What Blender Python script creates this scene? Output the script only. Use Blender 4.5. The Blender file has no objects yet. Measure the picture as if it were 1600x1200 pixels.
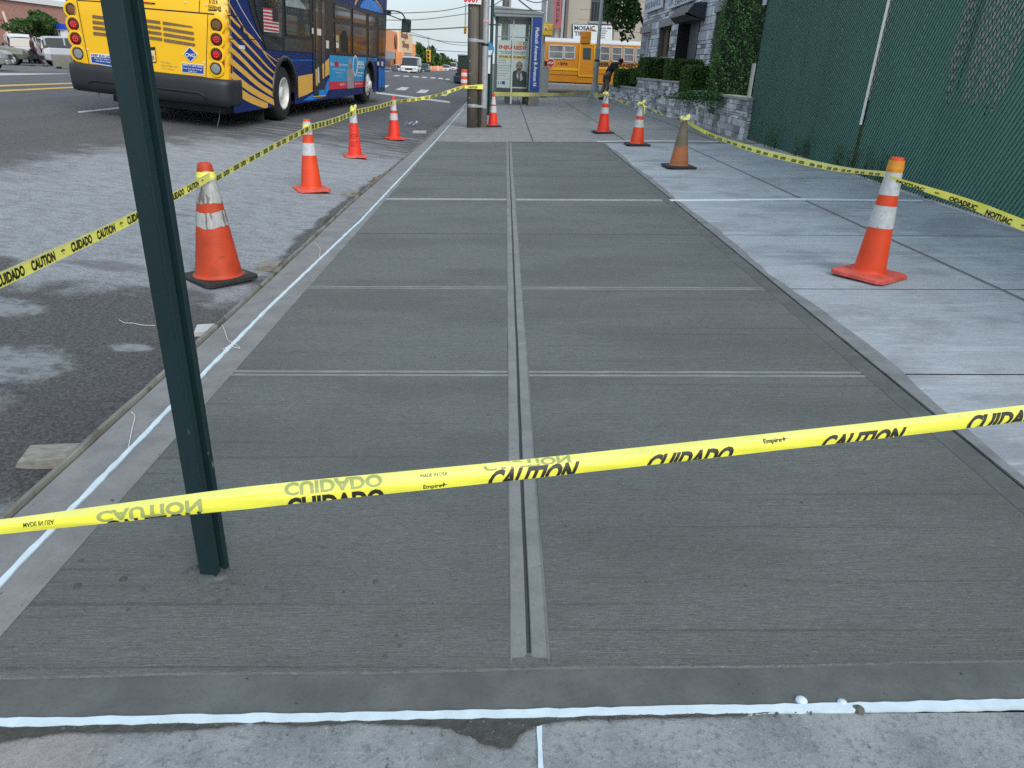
import bpy, bmesh, math, random
from mathutils import Vector as V, Matrix
random.seed(7)
S = bpy.context.scene
COL = S.collection
R_ = random.random
def U(a, b): return a + (b - a) * R_()

# ---------------------------------------------------------------- camera
F = 1109.0; HC = 1.3
_v = V((790 - 800, 500, F)).normalized()                 # street direction in camera axes (right, up, fwd)
_h = V((1, -0.045, 0))
_u = _v.cross(_h).normalized()
if _u.y < 0: _u = -_u
_r = _v.cross(_u)
if _r.x < 0: _r = -_r
ROWS = (_r, _v, _u)                                      # world = ROWS . cam
def c2w(c): return V([r.dot(c) for r in ROWS])
cam_data = bpy.data.cameras.new('camera'); cam = bpy.data.objects.new('camera', cam_data); COL.objects.link(cam)
ax, ay, az = c2w(V((1, 0, 0))), c2w(V((0, 1, 0))), c2w(V((0, 0, -1)))
cam.matrix_world = Matrix(((ax.x, ay.x, az.x, 0), (ax.y, ay.y, az.y, 0), (ax.z, ay.z, az.z, HC), (0, 0, 0, 1)))
cam_data.sensor_width = 36; cam_data.lens = F / 1600 * 36; cam_data.clip_start = 0.05; cam_data.clip_end = 6000
S.camera = cam
EYE = V((0, 0, HC))
def ray(px, py): return c2w(V(((px - 800) / F, -(py - 600) / F, 1)))

# ---------------------------------------------------------------- sky, sun, exposure
SUN_EL, SUN_AZ = math.radians(36), math.radians(150)
w = bpy.data.worlds.new('World'); S.world = w; w.use_nodes = True
nt = w.node_tree; nt.nodes.clear()
def N(t, typ, **kw):
    n = t.nodes.new(typ)
    for k, v in kw.items(): setattr(n, k, v)
    return n
out = N(nt, 'ShaderNodeOutputWorld'); bg = N(nt, 'ShaderNodeBackground')
sky = N(nt, 'ShaderNodeTexSky', sky_type='NISHITA'); sky.sun_disc = False
sky.sun_elevation = SUN_EL; sky.sun_rotation = SUN_AZ; sky.dust_density = 2.0
tc = N(nt, 'ShaderNodeTexCoord'); mp = N(nt, 'ShaderNodeMapping'); mp.inputs['Scale'].default_value = (1.2, 1.2, 6)
nz = N(nt, 'ShaderNodeTexNoise'); nz.inputs['Scale'].default_value = 2.2; nz.inputs['Detail'].default_value = 6; nz.inputs['Roughness'].default_value = .55
cr = N(nt, 'ShaderNodeValToRGB'); cr.color_ramp.elements[0].position = .34; cr.color_ramp.elements[1].position = .66
cr.color_ramp.elements[0].color = (.52, .52, .52, 1); cr.color_ramp.elements[1].color = (.95, .95, .95, 1)
mx = N(nt, 'ShaderNodeMix', data_type='RGBA'); mx.inputs['B'].default_value = (6.7, 7.8, 8.6, 1)
L = nt.links.new
L(tc.outputs['Generated'], mp.inputs['Vector']); L(mp.outputs['Vector'], nz.inputs['Vector']); L(nz.outputs['Fac'], cr.inputs['Fac'])
L(cr.outputs['Color'], mx.inputs['Factor']); L(sky.outputs['Color'], mx.inputs['A']); L(mx.outputs['Result'], bg.inputs['Color'])
bg.inputs['Strength'].default_value = 0.1; L(bg.outputs['Background'], out.inputs['Surface'])
sd = bpy.data.lights.new('sun', 'SUN'); sd.energy = 1.9; sd.angle = math.radians(35); sd.color = (1, .95, .87)
so = bpy.data.objects.new('sun', sd); COL.objects.link(so)
_sdir = V((math.sin(SUN_AZ) * math.cos(SUN_EL), math.cos(SUN_AZ) * math.cos(SUN_EL), math.sin(SUN_EL)))
so.rotation_euler = _sdir.to_track_quat('Z', 'Y').to_euler(); so.location = (0, -20, 30)
S.view_settings.view_transform = 'Standard'; S.view_settings.look = 'None'; S.view_settings.gamma = 1
S.view_settings.exposure = 0.3
S.render.engine = 'CYCLES'; S.cycles.use_denoising = False; S.cycles.sample_clamp_indirect = 3

# ---------------------------------------------------------------- placing helpers
SL = 0.035                                               # cross slope of the sidewalk
def g(px, py, z0=0.0):                                   # point of the sidewalk plane
    d = ray(px, py); t = (z0 - HC) / (d.z - SL * d.x); return EYE + d * t
def gz(px, py, z):
    d = ray(px, py); return EYE + d * ((z - HC) / d.z)
def onX(px, py, X): d = ray(px, py); return EYE + d * (X / d.x)
def onY(px, py, Y): d = ray(px, py); return EYE + d * (Y / d.y)
PROF = [(-3000, -.1), (-60, -.12), (-23.6, -.12), (-20, .05), (-16, .25), (-12.5, .34), (-9.5, .33), (-7, .26), (-4.5, .09), (-1.5, -.15), (30, .45), (31, .45), (3000, .45)]
def road_z(x):
    for (a, za), (b, zb) in zip(PROF, PROF[1:]):
        if a <= x <= b: return za + (zb - za) * (x - a) / (b - a)
    return 0
def gr(px, py, lift=0):                                  # point of the road surface
    z = 0.0
    for _ in range(40):
        p = gz(px, py, z + lift); z = z * .5 + road_z(p.x) * .5
    return gz(px, py, z + lift)

# ---------------------------------------------------------------- mesh builder
class MB:
    def __init__(s, T=None): s.v = []; s.f = []; s.m = []; s.T = T; s.sm = []
    def add(s, vs, fs, mi=0, smooth=False):
        o = len(s.v)
        s.v += [tuple(s.T @ V(p)) if s.T is not None else tuple(p) for p in vs]
        s.f += [tuple(i + o for i in f) for f in fs]; s.m += [mi] * len(fs); s.sm += [smooth] * len(fs)
    def box(s, lo, hi, mi=0, rz=0, c=None):
        x0, y0, z0 = lo; x1, y1, z1 = hi
        vs = [V((x, y, z)) for z in (z0, z1) for x, y in ((x0, y0), (x1, y0), (x1, y1), (x0, y1))]
        if rz:
            c = V(c or ((x0 + x1) / 2, (y0 + y1) / 2, 0)); c.z = 0; Rm = Matrix.Rotation(rz, 3, 'Z')
            vs = [Rm @ (p - c) + c for p in vs]
        s.add(vs, [(0, 3, 2, 1), (4, 5, 6, 7), (0, 1, 5, 4), (1, 2, 6, 5), (2, 3, 7, 6), (3, 0, 4, 7)], mi)
    def obox(s, c, ux, uy, uz, mi=0):                    # oriented box: centre, three half vectors
        c, ux, uy, uz = map(V, (c, ux, uy, uz))
        vs = [c + ux * a + uy * b + uz * k for k in (-1, 1) for a, b in ((-1, -1), (1, -1), (1, 1), (-1, 1))]
        s.add(vs, [(0, 3, 2, 1), (4, 5, 6, 7), (0, 1, 5, 4), (1, 2, 6, 5), (2, 3, 7, 6), (3, 0, 4, 7)], mi)
    def cyl(s, a, b, r0, r1=None, n=16, mi=0, smooth=True, caps=True):
        a, b = V(a), V(b); r1 = r0 if r1 is None else r1
        d = (b - a).normalized(); x = d.orthogonal().normalized(); y = d.cross(x)
        vs = []
        for p, r in ((a, r0), (b, r1)):
            for i in range(n): t = 2 * math.pi * i / n; vs.append(p + (x * math.cos(t) + y * math.sin(t)) * r)
        s.add(vs, [(i, (i + 1) % n, n + (i + 1) % n, n + i) for i in range(n)], mi, smooth)
        if caps: s.add(vs, [tuple(range(n))[::-1], tuple(range(n, 2 * n))], mi)
    def lathe(s, c, prof, n=24, mi=0, smooth=True, axis=None, ov=False, mis=None):
        c = V(c); a = V(axis or (0, 0, 1)).normalized(); x = V((1, 0, 0)) if abs(a.x) < .9 else V((0, 1, 0))
        x = (x - a * x.dot(a)).normalized(); y = a.cross(x)
        for k, ((r0, h0), (r1, h1)) in enumerate(zip(prof, prof[1:])):
            vs = [c + a * h + (x * math.cos(2 * math.pi * i / n) + y * math.sin(2 * math.pi * i / n)) * r for r, h in ((r0, h0), (r1, h1)) for i in range(n)]
            s.add(vs, [(i, (i + 1) % n, n + (i + 1) % n, n + i) for i in range(n)], mis[k] if mis else mi, smooth)
    def tube(s, pts, r, n=6, mi=0):
        pts = [V(p) for p in pts]; rings = []
        for i, p in enumerate(pts):
            d = (pts[min(i + 1, len(pts) - 1)] - pts[max(i - 1, 0)]).normalized()
            x = d.cross(V((0, 0, 1))); x = x.normalized() if x.length > 1e-4 else V((1, 0, 0)); y = d.cross(x)
            rr = r[i] if isinstance(r, (list, tuple)) else r
            rings.append([p + (x * math.cos(2 * math.pi * k / n) + y * math.sin(2 * math.pi * k / n)) * rr for k in range(n)])
        vs = [q for rg in rings for q in rg]; fs = []
        for i in range(len(pts) - 1):
            for k in range(n): a = i * n + k; b = i * n + (k + 1) % n; fs.append((a, b, b + n, a + n))
        fs += [tuple(range(n))[::-1], tuple(range(len(vs) - n, len(vs)))]
        s.add(vs, fs, mi, True)
    def poly(s, pts, mi=0): s.add(pts, [tuple(range(len(pts)))], mi)
    def slab(s, pts, off, mi=0):                         # polygon thickened by vector off
        n = len(pts); off = V(off); a = [V(p) for p in pts]; b = [p + off for p in a]
        s.add(a + b, [tuple(range(n))[::-1], tuple(range(n, 2 * n))] + [(i, (i + 1) % n, n + (i + 1) % n, n + i) for i in range(n)], mi)
    def sweep(s, prof, path, mi=0, closed=False):        # prof: (side, up) pairs; path points in the ground; side is to the right
        vs = []; path = [V(p) for p in path]; n = len(prof)
        for i, p in enumerate(path):
            d = path[min(i + 1, len(path) - 1)] - path[max(i - 1, 0)]; d.z = 0; d.normalize(); r = V((d.y, -d.x, 0))
            vs += [p + r * a + V((0, 0, b)) for a, b in prof]
        fs = []
        for i in range(len(path) - 1):
            for k in range(n if closed else n - 1):
                a = i * n + k; b = i * n + (k + 1) % n; fs.append((a, b, b + n, a + n))
        s.add(vs, fs, mi)
    def build(s, name, mats, parent=None, label=None, cat=None, group=None, kind=None, origin=None, bevel=0):
        me = bpy.data.meshes.new(name); o = bpy.data.objects.new(name, me); COL.objects.link(o)
        vs = s.v
        if origin is not None: vs = [(p[0] - origin[0], p[1] - origin[1], p[2] - origin[2]) for p in vs]; o.location = origin
        me.from_pydata(vs, [], s.f); 
        for m_ in (mats if isinstance(mats, (list, tuple)) else [mats]): me.materials.append(m_)
        me.polygons.foreach_set('material_index', s.m); me.polygons.foreach_set('use_smooth', s.sm); me.update()
        if parent: o.parent = parent
        if bevel:
            b = o.modifiers.new('bevel', 'BEVEL'); b.width = bevel; b.segments = 2; b.limit_method = 'ANGLE'; b.angle_limit = .7
        return tag(o, label, cat, group, kind)
def tag(o, label=None, cat=None, group=None, kind=None):
    for k, v in (('label', label), ('category', cat), ('group', group), ('kind', kind)):
        if v: o[k] = v
    return o
def empty(name, loc, label, cat, group=None, rz=0):
    o = bpy.data.objects.new(name, None); COL.objects.link(o); o.location = loc; o.rotation_euler = (0, 0, rz); o.empty_display_size = .1
    return tag(o, label, cat, group)
def copy_thing(root, loc, rz, label):
    r = root.copy(); COL.objects.link(r); r.location = loc; r.rotation_euler = (0, 0, rz); r['label'] = label
    for ch in root.children:
        c = ch.copy(); COL.objects.link(c); c.parent = r
        for gc in ch.children: d = gc.copy(); COL.objects.link(d); d.parent = c
    return r

# ---------------------------------------------------------------- text as mesh
_tc = {}
def text_mesh(s, bold=.0):
    k = (s, bold)
    if k not in _tc:
        cu = bpy.data.curves.new('t', 'FONT'); cu.body = s; cu.size = 1; cu.offset = bold; cu.resolution_u = 3
        ob = bpy.data.objects.new('t', cu); COL.objects.link(ob)
        dg = bpy.context.evaluated_depsgraph_get(); me = bpy.data.meshes.new_from_object(ob.evaluated_get(dg))
        vs = [v.co.copy() for v in me.vertices]; fs = [tuple(p.vertices) for p in me.polygons]
        bpy.data.objects.remove(ob); bpy.data.curves.remove(cu); bpy.data.meshes.remove(me)
        x0 = min(v.x for v in vs); x1 = max(v.x for v in vs); y0 = min(v.y for v in vs); y1 = max(v.y for v in vs)
        _tc[k] = ([((v.x - x0) / (x1 - x0), (v.y - y0) / (y1 - y0)) for v in vs], fs, (x1 - x0) / (y1 - y0))
    return _tc[k]
def cut(vs, fs, c, keep):                                # keep the part of a flat mesh above (1) or below (-1) v = c
    nv = []; nf = []
    for f in fs:
        pl = [vs[i] for i in f]; o2 = []
        for a, b in zip(pl, pl[1:] + pl[:1]):
            ia, ib = (a[1] - c) * keep >= 0, (b[1] - c) * keep >= 0
            if ia: o2.append(a)
            if ia != ib: t = (c - a[1]) / (b[1] - a[1]); o2.append((a[0] + (b[0] - a[0]) * t, c))
        if len(o2) > 2: nf.append(tuple(range(len(nv), len(nv) + len(o2)))); nv += o2
    return nv, nf
def put_text(mb, s, fn, bold=.0, mi=0, clip=None, slices=0):       # fn maps (0..1, 0..1) to a point
    vs, fs, asp = text_mesh(s, bold)
    if slices:
        av, af = [], []
        for k in range(slices):
            v1, f1 = cut(vs, fs, k / slices, 1) if k else (vs, fs); v1, f1 = cut(v1, f1, (k + 1) / slices, -1) if k < slices - 1 else (v1, f1)
            af += [tuple(i + len(av) for i in f) for f in f1]; av += list(v1)
        vs, fs = av, af
    if clip is not None:
        nv = []; nf = []
        for f in fs:
            pl = [vs[i] for i in f]; o2 = []
            for a, b in zip(pl, pl[1:] + pl[:1]):
                ia, ib = a[1] >= clip, b[1] >= clip
                if ia: o2.append(a)
                if ia != ib: t = (clip - a[1]) / (b[1] - a[1]); o2.append((a[0] + (b[0] - a[0]) * t, clip))
            if len(o2) > 2: nf.append(tuple(range(len(nv), len(nv) + len(o2)))); nv += o2
        vs, fs = nv, nf
    mb.add([fn(a, b) for a, b in vs], fs, mi)
def text_on(mb, s, o, x, y, hgt, width=None, bold=.0, mi=0):  # origin lower left, unit x, unit y
    o, x, y = V(o), V(x), V(y); asp = text_mesh(s, bold)[2]; wd = width or hgt * asp
    put_text(mb, s, lambda a, b: o + x * (a * wd) + y * (b * hgt), bold, mi)

# ---------------------------------------------------------------- materials
def mat(name, col, rough=.7, metal=0, var=None, bump=None, col2=None, spec=None, island=0, dirt=None, alpha=None, trans=None, emit=None):
    """var=(scale, amount[, stretch xyz]) brightness noise; col2: second colour mixed by that noise; bump=(scale, strength, stretch)"""
    m = bpy.data.materials.new(name); m.use_nodes = True; t = m.node_tree; b = t.nodes['Principled BSDF']; L = t.links.new
    b.inputs['Roughness'].default_value = rough; b.inputs['Metallic'].default_value = metal
    b.inputs['Base Color'].default_value = (*col, 1)
    if spec is not None: b.inputs['Specular IOR Level'].default_value = spec
    tc = N(t, 'ShaderNodeTexCoord')
    def noise(scale, st=(1, 1, 1), detail=5):
        mp = N(t, 'ShaderNodeMapping'); mp.inputs['Scale'].default_value = st; L(tc.outputs['Object'], mp.inputs['Vector'])
        n = N(t, 'ShaderNodeTexNoise'); n.inputs['Scale'].default_value = scale; n.inputs['Detail'].default_value = detail; n.inputs['Roughness'].default_value = .6
        L(mp.outputs['Vector'], n.inputs['Vector']); return n.outputs['Fac']
    cur = None
    if var or col2 or island:
        c2 = col2 or tuple(c * (1 - (var[1] if var else .3)) for c in col)
        mxn = N(t, 'ShaderNodeMix', data_type='RGBA'); mxn.inputs['A'].default_value = (*col, 1); mxn.inputs['B'].default_value = (*c2, 1)
        if island:
            gn = N(t, 'ShaderNodeNewGeometry'); fac = gn.outputs['Random Per Island']
            if var:
                ad = N(t, 'ShaderNodeMix', data_type='FLOAT'); ad.inputs['Factor'].default_value = 1 - island
                L(fac, ad.inputs['A'])
                r0 = N(t, 'ShaderNodeMapRange'); r0.inputs['From Min'].default_value = .3; r0.inputs['From Max'].default_value = .7
                L(noise(var[0], var[2] if len(var) > 2 else (1, 1, 1)), r0.inputs['Value']); L(r0.outputs['Result'], ad.inputs['B']); fac = ad.outputs['Result']
        else:
            r0 = N(t, 'ShaderNodeMapRange'); r0.inputs['From Min'].default_value = .3; r0.inputs['From Max'].default_value = .7
            L(noise(var[0], var[2] if len(var) > 2 else (1, 1, 1)), r0.inputs['Value']); fac = r0.outputs['Result']
        L(fac, mxn.inputs['Factor']); cur = mxn.outputs['Result']
    if dirt:                                             # (scale, threshold, colour, stretch)
        r0 = N(t, 'ShaderNodeMapRange'); r0.inputs['From Min'].default_value = dirt[1]; r0.inputs['From Max'].default_value = dirt[1] + .06
        L(noise(dirt[0], dirt[3] if len(dirt) > 3 else (1, 1, 1), 8), r0.inputs['Value'])
        mxn = N(t, 'ShaderNodeMix', data_type='RGBA'); mxn.inputs['A'].default_value = (*col, 1); mxn.inputs['B'].default_value = (*dirt[2], 1)
        if cur: L(cur, mxn.inputs['A'])
        L(r0.outputs['Result'], mxn.inputs['Factor']); cur = mxn.outputs['Result']
    if cur: L(cur, b.inputs['Base Color'])
    if bump:
        bn = N(t, 'ShaderNodeBump'); bn.inputs['Strength'].default_value = bump[1]; bn.inputs['Distance'].default_value = bump[3] if len(bump) > 3 else .004
        L(noise(bump[0], bump[2] if len(bump) > 2 else (1, 1, 1), 6), bn.inputs['Height']); L(bn.outputs['Normal'], b.inputs['Normal'])
    if trans: b.inputs['Transmission Weight'].default_value = trans; b.inputs['IOR'].default_value = 1.1
    if alpha is not None: b.inputs['Alpha'].default_value = alpha
    if emit: b.inputs['Emission Color'].default_value = (*col, 1); b.inputs['Emission Strength'].default_value = emit
    return m
class G:                                                 # tiny node-graph helper for the ground materials
    def __init__(s, name, rough=.8):
        s.m = bpy.data.materials.new(name); s.m.use_nodes = True; s.t = s.m.node_tree; s.b = s.t.nodes['Principled BSDF']
        s.b.inputs['Roughness'].default_value = rough; s.tc = N(s.t, 'ShaderNodeTexCoord').outputs['Object']
    def lk(s, a, b): s.t.links.new(a, b)
    def noise(s, scale, st=(1, 1, 1), detail=6, rough=.6, src=None, dist=0):
        mp = N(s.t, 'ShaderNodeMapping'); mp.inputs['Scale'].default_value = st; s.lk(src or s.tc, mp.inputs['Vector'])
        n = N(s.t, 'ShaderNodeTexNoise'); n.inputs['Scale'].default_value = scale; n.inputs['Detail'].default_value = detail
        n.inputs['Roughness'].default_value = rough; n.inputs['Distortion'].default_value = dist
        s.lk(mp.outputs['Vector'], n.inputs['Vector']); return n.outputs['Fac']
    def rng(s, v, a, b, c=0, d=1, smooth=True):
        n = N(s.t, 'ShaderNodeMapRange'); n.interpolation_type = 'SMOOTHSTEP' if smooth else 'LINEAR'
        for k, x in zip(('From Min', 'From Max', 'To Min', 'To Max'), (a, b, c, d)): n.inputs[k].default_value = x
        s.lk(v, n.inputs['Value']); return n.outputs['Result']
    def math(s, op, a, b=None):
        n = N(s.t, 'ShaderNodeMath', operation=op)
        for i, x in enumerate((a, b)):
            if x is None: continue
            if isinstance(x, (int, float)): n.inputs[i].default_value = x
            else: s.lk(x, n.inputs[i])
        return n.outputs[0]
    def mix(s, f, a, b):
        n = N(s.t, 'ShaderNodeMix', data_type='RGBA')
        for k, x in (('Factor', f), ('A', a), ('B', b)):
            if isinstance(x, tuple): n.inputs[k].default_value = (*x, 1)
            elif isinstance(x, (int, float)): n.inputs[k].default_value = x
            else: s.lk(x, n.inputs[k])
        return n.outputs['Result']
    def blob(s, cx, cy, rx, ry, ns, amp=.5, soft=.25, rot=0):   # noisy ellipse mask
        mp = N(s.t, 'ShaderNodeMapping', vector_type='TEXTURE'); mp.inputs['Location'].default_value = (cx, cy, 0)
        mp.inputs['Rotation'].default_value = (0, 0, rot); mp.inputs['Scale'].default_value = (rx, ry, 1e3)
        s.lk(s.tc, mp.inputs['Vector']); ln = N(s.t, 'ShaderNodeVectorMath', operation='LENGTH'); s.lk(mp.outputs['Vector'], ln.inputs[0])
        d = s.math('ADD', ln.outputs['Value'], s.math('MULTIPLY', s.math('SUBTRACT', ns, .5), amp * 2))
        return s.rng(d, 1 - soft, 1 + soft, 1, 0)
    def bump(s, h, st, dist, prev=None):
        n = N(s.t, 'ShaderNodeBump'); n.inputs['Strength'].default_value = st; n.inputs['Distance'].default_value = dist
        s.lk(h, n.inputs['Height'])
        if prev: s.lk(prev, n.inputs['Normal'])
        return n.outputs['Normal']
    def fin(s, col, normal=None, rough=None):
        s.lk(col, s.b.inputs['Base Color'])
        if normal: s.lk(normal, s.b.inputs['Normal'])
        if rough is not None: s.lk(rough, s.b.inputs['Roughness'])
        return s.m

def m_road():
    q = G('asphalt', .85); big = q.noise(.9, (1, .5, 1)); med = q.noise(3.5); fine = q.noise(160, detail=3); lane = q.noise(.7, (1.6, .12, 1), 3)
    streak = q.noise(7, (1, 2, 1), 9, .75)
    gr_ = q.noise(62, detail=10, rough=.85); c = q.mix(q.rng(gr_, .40, .62), (.030, .031, .036), (.150, .153, .166))
    c = q.mix(q.math('MULTIPLY', q.rng(lane, .35, .7), .5), c, (.125, .127, .14))
    # cement dust washed out of the pour, fading with distance
    dust = q.math('MULTIPLY', q.blob(-2.7, 7.7, 2.3, 4.8, q.noise(2.4, detail=9, rough=.65), .5, .25, 0), q.rng(streak, .3, .65, .45, 1))
    c = q.mix(q.math('MULTIPLY', dust, .80), c, q.mix(q.rng(gr_, .40, .62), (.28, .31, .355), (.48, .52, .565)))
    d2 = q.math('MULTIPLY', q.blob(-3.0, 12.0, 1.6, 4.2, med, .6, .4), q.rng(q.noise(2.2, (.5, 2.6, 1)), .45, .66))
    c = q.mix(q.math('MULTIPLY', d2, .6), c, (.36, .38, .41))
    # dark damp asphalt nearest the camera, with white dried puddles
    wet = q.math('MAXIMUM', q.blob(-2.1, 2.6, 1.9, 1.75, med, .32, .12), q.blob(-3.65, 4.35, .62, .42, med, .3, .1))
    wet = q.math('MAXIMUM', wet, q.blob(-1.60, 7.2, .14, 2.4, med, .7, .2))
    c = q.mix(q.math('MULTIPLY', wet, .92), c, q.mix(q.rng(gr_, .40, .62), (.030, .032, .035), (.125, .128, .134)))
    for cx, cy, rx, ry in ((-2.28, 3.12, .22, .2), (-2.35, 2.72, .26, .17), (-2.85, 3.8, .3, .14), (-1.9, 3.45, .1, .06), (-2.05, 1.95, .5, .16), (-2.9, 3.1, .3, .1)):
        c = q.mix(q.math('MULTIPLY', q.math('MULTIPLY', q.blob(cx, cy, rx, ry, q.noise(13, detail=9, rough=.7), .75, .3), q.rng(streak, .36, .56, .25, 1)), .7), c, (.33, .37, .41))
    for cx, cy, rx, ry in ((-2.65, 4.75, .25, .1), (-1.95, 4.35, .16, .1), (-3.0, 6.4, .3, .06)):
        c = q.mix(q.math('MULTIPLY', q.blob(cx, cy, rx, ry, q.noise(9), .6, .3), .55), c, (.1, .1, .11))
    nrm = q.bump(gr_, .9, .010); nrm = q.bump(q.noise(14), .25, .01, nrm)
    return q.fin(c, nrm)
def m_broom(name, a, b, streak=(1, 26, 1), margin=False, rough=.72, bst=.8):
    q = G(name, rough); st = q.noise(9, streak, 7, .7); st2 = q.noise(34, (1, 14, 1), 4, .6); big = q.noise(1.1, (.7, 1.5, 1)); fine = q.noise(240, (1, 1.6, 1), 3)
    c = q.mix(q.rng(st, .3, .7), a, b)
    c = q.mix(q.math('MULTIPLY', q.rng(big, .35, .7), .35), c, tuple(x * .84 for x in a))
    if margin:
        stn = q.rng(q.noise(1.7, (1, 1.2, 1), 8, .7), .46, .62); c = q.mix(q.math('MULTIPLY', stn, .55), c, (.20, .225, .255)); grn = q.rng(q.noise(70, detail=6, rough=.8), .5, .6); c = q.mix(q.math('MULTIPLY', grn, .3), c, (.19, .21, .235))
        c = q.mix(q.math('MULTIPLY', q.rng(q.noise(2.5, (.6, 5, 1)), .5, .75), .4), c, tuple(min(1, x * 1.35) for x in b))
    if not margin:
        line = q.rng(q.noise(1.3, (.22, 26, 1), 3), .60, .68)
        c = q.mix(q.math('MULTIPLY', line, .5), c, tuple(x * .5 for x in a))
        scr = q.rng(q.noise(38, (1, 3.6, 1), 8, .85), .52, .60); c = q.mix(q.math('MULTIPLY', scr, .5), c, tuple(x * .45 for x in a))
        hi = q.rng(q.noise(47, (1, 3.2, 1), 8, .85), .53, .61); c = q.mix(q.math('MULTIPLY', hi, .5), c, tuple(min(1, x * 1.5) for x in b))
        pat = q.rng(q.noise(1.1, (.6, 1.5, 1), 5), .42, .62); c = q.mix(q.math('MULTIPLY', pat, .32), c, tuple(x * .72 for x in a))
        spk = q.rng(q.noise(60, (1, 1.8, 1), 2), .70, .75); c = q.mix(q.math('MULTIPLY', spk, .8), c, tuple(x * .3 for x in a))
    h = q.math('ADD', q.math('MULTIPLY', st2, .6), q.math('MULTIPLY', st, .7)); nrm = q.bump(h, bst, .006 if margin else .011); nrm = q.bump(fine, .35, .002, nrm)
    nrm = q.bump(q.noise(10, (1, 1.5, 1)), .35, .008, nrm)
    return q.fin(c, nrm)
def m_smooth(name, a, b, rough=.6, speck=True):
    q = G(name, rough); med = q.noise(7); fine = q.noise(90, detail=8, rough=.8)
    c = q.mix(q.rng(med, .3, .7), a, b); c = q.mix(q.math('MULTIPLY', q.rng(fine, .5, .64), .4), c, tuple(x * .6 for x in a))
    if speck: c = q.mix(q.rng(q.noise(38, detail=2), .72, .75), c, tuple(x * .4 for x in a))
    nrm = q.bump(fine, .3, .002); nrm = q.bump(q.noise(16), .4, .005, nrm)
    return q.fin(c, nrm)
def m_old():
    q = G('old_concrete', .85); fine = q.noise(95, detail=9, rough=.85); med = q.noise(5); agg = q.noise(52, detail=8, rough=.8); big = q.noise(1.8)
    c = q.mix(q.rng(med, .3, .7), (.215, .24, .262), (.36, .392, .418)); c = q.mix(q.math('MULTIPLY', q.rng(agg, .50, .60), .6), c, (.13, .142, .155))
    c = q.mix(q.math('MULTIPLY', q.rng(fine, .54, .62), .6), c, (.50, .54, .57)); c = q.mix(q.math('MULTIPLY', q.rng(big, .45, .6), .3), c, (.17, .18, .19))
    c = q.mix(q.math('MULTIPLY', q.rng(q.noise(24, detail=2), .70, .73), .8), c, (.08, .085, .09)); c = q.mix(q.math('MULTIPLY', q.blob(-.95, 1.0, .16, .1, med, .4, .5), .35), c, (.40, .31, .29))
    return q.fin(c, q.bump(agg, .9, .007, q.bump(fine, .6, .003)))
M = dict(
    road=m_road(),
    fresh=m_broom('fresh_broomed_concrete', (.112, .126, .126), (.172, .190, .189)),
    trowel=m_smooth('trowelled_concrete', (.16, .175, .178), (.215, .23, .235)),
    margin=m_smooth('margin_concrete', (.165, .17, .178), (.225, .235, .242)),
    wetm=m_smooth('damp_margin_concrete', (.080, .090, .090), (.118, .130, .131)),
    groove=mat('groove', (.06, .066, .066), .8),
    dry=m_broom('dry_broomed_concrete', (.29, .335, .385), (.45, .50, .555), (1, 20, 1), True, .85, .6),
    far=m_smooth('worn_concrete', (.20, .207, .215), (.29, .30, .308), .85),
    old=m_old(), foam=mat('white_foam', (.62, .76, .86), .5, var=(18, .18), bump=(30, .3)),
    foamr=mat('white_foam_board', (.70, .78, .83), .6, var=(18, .15)),
    spill=mat('wet_cement', (.075, .08, .078), .8, var=(30, .45), bump=(60, 1, (1, 1, 1), .012)),
    board=mat('form_board', (.25, .245, .22), .9, var=(9, .45, (3, .6, 1)), bump=(40, .8), dirt=(6, .54, (.11, .10, .085))),
    block=mat('weathered_wood', (.30, .29, .26), .9, var=(20, .5, (1, 4, 1)), bump=(30, .5)),
    dirtm=mat('gutter_dirt', (.05, .05, .047), .95, var=(20, .4), bump=(60, 1)),
    paint=mat('road_paint', (.55, .57, .58), .8, var=(9, .25), dirt=(25, .6, (.15, .15, .16))),
    ypaint=mat('yellow_paint', (.62, .42, .10), .8, var=(9, .25)),
    joint_pale=mat('pale_joint', (.40, .42, .43), .8, var=(14, .3)), black=mat('black', (.012, .012, .014), .5), rubber=mat('rubber', (.02, .02, .021), .75, var=(20, .3)),
    white=mat('white', (.75, .76, .76), .5), steel=mat('galvanised_steel', (.42, .45, .48), .5, .3, var=(12, .25), bump=(20, .1)),
    string=mat('string', (.72, .72, .7), .8))

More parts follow.
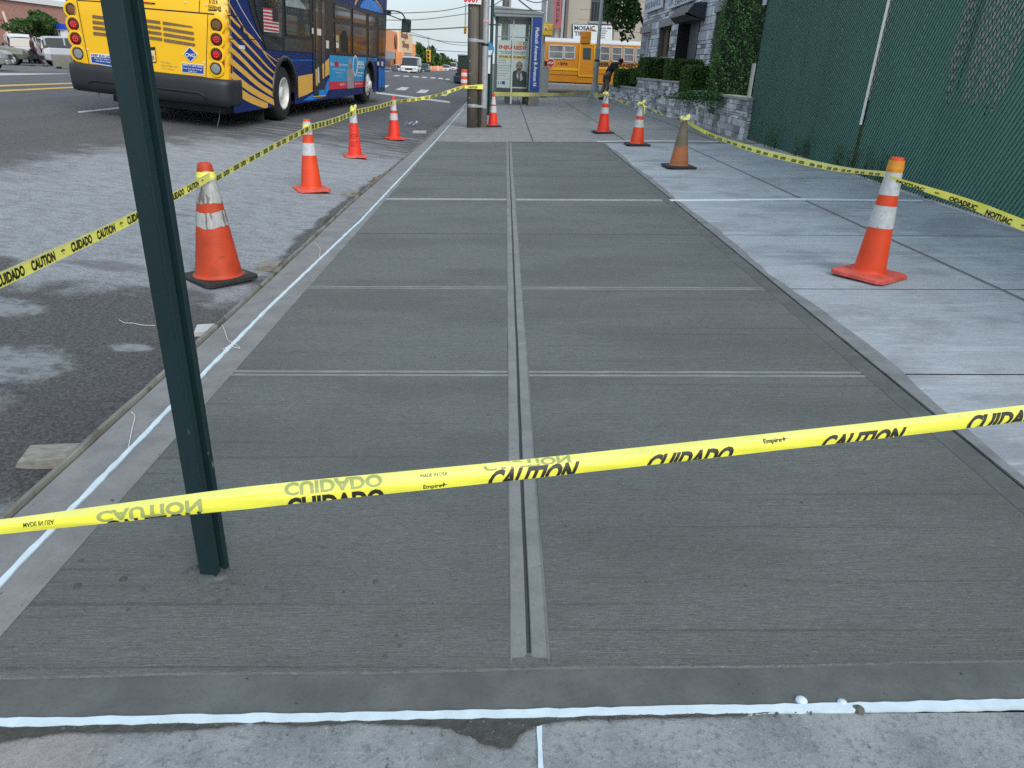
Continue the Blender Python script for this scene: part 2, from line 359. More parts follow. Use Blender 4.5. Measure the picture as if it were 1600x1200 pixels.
# ================================================================ SETTING
def lin(a, b, n): return [a + (b - a) * i / n for i in range(n + 1)]
mb = MB()
ys = [-30, -5, 0, 2, 4, 8, 12, 20, 33, 60, 120, 300, 900, 4000]
for (xa, za), (xb, zb) in zip(PROF, PROF[1:]):
    for ya, yb in zip(ys, ys[1:]): mb.add([(xa, ya, za), (xb, ya, zb), (xb, yb, zb), (xa, yb, za)], [(0, 1, 2, 3)])
mb.build('road', M['road'], kind='structure')
def P(x, y, dz=0): return V((x, y, SL * x + dz))
def foamline(pts, wdt, h=.006, n=8, wob=.003):           # polyline -> raised strip with a wobbling edge
    path = []
    for a, b in zip(pts, pts[1:]):
        k = max(2, int((b - a).length * n)); path += [a.lerp(b, i / k) for i in range(k)]
    path.append(pts[-1]); rows = []
    for i, p in enumerate(path):
        d = path[min(i + 1, len(path) - 1)] - path[max(i - 1, 0)]; d.normalize(); r = V((d.y, -d.x, 0)).normalized(); r.z = r.x * SL
        l, q = wdt / 2 + U(-wob, wob), wdt / 2 + U(-wob, wob); o = V((0, 0, h))
        rows.append([p - r * l - o * .7, p - r * l * .9 + o, p + r * q * .9 + o, p + r * q - o * .7])
    m_ = MB(); vs = [x for rr in rows for x in rr]
    m_.add(vs, [(i * 4 + k, i * 4 + k + 1, i * 4 + k + 5, i * 4 + k + 4) for i in range(len(rows) - 1) for k in range(3)]); return m_
XL, XR, XC = -1.2, 1.70, .105
ROWSY = [1.265, 3.0, 4.37, 5.94, 7.6, 9.32, 10.98, 13.6]
HW = [.0, .03, .024, .011, .038, .009, .008, 0]
CB = (.047, .05)
mb = MB(); 
for i in range(7):
    y0, y1 = ROWSY[i] + HW[i], ROWSY[i + 1] - HW[i + 1]
    for xa, xb in ((XL, XC - CB[0]), (XC + CB[1], XR)):
        mb.add([P(xa, y0), P(xb, y0), P(xb, y1), P(xa, y1)], [(0, 1, 2, 3)])
mb.build('fresh_sidewalk', M['fresh'], kind='structure')
# trowelled joint bands with their grooves
mb = MB(); prof = [(-CB[0], .0), (-CB[0] + .003, .004), (-CB[0] + .007, .001), (-.016, .001), (-.010, .0005), (-.0055, -.001), (-.004, -.0075), (.004, -.0075), (.0055, -.001), (.008, .001), (.010, .001), (.012, .0005), (.016, .001), (CB[1] - .007, .001), (CB[1] - .003, .004), (CB[1], 0)]
def wobp(a, b, n, amp): return [a.lerp(b, i / n) + V((U(-amp, amp), U(-amp, amp), 0)) for i in range(n + 1)]
def bandx(prof, path, mb):                                # profile along the slope direction kept on the plane
    vs = []; n = len(prof)
    for p in path: vs += [V((p.x + a, p.y, SL * (p.x + a) + b)) for a, b in prof]
    for i in range(len(path) - 1):
        for k in range(n - 1):
            a = i * n + k; b = a + 1
            mb.add([vs[a], vs[b], vs[b + n], vs[a + n]], [(0, 1, 2, 3)], 1 if min(prof[k][1], prof[k + 1][1]) < -.004 else 0)
bandx(prof, wobp(P(XC, 1.25), P(XC, 13.6), 60, .0012), mb)
for y, h in list(zip(ROWSY, HW))[1:-1]:
    pr = [(-h, 0), (-h * .8, .003), (-h * .6, 0), (-.005, 0), (-.003, -.01), (.003, -.01), (.005, 0), (h * .6, 0), (h * .8, .003), (h, 0)] if h > .02 else [(-h, 0), (-h * .5, -.01), (h * .5, -.01), (h, 0)]
    for xa, xb in ((XL, XC - CB[0]), (XC + CB[1], XR)):
        n = 24; ww = [U(-.0018, .0018) for _ in range(n + 1)]
        for i in range(n):
            a, b = xa + (xb - xa) * i / n, xa + (xb - xa) * (i + 1) / n; wa, wb = ww[i] if 0 < i else 0, ww[i + 1] if i < n - 1 else 0
            for (p0, h0), (p1, h1) in zip(pr, pr[1:]):
                e = lambda q: 0 if abs(abs(q) - h) < 1e-6 else 1
                mb.add([P(a, y + p0 + wa * e(p0), h0), P(b, y + p0 + wb * e(p0), h0), P(b, y + p1 + wb * e(p1), h1), P(a, y + p1 + wa * e(p1), h1)], [(0, 1, 2, 3)], 1 if min(h0, h1) < -.004 else (2 if y == 7.6 else 0))
mb.build('sidewalk_joint', [M['trowel'], M['groove'], M['joint_pale']], kind='structure')
# smooth margins round the pour
mb = MB(); L_ = [(-1.318, 1.15), (-1.318, 3), (-1.31, 4.3), (-1.25, 7.5), (-1.235, 13.6)]
for (xa, ya), (xb, yb) in zip(L_, L_[1:]): mb.add([P(xa, ya, .001), P(XL, ya, .001), P(XL, yb, .001), P(xb, yb, .001)], [(0, 1, 2, 3)])
mb.build('trowelled_margin', M['margin'], kind='structure')
mb = MB(); mb.add([P(XR, 1.27, .001), P(1.795, 1.27, .001), P(1.795, 13.6, .001), P(XR, 13.6, .001)], [(0, 1, 2, 3)])
xs = lin(-1.318, 1.795, 40)
for a, b in zip(xs, xs[1:]):
    f = lambda x: 1.1 + .018 * (x + 1.2); t = lambda x: 1.221 + .0175 * (x + 1.12) + .0025 * math.sin(x * 7)
    mb.add([P(a, f(a), .000), P(b, f(b), .000), P(b, t(b), .0005), P(a, t(a), .0005)], [(0, 1, 2, 3)])
    mb.add([P(a, t(a), .0005), P(b, t(b), .0005), P(b, t(b) + .004, .005), P(a, t(a) + .004, .005)], [(0, 1, 2, 3)], 1)
    mb.add([P(a, t(a) + .004, .005), P(b, t(b) + .004, .005), P(b, 1.3, -.001), P(a, 1.3, -.001)], [(0, 1, 2, 3)], 1)
mb.build('damp_margin', [M['wetm'], M['fresh']], kind='structure')
# edge groove between the pour and the dry slabs
mb = MB(); bandx([(-.007, .0005), (-.004, -.012), (.004, -.012), (.007, .0015)], wobp(P(1.80, 1.2), P(1.80, 13.6), 70, .004), mb); mb.m = [0] * len(mb.m)
mb.build('edge_groove', M['groove'], kind='structure')
# dry slabs on the right
mb = MB(); DR = [-1.0, 1.16, 3.0, 4.37, 5.94, 7.6, 9.25, 10.9, 13.6]; XD = 3.22
for ya, yb in zip(DR, DR[1:]):
    for xa, xb in ((1.806, XD - .018), (XD + .018, 9.5)):
        mb.add([P(xa, ya + .006, 0), P(xb, ya + .006, 0), P(xb, yb - .006, 0), P(xa, yb - .006, 0)], [(0, 1, 2, 3)])
mb.build('dry_sidewalk', M['dry'], kind='structure')
mb = MB()
for y in DR[1:-1]:
    if abs(y - 7.6) > .1: mb.add([P(1.806, y - .0065, -.004), P(9.5, y - .0065, -.004), P(9.5, y + .0065, -.004), P(1.806, y + .0065, -.004)], [(0, 1, 2, 3)])
mb.build('slab_joint', M['groove'], kind='structure')
mb = MB(); mb.add([P(XD - .02, -1, -.003), P(XD + .02, -1, -.003), P(XD + .02, 13.6, -.003), P(XD - .02, 13.6, -.003)], [(0, 1, 2, 3)])
mb.build('tooled_strip', mat('tooled_strip', (.17, .19, .215), .8, var=(8, .3)), kind='structure')
# smeared trowelled edge of the dry slabs
mb = MB(); n = 60; pts = []
for i in range(n + 1): y = 1.2 + 12.4 * i / n; pts.append((y, 1.808 + (.07 + .02 * math.sin(y * 2.3) + U(-.015, .015))))
for (ya, xa), (yb, xb) in zip(pts, pts[1:]): mb.add([P(1.808, ya, .0035), P(xa, ya, .001), P(xb, yb, .001), P(1.808, yb, .0035)], [(0, 1, 2, 3)])
mb.build('smeared_slab_edge', m_smooth('smear', (.150, .163, .175), (.22, .24, .26), .75, False), kind='structure')
# curb
mb = MB(); pc = [(-1.5, 0), (-1.5, 2), (-1.5, 4.5), (-1.52, 7.5), (-1.44, 14), (-1.42, 33)]
def curbx(y):
    for (a, ya), (b, yb) in zip(pc, pc[1:]):
        if ya <= y <= yb: return a + (b - a) * (y - ya) / (yb - ya)
    return -1.5
def innx(y): return -1.34 if y < 3 else -1.34 + min(1, (y - 3) / 5) * .08
yy = lin(-1, 33, 68)
for a, b in zip(yy, yy[1:]):
    pa, pb = [(curbx(max(0, y)), y) for y in (a, b)]
    mb.add([P(pa[0], a, -.02), P(pa[0] + .012, a, 0), P(innx(a), a, 0), P(innx(b), b, 0), P(pb[0] + .012, b, 0), P(pb[0], b, -.02)], [(0, 1, 4, 5), (1, 2, 3, 4)])
    mb.add([P(pa[0], a, -.02), P(pb[0], b, -.02), P(pb[0] + .01, b, -.3), P(pa[0] + .01, a, -.3)], [(0, 1, 2, 3)])
mb.build('curb', M['margin'], kind='structure')
# old slabs under the camera, and the older sidewalk beyond
mb = MB(); mb.add([P(-1.34, -2, -.001), P(.115, -2, -.001), P(.115, 1.117, -.001), P(-1.34, 1.09, -.001)], [(0, 1, 2, 3)])
mb.add([P(.125, -2, -.001), P(9, -2, -.001), P(9, 1.17, -.001), P(.125, 1.117, -.001)], [(0, 1, 2, 3)])
mb.build('old_sidewalk', M['old'], kind='structure')
mb = MB(); FY = [13.66, 15.1, 16.6, 18.1, 19.6, 21.1, 22.6, 24.2, 25.8, 27.4, 29, 31, 33]; FX = [-1.3, .55, 2.3, 4.0, 12]
for ya, yb in zip(FY, FY[1:]):
    for xa, xb in zip(FX, FX[1:]): mb.add([P(xa + .012, ya + .008, 0), P(xb - .012, ya + .008, 0), P(xb - .012, yb - .008, 0), P(xa + .012, yb - .008, 0)], [(0, 1, 2, 3)])
mb.add([P(-1.36, 13.62, -.006), P(12, 13.62, -.006), P(12, 33, -.006), P(-1.36, 33, -.006)], [(0, 1, 2, 3)], 1)
mb.add([P(-1.4, 33, -.01), P(12, 33, -.01), P(12, 33.02, -.3), P(-1.4, 33.02, -.3)], [(0, 1, 2, 3)], 0)
mb.build('far_sidewalk', [M['far'], M['groove']], kind='structure')
mb = MB(); mb.add([P(-1.5, -2, -.022), P(9.6, -2, -.022), P(9.6, 13.62, -.022), P(-1.49, 13.62, -.022)], [(0, 1, 2, 3)]); mb.build('sidewalk_bed', M['groove'], kind='structure')
# foam expansion strips
foamline([P(-1.329, -.2), P(-1.329, 2), P(-1.33, 3.1), P(-1.325, 4.0), P(-1.262, 6.5), P(-1.248, 10), P(-1.24, 13.6), P(-1.28, 24)], .022, .005, 24, .003).build('expansion_strip', M['foam'], label='long white foam expansion strip running up along the curb', cat='foam strip', group='white foam expansion strips')
foamline([P(-1.42, 1.092), P(0, 1.118), P(1.2, 1.143), P(3, 1.17)], .023, .006, 36, .0024).build('expansion_strip', M['foam'], label='white foam strip across the foreground between old slab and fresh pour', cat='foam strip', group='white foam expansion strips')
foamline([P(.12, .9), P(.1205, 1.112)], .012, .003, 30, .002).build('expansion_strip', M['foam'], label='short white foam piece in the joint between the two nearest old slabs', cat='foam strip', group='white foam expansion strips')
foamline([g(1046, 313), g(1250, 311.5), g(1440, 313.5)], .085, .004, 8, .006).build('expansion_strip', M['foamr'], label='wide white foam strip across the dry slabs behind the nearest right cone', cat='foam strip', group='white foam expansion strips')
foamline([g(932, 221), g(1030, 220), g(1122, 221)], .07, .005, 6, .006).build('expansion_strip', M['foamr'], label='white foam strip at the far end of the dry slabs near the stone wall', cat='foam strip', group='white foam expansion strips')
mb = MB(); a = foamline([g(655, 222), g(930, 221)], .03, .003, 6, .004); a.build('pour_end_joint', M['trowel'], kind='structure')
# bubbles of foam squeezed out beside the front strip
for px, py, r in ((1252, 1096, .012), (1316, 1099, .010), (1372, 1103, .005), (1172, 1106, .004)):
    mb = MB(); c = g(px, py); mb.lathe(c, [(r * 1.15, -.002), (r * 1.05, r * .4), (r * .6, r * .8), (.0001, r)], 14)
    mb.build('foam_bulge', M['foam'], label={1252: 'largest white foam bulge on the foreground strip', 1316: 'middle sized low white foam bulge on the foreground strip', 1372: 'small white foam bulge right of the two bigger ones', 1172: 'tiny white foam bulge left of the largest one'}[px], cat='foam bulge', group='foam bulges on the front strip')
# crossing road paint
def quad_on_road(pts, name, m, lift=.006):
    mb = MB(); n = len(pts); ps = [gr(*p) for p in pts]
    k = 8; grid = []
    a, b, c, d = ps
    for i in range(k + 1):
        for j in range(k + 1):
            p = a.lerp(b, i / k).lerp(d.lerp(c, i / k), j / k); p.z = road_z(p.x) + lift; grid.append(p)
    mb.add(grid, [(i * (k + 1) + j, (i + 1) * (k + 1) + j, (i + 1) * (k + 1) + j + 1, i * (k + 1) + j + 1) for i in range(k) for j in range(k)])
    mb.build(name, m, kind='structure')
quad_on_road([(121, 174.5), (250, 161.5), (252, 164), (123, 177)], 'lane_line', M['paint'])
quad_on_road([(-30, 134), (118, 129.5), (119, 131.3), (-30, 137)], 'centre_line', M['ypaint'])
quad_on_road([(-30, 142.5), (150, 134.2), (152, 136), (-30, 145.5)], 'centre_line', M['ypaint'])
quad_on_road([(588, 144), (702, 158.5), (704, 161.5), (588, 146.5)], 'stop_line', M['paint'])
for q in ([(628, 136), (640, 137), (633, 141.5), (617, 140.5)], [(658, 140), (671, 141), (664, 146), (650, 145)], [(690, 144.5), (702, 145.5), (697, 150.5), (684, 149.5)], [(600, 133), (609, 133.6), (603, 137), (592, 136)],
          [(632, 118.2), (640, 118.8), (638, 120.2), (629, 119.8)], [(647, 118.8), (655, 119.6), (653, 121.2), (644, 120.6)], [(661, 119.8), (668, 120.5), (666, 122.2), (658, 121.4)], [(674, 120.8), (681, 121.4), (680, 123), (671, 122.4)], [(686, 121.6), (692, 122.2), (692, 124), (684, 123.4)], [(697, 122.8), (703, 123.4), (702, 125), (695, 124.4)], [(617, 117.6), (626, 118), (623, 119.4), (614, 119)]):
    quad_on_road(q, 'crosswalk_stripe', M['paint'])
# opposite side: pale apron and lot
mb = MB(); mb.add([(-200, -20, -.02), (-24, -20, -.02), (-24, 60, -.02), (-200, 60, -.02)], [(0, 1, 2, 3)]); mb.add([(-24, -20, -.02), (-23.9, -20, -.13), (-23.9, 60, -.13), (-24, 60, -.02)], [(0, 1, 2, 3)])
mb.build('opposite_lot', mat('lot', (.15, .15, .165), .9, var=(.6, .3)), kind='structure')
mb = MB(); e = [gz(-60, 124, -.01), gz(112, 122, -.01), gz(112, 115, -.01), gz(-60, 113.5, -.01)]; mb.poly(e); mb.build('concrete_apron', mat('apron', (.5, .49, .49), .9, var=(.5, .2)), kind='structure')
mb = MB(); e = [gz(-60, 122.5, .0), gz(30, 121.3, .0), (gz(25, 120, .0)), gz(-60, 120.5, .0)]; mb.poly(e); mb.build('painted_curb_line', mat('pinkpaint', (.6, .15, .2), .9), kind='structure')
# cross-street corner beyond the intersection
mb = MB(); mb.box((-1.5, 50, -.3), (60, 70, .25)); mb.build('corner_pavement', M['far'], kind='structure')

# ================================================================ NEAR THINGS
mgreen = mat('dark_green_paint', (.008, .028, .034), .42, var=(6, .3, (1, 1, .4)), dirt=(38, .69, (.16, .19, .19), (1, 1, .5)), bump=(40, .15))
# street sign post: a front flange channel and a rear channel bolted behind it
pb = g(326, 903); pz = pb.z
post = empty('sign_post', pb, 'dark green steel sign post leaning through the left of the view, set in wet concrete', 'sign post')
def chan(name, cx, cy, wd, dp, th, h, open_dir):
    mb = MB(); z0, z1 = -.05, h
    outl = [(-wd / 2, 0), (wd / 2, 0), (wd / 2, dp), (wd / 2 - th, dp), (wd / 2 - th, th), (-wd / 2 + th, th), (-wd / 2 + th, dp), (-wd / 2, dp)]
    a = math.radians(-9); ca, sa = math.cos(a), math.sin(a)
    pts = [(cx + x * ca - y * open_dir * sa, cy + x * sa + y * open_dir * ca) for x, y in outl]
    n = len(pts); vs = [(x, y, z) for z in (z0, z1) for x, y in pts]
    mb.add(vs, [(i, (i + 1) % n, n + (i + 1) % n, n + i) for i in range(n)] + [tuple(range(n))[::-1], tuple(range(n, 2 * n))])
    return mb.build(name, mgreen, post, bevel=.0015)
chan('front_channel', .000, 0, .050, .022, .004, 2.75, 1)
mb = MB(); mb.box((.021, -.0035, -.04), (.0255, -.0005, 2.75), rz=math.radians(-9), c=(0, 0, 0)); mb.build('edge_lip', mgreen, post, bevel=.001)
chan('rear_channel', .0255, .036, .022, .018, .004, 2.75, 1)
mb = MB(); mb.box((.006, .006, -.04), (.012, .034, 2.75), rz=math.radians(-9), c=(0, 0, 0)); mb.build('web', mgreen, post)
mb = MB(); vs = []
for k_, (rr, hh) in enumerate(((.058, -.003), (.048, .002), (.038, .007), (.028, .011), (.012, .011))):
    for j in range(20): a = 6.283 * j / 20; w_ = 1 + .18 * math.sin(a * 3 + k_) + U(-.08, .08); vs.append((pb.x + .008 + rr * w_ * math.cos(a), pb.y + .012 + rr * w_ * .8 * math.sin(a), pb.z + hh + U(-.0012, .0012)))
mb.add(vs, [(k_ * 20 + j, k_ * 20 + (j + 1) % 20, (k_ + 1) * 20 + (j + 1) % 20, (k_ + 1) * 20 + j) for k_ in range(4) for j in range(20)], 0, True)
for i in range(90):
    a = U(0, 6.28); r = abs(random.gauss(.045, .03)); s = U(.0025, .008)
    mb.lathe((pb.x + .03 + r * math.cos(a) * 1.25, pb.y + .012 + r * math.sin(a), pb.z - .004), [(s * 1.5, 0), (s * 1.2, s * .7), (s * .5, s * 1.1), (.0001, s * 1.2)], 7, smooth=False)
mb.build('mortar_collar', m_smooth('collar', (.045, .05, .05), (.10, .11, .11)), kind='stuff', label='lumpy wet mortar heaped round the foot of the green post', cat='mortar')
mb = MB()
for i in range(34):
    x, y = U(-1.2, 1.7), 1.25 + abs(random.gauss(0, .9)); s = U(.002, .0055)
    if i < 16: x, y = pb.x + random.gauss(.15, .25), pb.y + random.gauss(-.05, .12)
    if abs(x - XC) < .06: continue
    p = P(x, y, -.001); mb.lathe(p, [(s * 1.3, 0), (s, s * .8), (.0001, s)], 6, smooth=False)
mb.build('cement_crumbs', mat('crumb', (.07, .075, .075), .9), kind='stuff', label='small dark cement crumbs scattered over the broomed surface', cat='crumbs')

# ---- traffic cones
mo = lambda n, c, d: mat(n, c, .5, var=(5, .25), dirt=(16, d, (.08, .03, .02)), bump=(30, .1))
ORG = mo('cone_orange', (.85, .075, .016), .70); ORG2 = mat('cone_worn_orange', (.60, .062, .016), .6, var=(7, .35), dirt=(11, .62, (.22, .045, .02)), bump=(30, .15)); RED2 = mo('cone_red_orange', (.90, .045, .02), .9)
PINK = mat('cone_base_faded', (.80, .13, .095), .7, var=(14, .4), dirt=(20, .62, (.25, .12, .10)))
DIRTY = mat('cone_dirty', (.20, .18, .13), .8, var=(6, .4)); DIRTY2 = mat('cone_dirty_orange', (.45, .16, .07), .8, var=(6, .3))
SLV = mat('collar_reflective', (.62, .64, .66), .4, var=(30, .25), dirt=(18, .66, (.2, .15, .14))); SLVW = mat('collar_torn', (.50, .51, .50), .6, var=(30, .4, (2, 2, .4)), dirt=(9, .55, (.16, .14, .13), (3, 3, .5)))
SLVR = mat('collar_worn_off', (.50, .07, .03), .6, var=(20, .3))
BLK = mat('cone_base_black', (.022, .023, .026), .7, var=(20, .4), dirt=(10, .62, (.10, .10, .10)))
CONES = {}
def cone(key, px, py, h, wb, wc, wt, road, label, base, mats, rot, bands=((.49, .64), (.72, .92)), lean=(0, 0), tan=False, up=0):
    p = gr(px, py) if road else g(px, py)
    t = empty('traffic_cone', p, label, 'traffic cone', 'traffic cones along the tape', rz=rot)
    ho, hc = .0, .032
    mb = MB(); b = wb / 2; k = b * .82; z0 = .012
    o8 = [(b, k), (k, b), (-k, b), (-b, k), (-b, -k), (-k, -b), (k, -b), (b, -k)]
    vs = [(x, y, z0) for x, y in o8] + [(x, y, z0 + .020) for x, y in o8] + [(x * .9, y * .9, hc + .006) for x, y in o8]
    mb.add(vs, [tuple(range(8))] + [(i, (i + 1) % 8, 8 + (i + 1) % 8, 8 + i) for i in range(8)] + [(8 + i, 8 + (i + 1) % 8, 16 + (i + 1) % 8, 16 + i) for i in range(8)] + [tuple(range(16, 24))])
    for sx in (-1, 1):
        for sy in (-1, 1): mb.box((sx * b * .7 - .012, sy * b * .7 - .012, 0), (sx * b * .7 + .012, sy * b * .7 + .012, z0 + .002))
    mb.build('base', base, t, bevel=.004)
    rad = lambda q: (wc / 2) * (1 - q) + (wt / 2) * q
    def sh(q): return V((lean[0] * q * h, lean[1] * q * h, 0))
    def section(name, q0, q1, m, extra=0, wavy=0):
        mb = MB(); n = 28; ks = max(2, int((q1 - q0) * 16)); vs = []
        for i in range(ks + 1):
            q = q0 + (q1 - q0) * i / ks
            for j in range(n):
                a = 2 * math.pi * j / n; qq = q
                if wavy and i in (0, ks): qq = q + wavy * math.sin(a * 3 + q0 * 40) * .5 + wavy * U(-.6, .6)
                r = rad(qq) + extra; c = sh(qq); vs.append((c.x + r * math.cos(a), c.y + r * math.sin(a), hc + (h - hc) * qq))
        fs = [(i * n + j, i * n + (j + 1) % n, (i + 1) * n + (j + 1) % n, (i + 1) * n + j) for i in range(ks) for j in range(n)]
        mb.add(vs, fs, 0, True); mb.build(name, m, t)
    mb = MB(); n = 28; qs = [(-.0, 1.18), (.012, 1.04), (.03, 1)] + [(q / 20, 1) for q in range(1, 20)] + [(.985, 1), (1, .9), (1, .6), (.95, .5)]
    vs = []
    for q, f in qs:
        for j in range(n): a = 2 * math.pi * j / n; r = rad(q) * f; c = sh(q); vs.append((c.x + r * math.cos(a), c.y + r * math.sin(a), hc + (h - hc) * q))
    mb.add(vs, [(i * n + j, i * n + (j + 1) % n, (i + 1) * n + (j + 1) % n, (i + 1) * n + j) for i in range(len(qs) - 1) for j in range(n)], 0, True)
    mb.build('cone_body', mats[0], t)
    if tan: section('dusty_sleeve', .42, .985, mats[1], .0015, .05)
    else:
        for q0, q1 in bands: section('reflective_collar', q0, q1, mats[1], .0025, mats[2])
    CONES[key] = (p, h)
    return t
cone('A', 343, 436, .765, .385, .305, .085, True, 'battered dark orange cone with torn collars on a black base, nearest the green post', BLK, (ORG2, SLVW, .012), .9, ((.46, .59), (.665, .93)))
tB = cone('B', 487, 298, .76, .36, .235, .07, True, 'orange cone with cracked white collars on a faded red base, left kerbside second from post', PINK, (ORG, SLV, .003), .5, ((.49, .67), (.79, .97)))
tC = cone('C', 555, 246, .70, .33, .21, .075, True, 'short kerbside cone with black marker writing and one white collar near its top', PINK, (RED2, SLV, .004), .35, ((.70, .91),))
cone('D', 616, 218, .765, .33, .235, .065, True, 'clean orange cone by the curb farthest up the road, in front of the bus wheel', RED2, (RED2, SLV, .002), .6, ((.44, .60), (.67, .92)))
cone('E', 770, 198, .70, .36, .225, .055, False, 'bright red orange cone standing right beside the two utility poles', BLK, (RED2, SLV, .001), .1, ((.41, .61), (.66, .90)))
cone('F', 942, 208, .80, .41, .26, .06, False, 'farthest right hand cone with thick black base beside the grey lamp pole', BLK, (RED2, SLV, .001), .15, ((.46, .61), (.71, .90)))
cone('G', 995, 227, .715, .42, .25, .055, False, 'orange cone with knotted tape tails on its tip before the stone wall', BLK, (ORG, SLV, .001), .05, ((.40, .58), (.67, .93)))
cone('H', 1060, 262, .665, .41, .265, .06, False, 'dirty tan cone without collars, faded orange at the foot, on the dry slabs', BLK, (DIRTY2, DIRTY, .01), .08, tan=True)
cone('I', 1356, 432, .775, .37, .205, .078, False, 'scuffed orange cone leaning on the dry slabs nearest the green fence', PINK, (ORG, SLV, .002), .62, ((.41, .60), (.69, .93)), lean=(0, 0))
# marker writing on the short cone
p, h = CONES['C']
def cone_txt(s, q, hh, ang0, span, wc, wt, par, h):
    mb = MB()
    def fn(a, b):
        q_ = q + b * hh / h; r = wc / 2 * (1 - q_) + wt / 2 * q_ + .003; t_ = ang0 + a * span
        return V((r * math.cos(t_), r * math.sin(t_), .032 + (h - .032) * q_))
    put_text(mb, s, fn, .0); return mb.build('marker_writing', mat('marker', (.25, .02, .01), .7), par)
cone_txt('KEEP', .37, .07, -2.45, 1.5, .21, .075, tC, .70); cone_txt('OUT', .20, .085, -2.35, 1.2, .21, .075, tC, .70)
# stickers near top of tape wraps
# ---- caution tape
TY = mat('caution_tape', (.88, .86, .06), .38, var=(14, .12), col2=(.90, .87, .25), dirt=(22, .71, (.45, .42, .10)))
TY.node_tree.nodes['Principled BSDF'].inputs['Specular IOR Level'].default_value = .5
TP = mat('caution_tape_pale', (.80, .80, .30), .4, var=(10, .15))
TINK = mat('tape_ink', (.012, .012, .01), .5); TGHOST = mat('tape_ink_through', (.30, .35, .12), .5)
def spline(pts, n=12):
    pts = [V(p) for p in pts]; o = []
    for i in range(len(pts) - 1):
        p0 = pts[max(i - 1, 0)]; p1 = pts[i]; p2 = pts[i + 1]; p3 = pts[min(i + 2, len(pts) - 1)]
        for k in range(n):
            t = k / n; o.append(.5 * ((2 * p1) + (p2 - p0) * t + (2 * p0 - 5 * p1 + 4 * p2 - p3) * t * t + (-p0 + 3 * p1 - 3 * p2 + p3) * t ** 3))
    o.append(pts[-1]); return o
def tape_run(par, pts, wid, mats, words, tilt=0.0, face=-1, twist=None, lh=.66, hide=.0, seed=1, pitch=.30, wlen=.17, flip=False, fold=0, start=.05, ink=None):
    """ribbon along pts; width roughly vertical leaning by tilt; words lettered along it on the face seen"""
    rnd = random.Random(seed); path = spline(pts, 14); S_ = [0]
    for a, b in zip(path, path[1:]): S_.append(S_[-1] + (b - a).length)
    T_ = S_[-1]
    def frame(s):
        s = max(0, min(T_, s)); i = 0
        lo, hi = 0, len(S_) - 1
        while hi - lo > 1:
            m_ = (lo + hi) // 2
            if S_[m_] <= s: lo = m_
            else: hi = m_
        i = lo; f = (s - S_[i]) / max(1e-9, S_[i + 1] - S_[i]); p = path[i].lerp(path[i + 1], f); d = (path[min(i + 2, len(path) - 1)] - path[max(i - 1, 0)]).normalized()
        sd = d.cross(V((0, 0, 1))).normalized()
        tw = tilt + (twist(s / T_) if twist else 0)
        up = (V((0, 0, 1)) - d * d.z).normalized(); wv = up * math.cos(tw) + sd * math.sin(tw); nn = d.cross(wv).normalized()
        ww = wid(s / T_) if callable(wid) else wid
        return p, wv * ww, nn * face
    n = max(8, int(T_ / .02)); K = 4; vs = []
    for i in range(n + 1):
        p, wv, nn = frame(T_ * i / n); ln = (p - EYE).length
        for k in range(K + 1):
            q = k / K - .5; vs.append(p + wv * q + nn * (fold * (abs(q * 2) - .5) ** 2 * -1 + .0006 * math.sin(i * .9 + k) * rnd.uniform(.2, 1)))
    mb = MB(); mb.add(vs, [(i * (K + 1) + k, (i + 1) * (K + 1) + k, (i + 1) * (K + 1) + k + 1, i * (K + 1) + k + 1) for i in range(n) for k in range(K)], 0, True)
    fsl = len(mb.f)
    if len(mats) > 1:
        for j in range(fsl):
            if j % K >= K - 1: mb.m[j] = 1
    rib = mb.build('ribbon', mats, par)
    s = start; wi = 0
    while s < T_ - .04 and words:
        wd, wl, hh, off = words[wi % len(words)]; wi += 1
        if s + wl > T_: break
        tx = MB()
        for side in (1, -1):
            def fn(a, b):
                aa = a if not flip else 1 - a
                p, wv, nn = frame(s + aa * wl); q = (b * hh + off - .5)
                if flip: q = -q if False else q
                return p + wv * q + nn * (.0018 * side - fold * (abs(q * 2) - .5) ** 2)
            put_text(tx, wd, fn, .045, 0, None, 5)
        if tx.v: tx.build('lettering', ink or TINK, par)
        s += wl + pitch
    return frame
def wrap(par, c, r, hgt, m=None, n=14, tilt=0):           # tape wound round a cone tip
    mb = MB(); mb.lathe((c[0], c[1], c[2] - hgt / 2), [(r + .002, 0), (r + .004, hgt * .3), (r + .001, hgt * .6), (r - .001, hgt)], n); mb.build('wrapping', m or TY, par)
def knot(par, c, r, seed=0, tails=2, ln=.12, side=None):
    rnd = random.Random(seed); mb = MB()
    for k in range(7):
        a = rnd.uniform(0, 6.28); b = rnd.uniform(-.6, .9); d = V((math.cos(a), math.sin(a), b)); e = d.orthogonal().normalized(); c0 = V(c) + d * r * .5
        mb.add([c0 - e * r * .6, c0 + d * r * .8 - e * r * .3, c0 + d * r * .9 + e * r * .5, c0 + e * r * .6, ], [(0, 1, 2, 3)])
    for k in range(tails):
        a = (side if side is not None else rnd.uniform(0, 6.28)) + k * .8; x = V((math.cos(a), math.sin(a), 0)); y = x.cross(V((0, 0, 1)))
        p = V(c) + x * r; pts = [p + x * (.02 * j) * (1 - j * .1) - V((0, 0, ln * (j / 4) ** 1.3)) for j in range(5)]
        for j in range(4): mb.add([pts[j] - y * .017, pts[j] + y * .017, pts[j + 1] + y * .015 + x * .004, pts[j + 1] - y * .015], [(0, 1, 2, 3)])
    mb.build('knot', TP, par)
